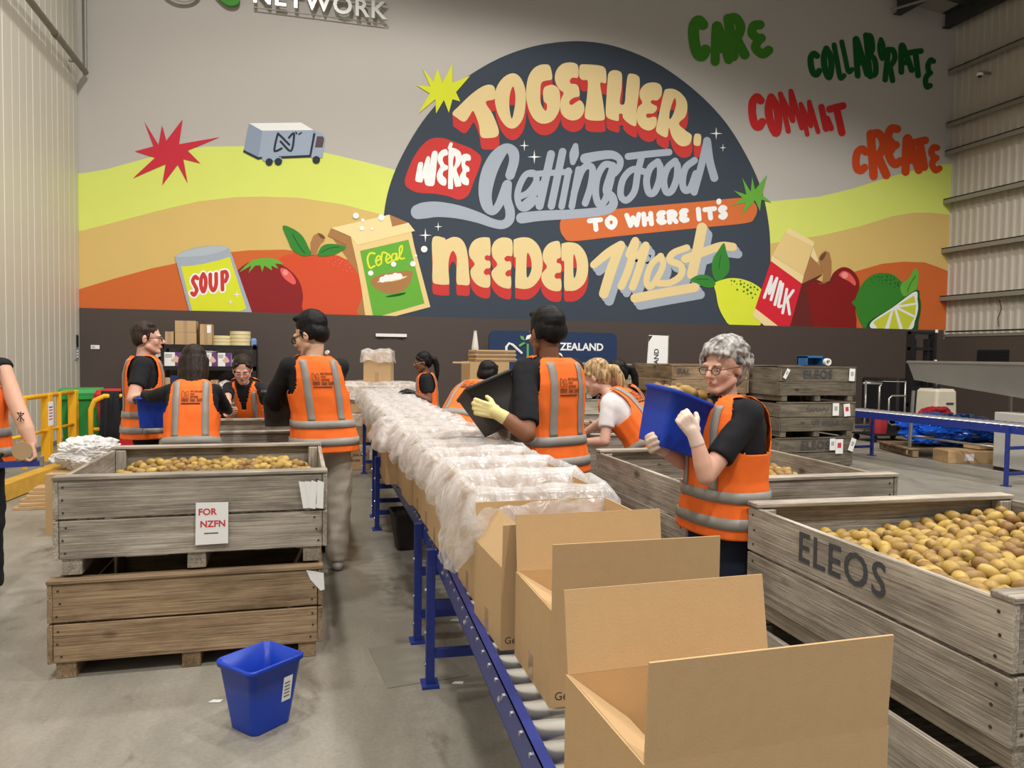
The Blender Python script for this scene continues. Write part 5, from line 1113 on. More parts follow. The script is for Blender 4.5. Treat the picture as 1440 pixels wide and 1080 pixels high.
def bin_tag(b, x, z, w, h, lab, red=False, a=0):
    mw = Matrix.Translation(b.location) @ Matrix.Rotation(b.rotation_euler.z, 4, 'Z'); p = mw @ Vector((x, -.612, z)); e = empty('bin_card', p); e.rotation_euler = (0, a, 0); tag(e, lab, 'tag')
    MB().box(-w/2, -.004, -h/2, w/2, -.001, h/2).obj('card', M_PAPER, e); MB().box(-w*.25, -.005, -h*.1, w*.25, -.004, h*.25).obj('print', mat('pale_print', srgb(170, 176, 168), .8) if not red else mat('red_print', srgb(206, 60, 70), .8), e)
bin_tag(ST[2], .52, .36, .09, .17, 'white card at the right edge of the top ELEOS bin', a=.05); bin_tag(ST[2], -.52, .37, .05, .14, 'crumpled white tag at the left corner of top ELEOS bin', a=.5)
bin_tag(ST[1], .27, .37, .10, .17, 'white card on the middle bin of far stack'); bin_tag(ST[1], .45, .36, .10, .17, 'white card with red stripe on middle far bin', True, -.1)
bin_tag(ST[0], .25, .37, .09, .16, 'white card on bottom far bin beside a pink printed card'); bin_tag(ST[0], .36, .34, .12, .2, 'pink printed card on the bottom far bin', True); bin_tag(ST[0], .57, .36, .08, .18, 'tilted white card at the corner of bottom far bin', a=.35)
bc_ = empty('tape_crate', (ST[2].location.x+.05, EY-.35, 3*(BH+.006)+.004)); tag(bc_, 'small blue crate on top of the far ELEOS stack', 'crate')
for a in ((-.14, -.1, 0, -.12, .1, .12), (.12, -.1, 0, .14, .1, .12), (-.14, .08, 0, .14, .1, .12), (-.14, -.1, .10, .14, .1, .13)): MB().box(*a).obj('panel', mat('mid_blue_plastic', srgb(52, 104, 158), .5), bc_)
tr_ = empty('tape_roll', (ST[2].location.x+.20, EY-.48, 3*(BH+.006)+.05)); tag(tr_, 'white tape roll on top of the far ELEOS stack', 'tape roll')
MB().lathe([(.03, 0), (.05, 0), (.05, .05), (.03, .05), (.03, 0)], 16, Matrix.Rotation(PI/2, 4, 'X'), False, False).obj('roll', M_WHITE, tr_)
# bins the middle group is sorting from
GB = [fruit_bin(2.19, 5.84, 0, .02, 'lower timber bin beside the man holding the charcoal bucket', M_BIN, w=1.0, d=1.1), fruit_bin(2.19, 5.84, BH+.006, .02, 'upper timber bin that the bending workers sort from', M_BIN, w=1.0, d=1.1)]
fb = stack(1.98, 7.05, 1, 0, 'x', M_BIN)[0]; fb['label'] = 'timber bin with white sheet behind the bending man'; fb.location.z = 0
fb2 = fruit_bin(1.98, 7.05, BH+.006, .01, 'upper timber bin with a white sheet beside the far worker', M_BIN)
sh = MB().add([(1.45, 6.46, .975), (1.72, 6.44, 1.0), (1.95, 6.5, .985), (2.0, 6.62, .98), (1.7, 6.66, 1.03), (1.5, 6.6, .99)], [(0, 1, 4, 5), (1, 2, 3, 4)]).obj('white_sheet', M_PAPER); tag(sh, 'white paper sheet lying on the bin rim behind the conveyor', 'paper')

# ------------------------------------------------------------------ right side: far conveyor, hopper, mast, tarps
conveyor('roller_conveyor', 'far blue roller conveyor crossing the hall below the steel hopper', (8.72, 10.2), (8.98, 7.05), .60, .75, M_BLUE, legs=(.2, None), r=.024)
conveyor('roller_conveyor', 'short dark conveyor section next to the far ELEOS stack', (7.6, 11.6), (8.4, 10.55), .60, .75, M_BLUE, legs=(.15, None), r=.024)
HP = empty('steel_hopper', (10.2, 8.6, 0)); tag(HP, 'large stainless steel hopper trough on wheeled legs', 'hopper')
T_ = [(-.9, 1.3), (.95, 1.0), (1.15, -.9), (-.75, -.75)]; B_ = [(-.86, 1.2), (.65, .8), (.9, -.7), (-.70, -.66)]
rim = [Vector((x, y, 1.50)) for x, y in T_]; bot = [Vector((x, y, 1.02 if y < 0 else 1.22)) for x, y in B_]
inn = [Vector((x*.97, y*.97, 1.50)) for x, y in T_]; inb = [Vector((x*.95, y*.95, z.z+.02)) for (x, y), z in zip(B_, bot)]
MB().loft([bot, rim, inn, inb]).obj('trough', M_SS, HP); MB().tube(rim, .022, 6, closed=True).obj('rim', M_SS, HP)
for (x, y) in B_:
    lg = MB().tube([(x, y, 1.05), (x*1.02, y*1.02, .12)], .028, 8).obj('leg', M_SS, HP); MB().lathe([(.05, -.02), (.06, 0), (.05, .02)], 14, Matrix.Translation((x*1.02, y*1.02, .06)) @ Matrix.Rotation(PI/2, 4, 'X')).obj('castor', M_WHITE, lg)
for a, b in ((0, 1), (1, 2), (2, 3), (3, 0)): pipe_obj('brace', [(*[c*1.01 for c in B_[a]], .32), (*[c*1.01 for c in B_[b]], .32)], .016, M_SS, HP)
fx, fy = ony(1295, 540, 12.4).x, 12.4
FK = empty('forklift_mast', (fx, fy, 0)); tag(FK, 'black forklift mast standing in front of the brown wall', 'forklift')
fh_ = ony(1295, 466, fy).z
for x in (-.30, .24): MB().box(x, -.05, .05, x+.07, .10, fh_).obj('mast_rail', M_BLACK, FK)
for x in (-.20, .14): MB().box(x, .0, .05, x+.06, .12, fh_-.15).obj('inner_rail', M_BLACK, FK)
for z in (fh_-.06, fh_-.38, 1.45, .6): MB().box(-.30, -.02, z, .31, .06, z+.06).obj('cross_member', M_BLACK, FK)
MB().box(-.34, -.12, .35, .35, -.06, 1.0).obj('load_guard', M_BLACK, FK)
for x in (-.22, .16): MB().box(x, -1.0, .05, x+.10, -.08, .09).box(x, -.12, .05, x+.10, -.08, .6).obj('fork', M_BLACK, FK)
MB().box(-.42, .15, .2, .42, 1.2, 1.15).obj('body', M_BLACK, FK, bevel=.04)
for x in (-.42, .30): MB().tube([(x, .35, .2), (x+.12, .35, .2)], .2, 18).obj('wheel', M_BLACK, FK)
for z in (fh_-.02, 1.48): MB().box(.26, -.06, z, .32, -.05, z+.06).obj('reflector', M_WHITE, FK)
tx, ty = ony(1245, 560, 11.8).x, 11.8
TR = empty('tube_trolley', (tx, ty, 0)); tag(TR, 'steel tube trolley frame parked in front of the brown wall', 'trolley')
pipe_obj('frame', [(-.45, 0, .15), (-.45, 0, 1.12), (.45, 0, 1.12), (.45, 0, .15)], .02, M_SS, TR); pipe_obj('handle', [(-.05, .1, .2), (-.05, .1, 1.02), (.0, .1, 1.08), (-.42, .1, 1.08)], .02, M_SS, TR); pipe_obj('handle', [(.42, -.05, .85), (.10, -.05, .85), (.04, -.05, .8), (.04, -.05, .35), (.1, -.05, .3), (.42, -.05, .3)], .018, M_SS, TR)
MB().box(-.5, -.3, .12, .5, .3, .15).obj('deck', M_BLACK, TR)
for x in (-.42, .42):
    for y in (-.24, .24): MB().tube([(x, y-.02, .06), (x, y+.02, .06)], .06, 12).obj('wheel', M_BLACK, TR)
rb_ = MB().loft([rr_ring(.26, .26, 0, .1), rr_ring(.32, .32, .36, .13)]).obj('red_tub', mat('dull_red_plastic', srgb(170, 50, 56), .5), None, (tx-.14, ty, .151)); tag(rb_, 'dull red tub on the steel tube trolley', 'tub')
wx = ony(1316, 570, 11.5).x
TK = empty('plastic_tank', (wx, 11.5, 0)); tag(TK, 'off-white plastic tank behind the steel hopper', 'tank'); M_TANK = mat('off_white_tank', srgb(206, 198, 178), .5)
MB().loft([rr_ring(.5, .5, 0, .06), rr_ring(.52, .52, .3, .06), rr_ring(.46, .5, .95, .05), rr_ring(.40, .44, 1.0, .05)]).obj('body', M_TANK, TK); MB().box(-.02, -.27, .72, .14, -.25, .75).obj('grip', M_INK, TK); MB().lathe([(.06, 1.0), (.06, 1.06), (.03, 1.12), (.03, 1.2)], 12).obj('pump', M_BLACK, TK); pipe_obj('hose', [(0, 0, 1.15), (.15, -.05, 1.25), (.3, 0, 1.2), (.42, .05, 1.05)], .018, M_BLACK, TK)
M_TARP = mat('blue_tarp_film', srgb(24, 96, 214), .25, var=.2, scale=6, spec=.8)
PL = empty('flat_pallet', (10.4, 9.9, 0), -.3); tag(PL, 'low timber pallet under the blue plastic film', 'pallet')
for i in range(7): plank('deck_board', 2.2, .022, .13, (0, -.5+.165*i, .13), (0, 0, 0), M_BIN2, PL)
for x in (-1, 0, 1): plank('bearer', 1.15, .10, .09, (x, 0, .06), (0, 0, PI/2), M_BIN2, PL)
crumple('blue_film_heap', 'crumpled blue plastic film heaped on the pallet', (10.15, 9.95, .40), .5, M_TARP, 21, 'plastic film', (1.5, .8, .5), .4, 5, .145)
crumple('blue_film_heap', 'second blue plastic film heap below the hopper spout', (11.0, 9.6, .36), .42, M_TARP, 28, 'plastic film', (1.2, .9, .52), .4, 5, .145)
crumple('red_bag', 'crumpled red bag lying among the blue film', (10.35, 10.35, .62), .22, mat('red_bag_film', srgb(190, 36, 48), .4), 31, 'plastic bag', (1.2, .8, .6), .3, 4, .15)
q = onz(1378, 652, 0)
fcx = empty('floor_carton', (q.x, q.y+.15, 0), -.25); tag(fcx, 'flat opened carton on the floor under the far conveyor', 'carton')
MB().box(-.45, -.15, 0, .45, .25, .18).obj('body', M_CARD, fcx, bevel=.005); MB().box(-.43, -.13, .181, -.1, .22, .19).obj('flap', M_CARD_IN, fcx); MB().box(-.2, -.153, .04, -.06, -.15, .14).obj('label', M_PAPER, fcx)
fc2 = empty('floor_carton', (q.x+.35, q.y+.25, .192), -.1); tag(fc2, 'folded brown cardboard lying on the floor carton', 'cardboard'); plank('sheet', .5, .06, .3, (0, 0, .032), (0, 0, .1), M_CARD, fc2)
mq = onz(1448, 672, 0); MC = empty('machine_cabinet', (mq.x+.60, mq.y+.2, 0)); tag(MC, 'pale metal machine cabinet at the end of far conveyor', 'cabinet')
MB().box(-.45, -.2, .05, .3, .5, .82).obj('body', mat('pale_machine_grey', srgb(188, 186, 178), .5), MC, bevel=.01); MB().box(-.44, -.19, 0, .29, .49, .05).obj('plinth', M_BLACK, MC)

# ------------------------------------------------------------------ people
def prim_cap(mb, p1, r1, p2, r2, n=12, flat1=False, flat2=False, sx=1.0):
    p1, p2 = Vector(p1), Vector(p2); t = p2-p1
    L = t.length
    t = t/L if L > 1e-6 else Vector((0, 0, 1))
    a = t.orthogonal().normalized(); b = t.cross(a); rings = []
    def ring(c, r): rings.append([c+(a*math.cos(2*PI*k/n)+b*math.sin(2*PI*k/n))*max(r, 1e-4) for k in range(n)])
    m = 4
    if not flat1:
        for i in range(m): th = PI/2*(1-i/m); ring(p1-t*r1*math.sin(th), r1*math.cos(th))
    ring(p1, r1); ring(p2, r2)
    if not flat2:
        for i in range(1, m+1): th = PI/2*i/m; ring(p2+t*r2*math.sin(th), r2*math.cos(th))
    mb.loft(rings)
def prim_ell(mb, c, r, M3=None, n=14, m=9):
    rings = []
    for i in range(m+1):
        th = -PI/2+PI*i/m; cz, rr = math.sin(th), max(math.cos(th), .01)
        ring = []
        for k in range(n):
            v = Vector((rr*math.cos(2*PI*k/n)*r[0], rr*math.sin(2*PI*k/n)*r[1], cz*r[2]))
            if M3 is not None: v = M3 @ v
            ring.append(Vector(c)+v)
        rings.append(ring)
    mb.loft(rings)
def blob(name, mb, voxel, m, parent, smooth=3, disp=None):
    me = bpy.data.meshes.new('tmp'); me.from_pydata(mb.v, [], mb.f)
    o = bpy.data.objects.new('tmp', me); COL.objects.link(o)
    r = o.modifiers.new('r', 'REMESH'); r.mode = 'VOXEL'; r.voxel_size = voxel; r.use_smooth_shade = True
    if smooth: s_ = o.modifiers.new('s', 'SMOOTH'); s_.factor = .5; s_.iterations = smooth
    dg = bpy.context.evaluated_depsgraph_get(); out = bpy.data.meshes.new_from_object(o.evaluated_get(dg))
    bpy.data.objects.remove(o); bpy.data.meshes.remove(me)
    if disp:
        ns = [v.normal.copy() for v in out.vertices]
        for v, n_ in zip(out.vertices, ns): v.co += n_*disp(v.co)
    for p in out.polygons: p.use_smooth = True
    out.name = name; out.materials.clear(); return link(name, out, m, parent)
def skin_mat(name, rgb): return mat('skin_'+name, srgb(*rgb), .55, var=.06, scale=25, spec=.35, bump=.03, bscale=200)
def hair_mat(name, c1, c2):
    if 'hair_'+name in MATS: return MATS['hair_'+name]
    m = bpy.data.materials.new('hair_'+name); m.use_nodes = True; nt_ = m.node_tree; N = nt_.nodes; L = nt_.links; b = N['Principled BSDF']; b.inputs['Roughness'].default_value = .5; b.inputs['Specular IOR Level'].default_value = .22
    tc = N.new('ShaderNodeTexCoord'); mp = N.new('ShaderNodeMapping'); mp.inputs['Scale'].default_value = {'grey': (46, 46, 18), 'blonde': (60, 60, 9)}.get(name, (110, 110, 16)); L.new(tc.outputs['Object'], mp.inputs[0])
    nz = N.new('ShaderNodeTexNoise'); nz.inputs['Scale'].default_value = 1; nz.inputs['Detail'].default_value = 4; nz.inputs['Distortion'].default_value = .5; L.new(mp.outputs[0], nz.inputs['Vector'])
    r = N.new('ShaderNodeValToRGB'); r.color_ramp.elements[0].position = .34; r.color_ramp.elements[0].color = srgb(*c1); r.color_ramp.elements[1].position = .68; r.color_ramp.elements[1].color = srgb(*c2); L.new(nz.outputs[0], r.inputs[0]); L.new(r.outputs[0], b.inputs['Base Color'])
    bp = N.new('ShaderNodeBump'); bp.inputs['Strength'].default_value = .4; bp.inputs['Distance'].default_value = .008; L.new(nz.outputs[0], bp.inputs['Height']); L.new(bp.outputs[0], b.inputs['Normal'])
    MATS['hair_'+name] = m; return m
M_HIVIS = mat('hi_vis_orange_cloth', srgb(255, 116, 38), .75, var=.05, scale=10, bump=.12, bscale=38)
M_TAPEREF = mat('grey_reflective_tape', srgb(150, 146, 138), .45, var=.06, scale=20)
M_PIPING = mat('pale_vest_piping', srgb(230, 200, 150), .7)
M_SHIRT = mat('black_cotton', srgb(24, 24, 28), .9, var=.25, scale=14, bump=.15, bscale=30)
M_WSHIRT = mat('white_cotton', srgb(232, 228, 228), .85, var=.04, scale=14, bump=.12, bscale=30)
M_PANTS = mat('black_trousers', srgb(28, 29, 33), .9, var=.2); M_NAVY = mat('navy_trousers', srgb(30, 38, 56), .9, var=.2)
M_BEIGE = mat('cream_trousers', srgb(200, 190, 174), .85, var=.08, scale=7, bump=.25, bscale=14)
M_SHOE = mat('white_trainers', srgb(206, 202, 196), .6); M_DSHOE = mat('dark_trainers', srgb(36, 36, 40), .6)
M_EYE = mat('eye_white', srgb(206, 196, 188), .3); M_IRIS = mat('dark_iris', srgb(48, 34, 26), .25)
M_GLASSF = mat('spectacle_frame', srgb(40, 34, 34), .35); M_LENS = None
def lens_mat():
    m = bpy.data.materials.new('spectacle_lens'); m.use_nodes = True; N = m.node_tree.nodes; L = m.node_tree.links
    t = N.new('ShaderNodeBsdfTransparent'); g = N.new('ShaderNodeBsdfGlossy'); g.inputs['Roughness'].default_value = .05; x = N.new('ShaderNodeMixShader'); x.inputs[0].default_value = .14
    L.new(t.outputs[0], x.inputs[1]); L.new(g.outputs[0], x.inputs[2]); L.new(x.outputs[0], N['Material Output'].inputs[0]); return m
M_LENS = lens_mat()
M_LGLOVE = mat('latex_glove', srgb(232, 206, 190), .5, var=.04, spec=.5); M_YGLOVE = mat('pale_yellow_glove_knit', srgb(230, 214, 150), .85, var=.06, scale=40, bump=.2, bscale=120); M_GGLOVE = mat('green_glove_coating', srgb(18, 84, 62), .5); M_BGLOVE = mat('black_glove', srgb(30, 30, 33), .6)
WT = [(0, .066, .062), (.015, .100, .074), (.04, .145, .094), (.08, .172, .108), (.15, .182, .121), (.27, .176, .124), (.39, .168, .117), (.50, .180, .124), (.56, .188, .130), (.64, .194, .134)]
def wtab(d):
    for (a, wa, da), (b, wb, db) in zip(WT, WT[1:]):
        if d <= b: t = (d-a)/(b-a); return lerp(wa, wb, t), lerp(da, db, t)
    return WT[-1][1], WT[-1][2]
class Body:
    """torso surface along a bent spine; local frame: x right, y forward, z up (metres at 1.75 m height)"""
    def __init__(s, lean=0, girth=1.0, shw=.185, twist=0, side=0):
        s.g = girth; l1 = math.radians(lean); l2 = math.radians(lean*1.35); sd = math.radians(side)
        d0 = Vector((math.sin(sd)*.3, math.sin(l1*.25), math.cos(l1*.25))).normalized(); d1 = Vector((math.sin(sd), math.sin(l1), math.cos(l1))).normalized(); d2 = Vector((math.sin(sd), math.sin(l2), math.cos(l2))).normalized()
        s.P = Vector((0, 0, .93)); s.C = s.P+d1*.27; s.N = s.C+d2*.26; s.hem = s.P-d0*.115; s.d2 = d2
        s.pts = [s.hem, s.P, s.C, s.N]; s.tw = math.radians(twist)
        s.q = cr_open([tuple(p) for p in s.pts], 10); s.q = [Vector(p) for p in s.q]
        s.cum = [0]
        for a, b in zip(s.q, s.q[1:]): s.cum.append(s.cum[-1]+(b-a).length)
        s.L = s.cum[-1]
        r = s.right(0); s.sh = {1: s.at(.078)[0]+r*(shw-.02), -1: s.at(.078)[0]-r*(shw-.02)}
    def right(s, d): a = s.tw*(1-min(1, d/.5)); return Vector((math.cos(a), math.sin(a), 0))
    def at(s, d):
        x = max(0, s.L-d)
        for i in range(len(s.q)-1):
            if x <= s.cum[i+1] or i == len(s.q)-2:
                t = (x-s.cum[i])/(s.cum[i+1]-s.cum[i]); p = s.q[i].lerp(s.q[i+1], t); tg = (s.q[i+1]-s.q[i]).normalized(); break
        r = s.right(d); f = tg.cross(r).normalized(); return p, r, f, tg
    def surf(s, d, u, off=0):
        p, r, f, tg = s.at(d); w, dp = wtab(d); w = w*s.g+off; dp = dp*s.g+off; e = 2/2.5
        c, q = math.cos(u), math.sin(u)
        return p+r*(w*math.copysign(abs(c)**e, c))+f*(dp*math.copysign(abs(q)**e, q))
    def u_of_x(s, d, x, back, off=0):
        w = wtab(d)[0]*s.g+off; c = max(-1, min(1, math.copysign((abs(x)/w)**(2.5/2), x))); a = math.acos(c); return -a if back else a
def make_vest(B, parent, Xf, s, m=M_HIVIS, bands=(.43, .545), seed=0, hem_d=.64, print_back=True, vee=.22):
    nu, nv = 120, 72; off = .020; V = []; G = []
    for j in range(nv+1):
        d = hem_d*j/nv
        for i in range(nu):
            u = 2*PI*i/nu; w, dp = wtab(d); w = w*B.g+off; e = 2/2.5; c, q = math.cos(u), math.sin(u); x = w*math.copysign(abs(c)**e, c)
            fold = .007*smoothstep(.2, .6, d)*noise.noise((u*2.2, d*2.5, seed))+.005*noise.noise((u*4, d*9, seed+3))
            V.append(B.surf(d, u, off+.012*smoothstep(.3, .64, d)+fold))
            g = ((d-.135)/.125)**2+((w-abs(x))/.052)**2-1                                # arm hole
            if q > 0: g = min(g, (abs(x)-(.022+max(0, vee-d)*.27))*12 if d < vee+.06 else 9)  # front opening
            else: g = min(g, (d-.010)*60 if d < .05 else 9)
            G.append(g)
    F = []
    for j in range(nv):
        for i in range(nu):
            a, b, c, d_ = j*nu+i, j*nu+(i+1) % nu, (j+1)*nu+(i+1) % nu, (j+1)*nu+i
            if any(G[k] > 0 for k in (a, b, c, d_)): F.append((a, d_, c, b))
    V2 = list(V); nb = {}
    for f in F:
        for k in range(4):
            a, b = f[k], f[(k+1) % 4]; nb.setdefault(a, set()).add(b); nb.setdefault(b, set()).add(a)
    for a, ns in nb.items():
        if G[a] <= 0:
            best = [k for k in ns if G[k] > 0]
            if best:
                acc = Vector((0, 0, 0))
                for k in best: t = G[a]/(G[a]-G[k]); acc += V[a].lerp(V[k], min(1, max(0, t)))
                V2[a] = acc/len(best)
    me = bpy.data.meshes.new('vest'); used = sorted(nb); idx = {k: i for i, k in enumerate(used)}
    me.from_pydata([Xf @ V2[k] for k in used], [], [tuple(idx[k] for k in f) for f in F])
    o = link('hi_vis_vest', me, m, parent, smooth=True); sd = o.modifiers.new('t', 'SOLIDIFY'); sd.thickness = .004*s; sd.offset = 1
    off2 = off+.0085
    def strip(name, rows, m=M_TAPEREF, par=o):
        vs = []; n = len(rows[0])
        for rw in rows: vs += [Xf @ p for p in rw]
        fs = [(a*n+b, a*n+b+1, (a+1)*n+b+1, (a+1)*n+b) for a in range(len(rows)-1) for b in range(n-1)]
        me = bpy.data.meshes.new(name); me.from_pydata(vs, [], fs); q = link(name, me, m, par, smooth=True); z = q.modifiers.new('t', 'SOLIDIFY'); z.thickness = .002*s; z.offset = 0; return q
    def sp(d, u):
        fold = .007*smoothstep(.2, .6, d)*noise.noise((u*2.2, d*2.5, seed))+.005*noise.noise((u*4, d*9, seed+3)) if u >= 0 else .007*smoothstep(.2, .6, d)*noise.noise(((u+2*PI)*2.2, d*2.5, seed))+.005*noise.noise(((u+2*PI)*4, d*9, seed+3))
        return B.surf(d, u, off2+.012*smoothstep(.3, .64, d)+fold)
    for bd in bands:
        strip('reflective_band', [[sp(bd+t*.05, 2*PI*k/90) for k in range(91)] for t in (0, .5, 1)])
    for sx in (-1, 1):
        for back in (True, False):
            d0 = .032 if back else .045
            strip('reflective_strap', [[sp(lerp(d0, bands[0], j/24), B.u_of_x(lerp(d0, bands[0], j/24), sx*(min(.098, wtab(lerp(d0, bands[0], j/24))[0]*B.g-.03)+(k-1)*.022), back, off2)) for k in range(3)] for j in range(25)])
    if print_back:
        def lab(txt, size, x0, dd, width):
            me = text_mesh(txt, size, 0, .0006, 'LEFT'); xs = [v.co.x for v in me.vertices]; k = width/(max(xs)-min(xs)); x_ = min(xs)
            for v in me.vertices:
                xx = x0+(v.co.x-x_)*k; d = dd-v.co.y; v.co = Xf @ (sp(d, B.u_of_x(d, xx, True, off2)))
            me.materials.clear(); link('print', me, M_INK, o)
        lab('0800 366 369', .034, -.062, .185, .135)
        for i, t in enumerate(('NEW ZEALAND', 'FOOD', 'NETWORK')): lab(t, .018, -.004, .122+.020*i, (.078, .03, .055)[i])
        for st in ([(-.038, .158), (-.058, .165), (-.058, .122), (-.050, .12), (-.024, .150)], [(-.048, .137), (-.020, .168), (-.018, .125), (-.028, .122), (-.036, .132)]):
            pts = [Xf @ sp(d, B.u_of_x(d, x, True, off2)) for x, d in cr_open(st, 3)]; MB().tube(pts, .0014*s, 5).obj('print', M_INK, o)
        strip('print_rule', [[sp(.205+t*.006, B.u_of_x(.205, -.062+.125*k/6, True, off2)) for k in range(7)] for t in (0, 1)], M_INK)
    return o
def ik(S, W_, l1, l2, hint):
    S, W_ = Vector(S), Vector(W_); d = W_-S; L = d.length
    if L > (l1+l2)*.995: k = L/((l1+l2)*.995); l1 *= k; l2 *= k
    t = d.normalized(); a = (l1*l1-l2*l2+L*L)/(2*L); h = math.sqrt(max(l1*l1-a*a, 1e-6)); hv = Vector(hint); hv = (hv-t*hv.dot(t)).normalized()
    return S+t*a+hv*h
def hand_prims(mb, wrist, dirv, nrm, sgn, curl=(35, 40, 30), s=1.0, inf=0.0, spread=6, thumb=(35, 25)):
    """dirv: along the fingers, nrm: out of the palm; sgn +1 puts the thumb on side (dir x nrm)"""
    d = Vector(dirv).normalized(); n = Vector(nrm); n = (n-d*n.dot(d)).normalized(); sd = d.cross(n)*sgn; w = Vector(wrist)
    for k in range(4):
        o = (1.5-k)*.0195*s; prim_cap(mb, w+d*.012*s+sd*o*.75, .0135*s+inf, w+d*.088*s*(1-.03*abs(k-1))+sd*o, .0118*s+inf, 10)
    prim_ell(mb, w+d*.045*s, (.030*s+inf, .030*s+inf, .014*s+inf), Matrix((sd, d, n)).transposed(), 12, 8)
    Ls = [(.040, .025, .021), (.045, .029, .022), (.042, .027, .021), (.033, .021, .019)]
    for k in range(4):
        o = (1.5-k)*.0195*s; p = w+d*.088*s*(1-.03*abs(k-1))+sd*o; a = math.radians((1.5-k)*spread); dd = (d*math.cos(a)+sd*math.sin(a)).normalized(); ang = 0
        for q in range(3):
            ang += math.radians(curl[q]*(1+.08*k)); v = dd*math.cos(ang)+n*math.sin(ang); p2 = p+v*Ls[k][q]*s; prim_cap(mb, p, (.0098-.0009*q)*s+inf, p2, (.0092-.001*q)*s+inf, 9); p = p2
    a0 = math.radians(thumb[0]); p = w+d*.028*s+sd*.026*s; v = (d*.62+sd*.78).normalized(); v = (v*math.cos(a0)+n*math.sin(a0)).normalized()
    p2 = p+v*.042*s; prim_cap(mb, w+d*.018*s+sd*.014*s, .0135*s+inf, p2, .0112*s+inf, 9); v2 = (v*.75+d*.5+n*math.sin(math.radians(thumb[1]))).normalized(); p3 = p2+v2*.031*s; prim_cap(mb, p2, .0108*s+inf, p3, .0088*s+inf, 9)
def person(label, head, face, lean=0, girth=1.0, shw=.185, twist=0, side=0, head_yaw=0, head_pitch=0, head_roll=0, skin=(214, 160, 130), skin_name='fair', shirt='short', shirt_m=None, pants=M_PANTS, shoes=M_DSHOE,
           arms=None, hair=None, hair_m=None, glasses=None, voxel=.009, female=False, seed=0, neck_white=False, legs=None, vee=.22, print_back=True, fit=None, stance=0, hk=1.07, leg_w=1.0):
    B = Body(lean, girth, shw, twist, side)
    hd = (B.d2*.7+Vector((0, 0, .5))).normalized()
    Hc = B.N+hd*.122+Vector((0, .030+.0004*lean, 0))
    s = fit or head.z/Hc.z
    R = Matrix.Rotation(math.radians(face), 4, 'Z')
    hl = R @ (Hc*s); base = Vector((head.x-hl.x, head.y-hl.y, 0))
    root = empty('person', base, math.radians(face)); tag(root, label, 'person')
    print('PERSON', label[:34], 'H=%.2f' % (1.75*s), 'base', [round(c, 2) for c in base], 'headz %.2f' % (Hc.z*s))
    S4 = Matrix.Scale(s, 4); inv = (Matrix.Translation(base) @ R).inverted()
    def loc(p): return (inv @ Vector(p))/s                      # world -> body units
    sm_ = shirt_m or M_SHIRT; sk = skin_mat(skin_name, skin); af = .88 if female else 1.0
    body = MB(); shirt_mb = MB(); hands = []
    # torso core
    body.loft([[B.surf(d, 2*PI*k/24, -.014) for k in range(24)] for d in (.62, .5, .39, .27, .15, .08, .04, .015)])
    shirt_mb.loft([[B.surf(d, 2*PI*k/28, .003) for k in range(28)] for d in (.60, .5, .39, .27, .15, .09, .05, .02, .008)])
    # head frame
    Rh = Matrix.Rotation(math.radians(head_yaw), 3, 'Z') @ Matrix.Rotation(math.radians(head_pitch), 3, 'X') @ Matrix.Rotation(math.radians(head_roll), 3, 'Y')
    def hp(x, y, z): return Hc+Rh @ (Vector((x, y, z))*hk)
    hs = hk
    prim_cap(body, B.N-B.d2*.03, .058*af, hp(0, -.022, -.055), .051*af, 14)
    prim_ell(body, hp(0, -.014, .034), (.074*hs, .094*hs, .086*hs), Rh); prim_ell(body, hp(0, .024, -.028), (.057*hs, .064*hs, .078*hs), Rh)
    for e in (-1, 1):
        prim_cap(body, hp(e*.046, .004, -.052), .025*hs, hp(e*.012, .064, -.090), .020*hs); prim_ell(body, hp(e*.034, .056, -.022), (.026*hs, .024*hs, .028*hs), Rh)
        prim_ell(body, hp(e*.076, -.014, -.004), (.009*hs, .019*hs, .031*hs), Rh); prim_ell(body, hp(e*.011, .095, -.028), (.0085*hs, .010*hs, .0075*hs), Rh)
    prim_cap(body, hp(-.036, .076, .022), .013*hs, hp(.036, .076, .022), .013*hs); prim_cap(body, hp(0, .086, .014), .0085*hs, hp(0, .108, -.022), .0125*hs); prim_ell(body, hp(0, .070, -.088), (.019*hs, .016*hs, .015*hs), Rh)
    prim_cap(body, hp(-.013, .083, -.055), .010*hs, hp(.013, .083, -.055), .010*hs)
    # arms
    for sd, key in ((1, 'R'), (-1, 'L')):
        A = dict((arms or {}).get(key, {})); Sh = B.sh[sd]
        W_ = loc(A['wrist']) if 'wrist' in A else Sh+Vector((sd*.06, .10, -.50)); hint = Vector(A.get('hint', (sd*.35, -.7, -.5)))
        E_ = loc(A['elbow']) if 'elbow' in A else ik(Sh, W_, .285, .255, hint)
        r0, r1, r2 = .053*af*girth, .043*af*girth, .0285*af
        prim_cap(body, Sh, r0, E_, r1, 14); prim_cap(body, E_, r1*1.0, Sh.lerp(E_, .5).lerp(E_, 1)+(W_-E_)*.3, r1*1.02, 14); prim_cap(body, E_+(W_-E_)*.28, r1*1.02, W_, r2, 14)
        inf = .011
        if shirt == 'long':
            prim_cap(shirt_mb, Sh, r0+inf, E_, r1+inf+.004, 14); prim_cap(shirt_mb, E_, r1+inf+.004, E_+(W_-E_)*.93, r2+inf, 14, flat2=True)
        else:
            q_ = Sh.lerp(E_, A.get('sleeve', .66)); prim_cap(shirt_mb, Sh, r0+inf+.002, q_, r1+inf+.010, 16, flat2=True)
        hd_ = A.get('dir'); hd_ = (R.inverted().to_3x3() @ Vector(hd_)) if hd_ is not None else (W_-E_); nn = A.get('palm'); nn = (R.inverted().to_3x3() @ Vector(nn)) if nn is not None else Vector((-sd, .2, 0))
        th = A.get('thumb_side', None); d_ = Vector(hd_).normalized(); n_ = Vector(nn)
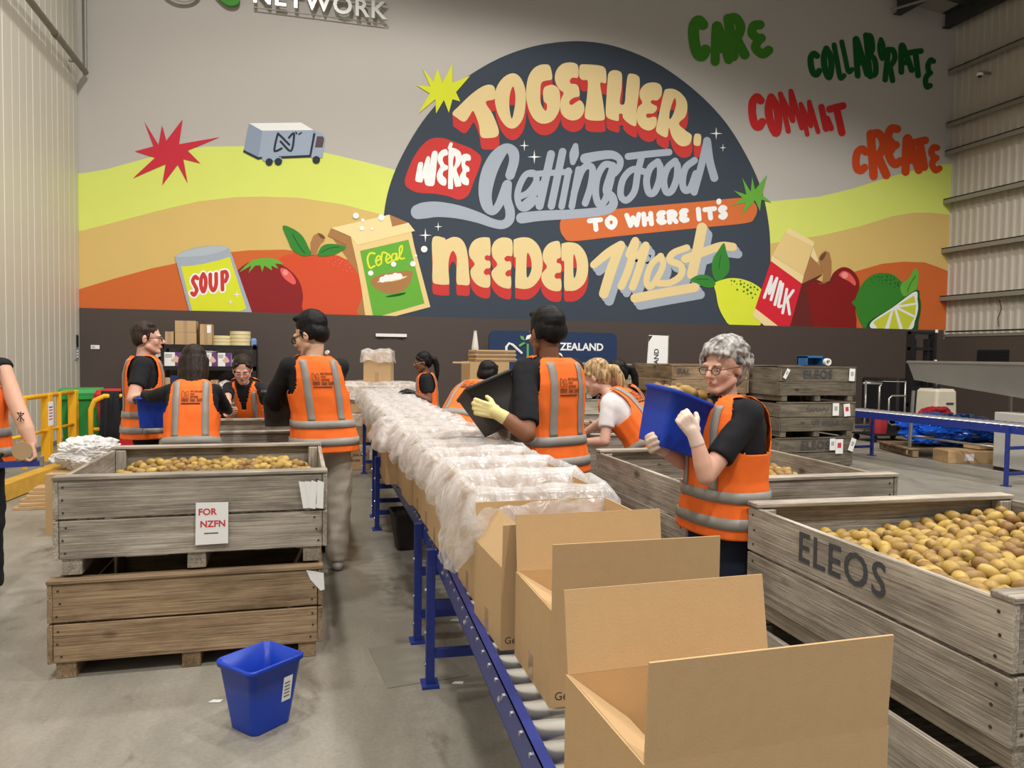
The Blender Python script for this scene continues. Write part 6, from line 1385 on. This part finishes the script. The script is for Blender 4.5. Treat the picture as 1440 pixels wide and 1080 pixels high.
        if th is None: sg = 1
        else:
            tv = R.inverted().to_3x3() @ Vector(th); sg = 1 if d_.cross(n_).dot(tv) > 0 else -1
        if th is None: sg = 1 if d_.cross(n_).dot(Vector((0, .6, .6))) > 0 else -1
        hand_prims(body, W_, hd_, nn, sg, A.get('curl', (30, 35, 25)), .98*(af*.5+.5), 0, thumb=A.get('thumb', (35, 25)))
        if 'glove' in A:
            g = MB(); hand_prims(g, W_, hd_, nn, sg, A.get('curl', (30, 35, 25)), .98*(af*.5+.5), .0035, thumb=A.get('thumb', (35, 25))); fd = (W_-E_).normalized(); prim_cap(g, W_-fd*.055, r2+.009, W_+d_*.02, r2+.004, 12, flat1=True)
            hands.append((g, A['glove'], A.get('coat')))
    # legs
    lg = MB(); sh_ = MB()
    for sd in (-1, 1):
        fo = (legs or {}).get(sd, (sd*.095, .02+stance*sd)); hip = B.P+Vector((sd*.088, 0, -.02)); ank = Vector((fo[0], fo[1], .085)); kn = (hip+ank)/2+Vector((sd*.008, .03+.05*(lean > 20), .01))
        prim_cap(body, hip, .082, kn, .056, 12); prim_cap(body, kn, .056, ank, .036, 12)
        prim_cap(lg, hip+Vector((0, 0, .03)), .100*girth, kn, .076*leg_w, 16); prim_cap(lg, kn, .076*leg_w, ank+Vector((0, 0, -.02)), .062*leg_w, 16, flat2=True)
        fd = Vector((sd*.15, 1, 0)).normalized(); prim_cap(sh_, ank+Vector((0, 0, -.045))-fd*.035, .040, ank+Vector((0, 0, -.053))+fd*.125, .032, 12); prim_cap(sh_, ank+Vector((0, 0, -.04)), .044, ank+Vector((0, 0, -.01)), .042, 12)
        prim_cap(body, ank+Vector((0, 0, -.05)), .03, ank+Vector((0, 0, -.05))+fd*.10, .026, 10)
    prim_ell(lg, B.P+Vector((0, -.01, .0)), (.172*girth, .118*girth, .13))
    def scaled(mb): mb.v = [tuple(Vector(v)*s) for v in mb.v]; return mb
    for v in range(len(sh_.v)):
        if sh_.v[v][2] < 0.002: sh_.v[v] = (sh_.v[v][0], sh_.v[v][1], .002)
    b_o = blob('body', scaled(body), voxel, sk, root, 3)
    fz = lambda co: .004*noise.noise(co*9+Vector((seed, 0, 0)))+.003*noise.noise(co*22+Vector((0, seed, 0)))
    blob('shirt', scaled(shirt_mb), .010, sm_, root, 4, fz); blob('trousers', scaled(lg), .014, pants, root, 4, lambda co: .012*noise.noise(Vector((co.x*7, co.y*7, co.z*6+seed)))+.007*noise.noise(Vector((co.x*9, co.y*9, co.z*20)))); blob('shoes', scaled(sh_), .011, shoes, root, 3)
    make_vest(B, root, S4, s, seed=seed, vee=vee, print_back=print_back)
    for g, gm, coat in hands:
        go = blob('glove', scaled(g), .0055, gm, root, 2)
        if coat:
            go.data.materials.append(coat[0]); c_ = coat[1]
            nv = R.inverted().to_3x3() @ Vector(coat[1])
            for p in go.data.polygons:
                if p.normal.dot(nv) > .25: p.material_index = 1
    # face details
    for e in (-1, 1):
        ey = MB(); prim_ell(ey, hp(e*.030, .0765, .001)*s, (.0120*s, .0080*s, .0050*s), Rh, 12, 8); eo = ey.obj('eye', M_EYE, root, smooth=True)
        ir = MB(); prim_ell(ir, hp(e*.030, .0825, .000)*s, (.0050*s, .0030*s, .0042*s), Rh, 10, 6); ir.obj('iris', M_IRIS, eo, smooth=True)
        br = MB(); br.tube([hp(e*.014, .091, .019)*s, hp(e*.030, .0905, .024)*s, hp(e*.047, .079, .019)*s], [.0028*s, .0036*s, .0018*s], 6).obj('eyebrow', hair_m or M_INK, root, smooth=True)
    lp = MB(); lp.tube([hp(-.021, .083, -.0535)*s, hp(0, .0935, -.0515)*s, hp(.021, .083, -.0535)*s], [.002*s, .0048*s, .002*s], 7); lp.tube([hp(-.018, .083, -.0575)*s, hp(0, .0925, -.0605)*s, hp(.018, .083, -.0575)*s], [.002*s, .0054*s, .002*s], 7)
    lp.obj('lips', mat('lips_'+skin_name, srgb(*[int(c*k) for c, k in zip(skin, (.86, .68, .68))]), .5), root, smooth=True)
    if hair:
        hb2, vx, amp = hair(hp, Rh, hs); scaled(hb2)
        ho = blob('hair', hb2, vx, hair_m, root, 2, lambda co: amp*(noise.noise(co*16)+.5*noise.noise(Vector((co.x*50, co.y*50, co.z*9)))))
    if glasses:
        col, r_ = glasses; gb = empty('glasses', (0, 0, 0), 0, root)
        fr = MB(); ln = MB()
        for e in (-1, 1):
            ring = [hp(e*.031+.0215*math.cos(t*PI/10), .100-.004*abs(math.cos(t*PI/10)), -.001+.0165*math.sin(t*PI/10))*s for t in range(20)]; fr.tube(ring, r_*s, 6, closed=True); ln.add(ring, [tuple(range(20))])
            fr.tube([hp(e*.052, .097, .004)*s, hp(e*.070, .080, .006)*s, hp(e*.083, -.005, .008)*s, hp(e*.083, -.022, -.006)*s], r_*s, 6)
        fr.tube([hp(-.010, .101, .002)*s, hp(0, .104, .005)*s, hp(.010, .101, .002)*s], r_*s, 6); bpy.data.objects.remove(gb)
        go = fr.obj('glasses', col, root, smooth=True); ln.obj('lens', M_LENS, go)
    if neck_white:
        t = MB(); t.tube([hp(.028, -.066, -.112)*s, hp(.0, -.074, -.116)*s], .013*s, 8); t.obj('collar_tag', M_PAPER, root)
    return root
# hair styles -> (MB, voxel, noise amplitude)
def cap_base(mb, hp, Rh, k, lift=0, nape=.0):
    prim_ell(mb, hp(0, -.026, .050+lift), (.083*k, .096*k, .080*k+lift*.4), Rh); prim_ell(mb, hp(0, -.066, .006-nape), (.072*k, .048*k, .062*k+nape), Rh)
    for e in (-1, 1): prim_ell(mb, hp(e*.064, -.040, .014), (.019*k, .048*k, .050*k), Rh)
def hair_short(lift=.008, top=True, sideburn=True, front=.024):
    def f(hp, Rh, k):
        mb = MB(); cap_base(mb, hp, Rh, k, lift)
        if top:
            for i in range(9): a = -.05+.0125*i; prim_ell(mb, hp(a, front+.006*math.cos(i*2), .102+lift-.25*a*a*10), (.018*k, .024*k, .015*k), Rh)
        if sideburn:
            for e in (-1, 1): prim_cap(mb, hp(e*.072, .012, .025), .010*k, hp(e*.071, .010, -.008), .006*k)
        return mb, .0075, .004
    return f
def hair_grey(hp, Rh, k):
    mb = MB(); cap_base(mb, hp, Rh, k, .016, .02); r = random.Random(4)
    prim_ell(mb, hp(0, -.060, .030), (.088*k, .070*k, .090*k), Rh)
    for i in range(150):
        a = r.uniform(-PI, PI); el = r.uniform(-.35, 1.35); ce = math.cos(el)
        x, y, z = .088*ce*math.sin(a), -.030+.104*ce*math.cos(a), .046+.096*math.sin(el)
        if y > .052 and z < .088: continue
        if y > .0 and z < .02: continue
        d = Vector((-.012 if x > 0 else .012, -.045 if y < .02 else .03, -.030))*r.uniform(.6, 1.1); w = .010*r.uniform(.7, 1.3)
        p0 = Vector((x, y, z)); p1 = p0+d*.5+Vector((x, y, z)).normalized()*.010; p2 = p0+d+Vector((x, y, 0)).normalized()*.003
        prim_cap(mb, hp(*p0), w*k, hp(*p1), w*1.05*k, 8); prim_cap(mb, hp(*p1), w*1.05*k, hp(*p2), w*.6*k, 8)
    for i in range(14):   # swept fringe
        t = i/13; x = lerp(-.066, .066, t); prim_cap(mb, hp(x*.9, .030, .118-.5*x*x*6), .012*k, hp(x-.012, .083-4*x*x, .076-2.5*x*x), .0085*k, 8)
    return mb, .0052, .0016
def hair_tied(pony=0.0, bun=False, long_=False):
    def f(hp, Rh, k):
        mb = MB(); cap_base(mb, hp, Rh, k, .004, .012); prim_ell(mb, hp(0, -.028, .062), (.080*k, .092*k, .072*k), Rh)
        for e in (-1, 1): prim_cap(mb, hp(e*.050, .052, .072), .016*k, hp(e*.074, .0, .022), .015*k)
        if pony:
            pts = [(0, -.110, .030), (.004, -.150, .0), (.006, -.155, -.06), (.002, -.140, -.06-pony*.5), (0, -.120, -.06-pony)]; rr = [.026, .034, .036, .028, .008]
            for a, b, r1, r2 in zip(pts, pts[1:], rr, rr[1:]): prim_cap(mb, hp(*a), r1*k, hp(*b), r2*k, 10)
        if bun: prim_ell(mb, hp(0, -.115, .03), (.042*k, .036*k, .040*k), Rh)
        if long_:
            for i in range(9):
                t = (i-4)/4; a = t*1.35; x, y = .078*math.sin(a), -.012-.088*math.cos(a); prim_cap(mb, hp(x, y, .02), .024*k, hp(x*1.02, y-.006, -.08), .024*k, 10); prim_cap(mb, hp(x*1.02, y-.006, -.08), .024*k, hp(x*.85, y-.01, -long_), .014*k, 10)
        return mb, .0075, .0018
    return f
H_BLACK = hair_mat('black', (8, 7, 8), (24, 21, 21)); H_BROWN = hair_mat('brown', (30, 22, 18), (70, 54, 44)); H_DKBR = hair_mat('dark_brown', (24, 18, 15), (58, 43, 34)); H_GREY = hair_mat('grey', (74, 70, 68), (206, 200, 194)); H_BLOND = hair_mat('blonde', (120, 88, 54), (216, 184, 138))
D2 = (0, 0, -1)
# 1 left edge, walking out of the picture, holding a tape gun
p1h = ony(-46, 470, 5.3); w1 = ony(45, 624, 5.15)
P1 = person('person in orange vest at the hall edge with tattooed bare arm', p1h, 20, shirt='short', arms={'R': dict(wrist=w1, elbow=ony(34, 596, 5.18), dir=(.25, -.1, -1), palm=(-1, -.2, 0), curl=(50, 55, 35), sleeve=.02), 'L': {}}, hair=hair_short(), hair_m=H_BROWN, skin=(214, 166, 140), voxel=.007, seed=1, print_back=True)
_iv = (Matrix.Translation(P1.location) @ Matrix.Rotation(math.radians(20), 4, 'Z')).inverted()
for ts in ([(24, 580), (28, 585), (24, 591)], [(34, 581), (29, 586), (34, 592)], [(29, 579), (29, 593)], [(24, 580), (29, 582), (34, 581)]):
    MB().tube([_iv @ ony(x, y, 5.126) for x, y in ts], .003, 5).obj('tattoo', M_INK, P1)
tg = empty('tape_gun', w1+Vector((-.03, -.02, -.075)), .2); tg.scale = (1.25, 1.3, 1.3); tag(tg, 'blue and black tape gun held by the person at the hall edge', 'tape gun')
MB().box(-.10, -.02, -.045, .07, .02, -.02).obj('frame', M_BLUE, tg); MB().tube([(-.09, 0, -.03), (-.105, 0, .0), (-.09, 0, .02)], .009, 8).obj('handle', M_BLACK, tg); MB().lathe([(.012, -.025), (.042, -.025), (.042, .025), (.012, .025)], 20, Matrix.Translation((-.01, 0, .03)) @ Matrix.Rotation(PI/2, 4, 'X')).obj('tape_roll', MATS['packing_tape'], tg); MB().box(.06, -.024, -.05, .075, .024, .0).obj('cutter', M_STEEL, tg)
# 2 man in profile with glasses
person('man in profile with short brown hair and glasses, orange vest', ony(208, 477, 6.62), -82, shirt='short', head_yaw=-4, arms={'R': dict(wrist=ony(236, 566, 6.25), hint=(.3, -.6, -.8)), 'L': dict(wrist=ony(250, 575, 6.7), hint=(-.4, -.5, -.7))}, hair=hair_short(.004), hair_m=H_BROWN, skin=(222, 172, 150), skin_name='rosy', glasses=(M_GLASSF, .0022), voxel=.007, seed=2)
# 3 woman with half-up hair, back to us, reaching to a blue tub
person('woman seen from behind with long half-up brown hair, orange vest', ony(273, 512, 5.56), 2, lean=14, shirt='long', female=True, girth=.94, shw=.165, head_pitch=-18, arms={'L': dict(wrist=ony(203, 555, 5.93), hint=(-.5, -.2, -.8), dir=(-.5, .35, -.1), palm=(.3, 0, -.9)), 'R': dict(wrist=ony(322, 578, 5.95), hint=(.35, -.2, -1))}, hair=hair_tied(0, False, .20), hair_m=H_DKBR, skin=(222, 180, 158), voxel=.009, seed=3)
tub('sorting_tub', 'blue plastic tub held over the sorting bin by the woman seen from behind', ony(221, 600, 6.00), .1, .22, .22, .26, .26, .22, M_BLUEPL)
# 4 woman facing us with glasses
person('woman facing us with pink-rimmed glasses and tied dark hair, looking down', ony(341, 520, 6.98), 176, lean=26, shirt='short', female=True, girth=.95, shw=.165, head_pitch=-26, head_yaw=4, arms={'R': dict(wrist=ony(322, 574, 6.55), hint=(.5, -.4, -.6)), 'L': dict(wrist=ony(385, 570, 6.6), hint=(-.6, -.5, -.4))}, hair=hair_tied(0, True), hair_m=H_DKBR, skin=(208, 160, 138), skin_name='light', glasses=(mat('pink_frame', srgb(206, 150, 140), .35), .0024), voxel=.007, seed=4, vee=.19, print_back=False)
gl = MB()
# 5 tall young man, back to us, cream trousers
person('tall young man seen from behind in cream trousers with black glasses', ony(437, 473, 5.42), 12, hk=1.15, side=-8, leg_w=1.28, shirt='long', girth=1.0, head_yaw=46, head_pitch=-16, pants=M_BEIGE, shoes=M_SHOE, arms={'L': dict(wrist=ony(392, 580, 5.75), hint=(-.8, -.3, -.5), dir=(-.3, .7, .2), palm=(-.5, .3, -.4)), 'R': dict(wrist=ony(440, 590, 5.9), hint=(.8, -.2, -.5))}, hair=hair_short(.018, front=.028), hair_m=H_BLACK, skin=(222, 178, 148), skin_name='warm', glasses=(M_GLASSF, .0034), voxel=.007, seed=5, neck_white=True)
tub('sorting_tub', 'charcoal plastic tub held over the sorting bin by the tall young man', ony(390, 598, 5.70), .05, .17, .2, .21, .24, .25, M_DKPLASTIC)
# 6 woman far down the line in profile
person('dark-haired woman with ponytail at the far end of the carton line', ony(594, 510, 8.62), 84, lean=4, shirt='short', female=True, girth=.92, shw=.16, head_pitch=-14, arms={'L': dict(wrist=ony(578, 551, 8.45), hint=(-.2, -.6, -.8), dir=(-1, 0, -.1), palm=(0, 0, -1), glove=M_BGLOVE), 'R': dict(wrist=ony(574, 549, 8.75), hint=(.2, -.6, -.8), dir=(-1, 0, -.1), palm=(0, 0, -1), glove=M_BGLOVE)}, hair=hair_tied(.20), hair_m=H_BLACK, skin=(120, 82, 62), skin_name='deep', glasses=(mat('pale_frame', srgb(200, 170, 150), .35), .002), voxel=.009, seed=6)
# 7 man bent over the bin
person('man bent over a bin with his orange back to us', ony(687, 519, 6.48), -42, lean=44, shirt='short', head_pitch=-20, arms={'L': dict(wrist=ony(706, 590, 6.75), hint=(-.2, -.8, -.2)), 'R': dict(wrist=ony(716, 595, 6.3), hint=(.2, -.8, -.2))}, hair=hair_short(.004), hair_m=H_BLACK, skin=(112, 78, 58), skin_name='deep', voxel=.009, seed=7, fit=.99, neck_white=True)
# 8 man in the middle with the charcoal bucket and grip gloves
b8 = ony(709, 600, 4.12)
person('man with short black hair tipping a charcoal bucket, seen from behind', ony(768, 470, 4.22), 24, shirt='short', girth=1.10, shw=.200, hk=1.15, head_yaw=-10, head_pitch=-8, arms={'L': dict(wrist=ony(700, 580, 3.96), elbow=ony(741, 610, 3.90), dir=(-1, .1, .25), palm=(.1, 1, 0), thumb_side=(0, 0, 1), glove=M_YGLOVE, coat=(M_GGLOVE, (.1, 1, .1)), curl=(30, 42, 28), sleeve=.86), 'R': dict(wrist=ony(742, 529, 4.38), hint=(.6, -.3, -.6), dir=(-1, .1, -.25), palm=(0, -.3, -1), glove=M_YGLOVE, coat=(M_GGLOVE, (-.6, 0, -.7)), curl=(30, 40, 30))}, hair=hair_short(.006), hair_m=H_BLACK, skin=(138, 92, 66), skin_name='brown', voxel=.0065, seed=8)
TB8 = tub('plastic_bucket', 'charcoal plastic bucket tipped in the gloved hands of the middle man', b8, 0, .21, .21, .29, .27, .27, M_DKPLASTIC, rot=(math.radians(-20), math.radians(-22), math.radians(8)))
# 9 blonde woman bending, white tee
person('blonde woman in white tee bending over a bin, orange vest', ony(838, 533, 4.95), 46, lean=34, shirt='short', shirt_m=M_WSHIRT, female=True, girth=.95, shw=.165, head_pitch=-25, arms={'L': dict(wrist=ony(815, 622, 4.9), hint=(-.4, -.7, -.3)), 'R': dict(wrist=ony(818, 612, 5.35), hint=(.5, -.6, -.3))}, hair=hair_tied(.30), hair_m=H_BLOND, skin=(226, 180, 160), skin_name='rosy2', voxel=.008, seed=9, fit=.96)
# 10 dark-haired woman behind her
person('dark-haired woman in profile behind the blonde woman, orange vest', ony(866, 527, 6.05), 74, lean=20, shirt='short', female=True, girth=.92, shw=.165, head_pitch=-22, arms={'L': dict(wrist=ony(838, 603, 5.95), hint=(-.3, -.7, -.5)), 'R': dict(wrist=ony(836, 598, 6.2), hint=(.3, -.7, -.5))}, hair=hair_tied(.16), hair_m=H_BLACK, skin=(150, 104, 80), skin_name='tan', voxel=.009, seed=10)
# 11 grey-haired woman with the blue tub of kiwifruit
t11 = ony(936, 630, 3.04); wl = ony(977, 610, 2.80); el = ony(993, 670, 2.78)
person('grey-haired woman with glasses holding a blue tub of kiwifruit', ony(1016, 518, 2.98), 98, shirt='short', female=True, girth=1.10, shw=.180, head_yaw=17, head_pitch=-6, pants=M_NAVY, arms={'L': dict(wrist=wl, elbow=el, dir=(-.55, .15, .8), palm=(.30, .95, .1), thumb_side=(.4, 0, .8), glove=M_LGLOVE, curl=(58, 68, 45), sleeve=.72, thumb=(40, 30)), 'R': dict(wrist=ony(925, 628, 3.05), hint=(.3, -.5, -.9), dir=(-.6, -.4, .1), palm=(0, -.8, .4), glove=M_LGLOVE)}, hair=hair_grey, hair_m=H_GREY, skin=(224, 174, 150), skin_name='fair11', glasses=(mat('brown_frame', srgb(84, 58, 52), .35), .0019), voxel=.0055, seed=11, vee=.20)
TB = tub('plastic_bucket', 'royal blue plastic tub full of kiwifruit in the grey-haired woman\'s hands', t11, 0, .20, .20, .27, .26, .25, M_BLUEPL, rot=(math.radians(4), math.radians(19), math.radians(6)))
Mt = Matrix.Translation(t11) @ TB.rotation_euler.to_matrix().to_4x4()
for k in range(13):
    x, y = (-.085+.057*(k % 4), -.08+.055*(k//4)); p = Mt @ Vector((x+RND.uniform(-.008, .008), y+RND.uniform(-.008, .008), .240+.022*(1 if 0 < k % 4 < 3 else 0)+RND.uniform(0, .012)))
    o = bpy.data.objects.new('kiwifruit', KM); COL.objects.link(o); o.location = p; o.rotation_euler = (RND.uniform(0, 6), RND.gauss(0, .3), RND.uniform(0, 6)); tag(o, 'golden kiwifruit in the blue tub of the grey-haired woman', 'kiwifruit', 'kiwifruit in the blue tub')
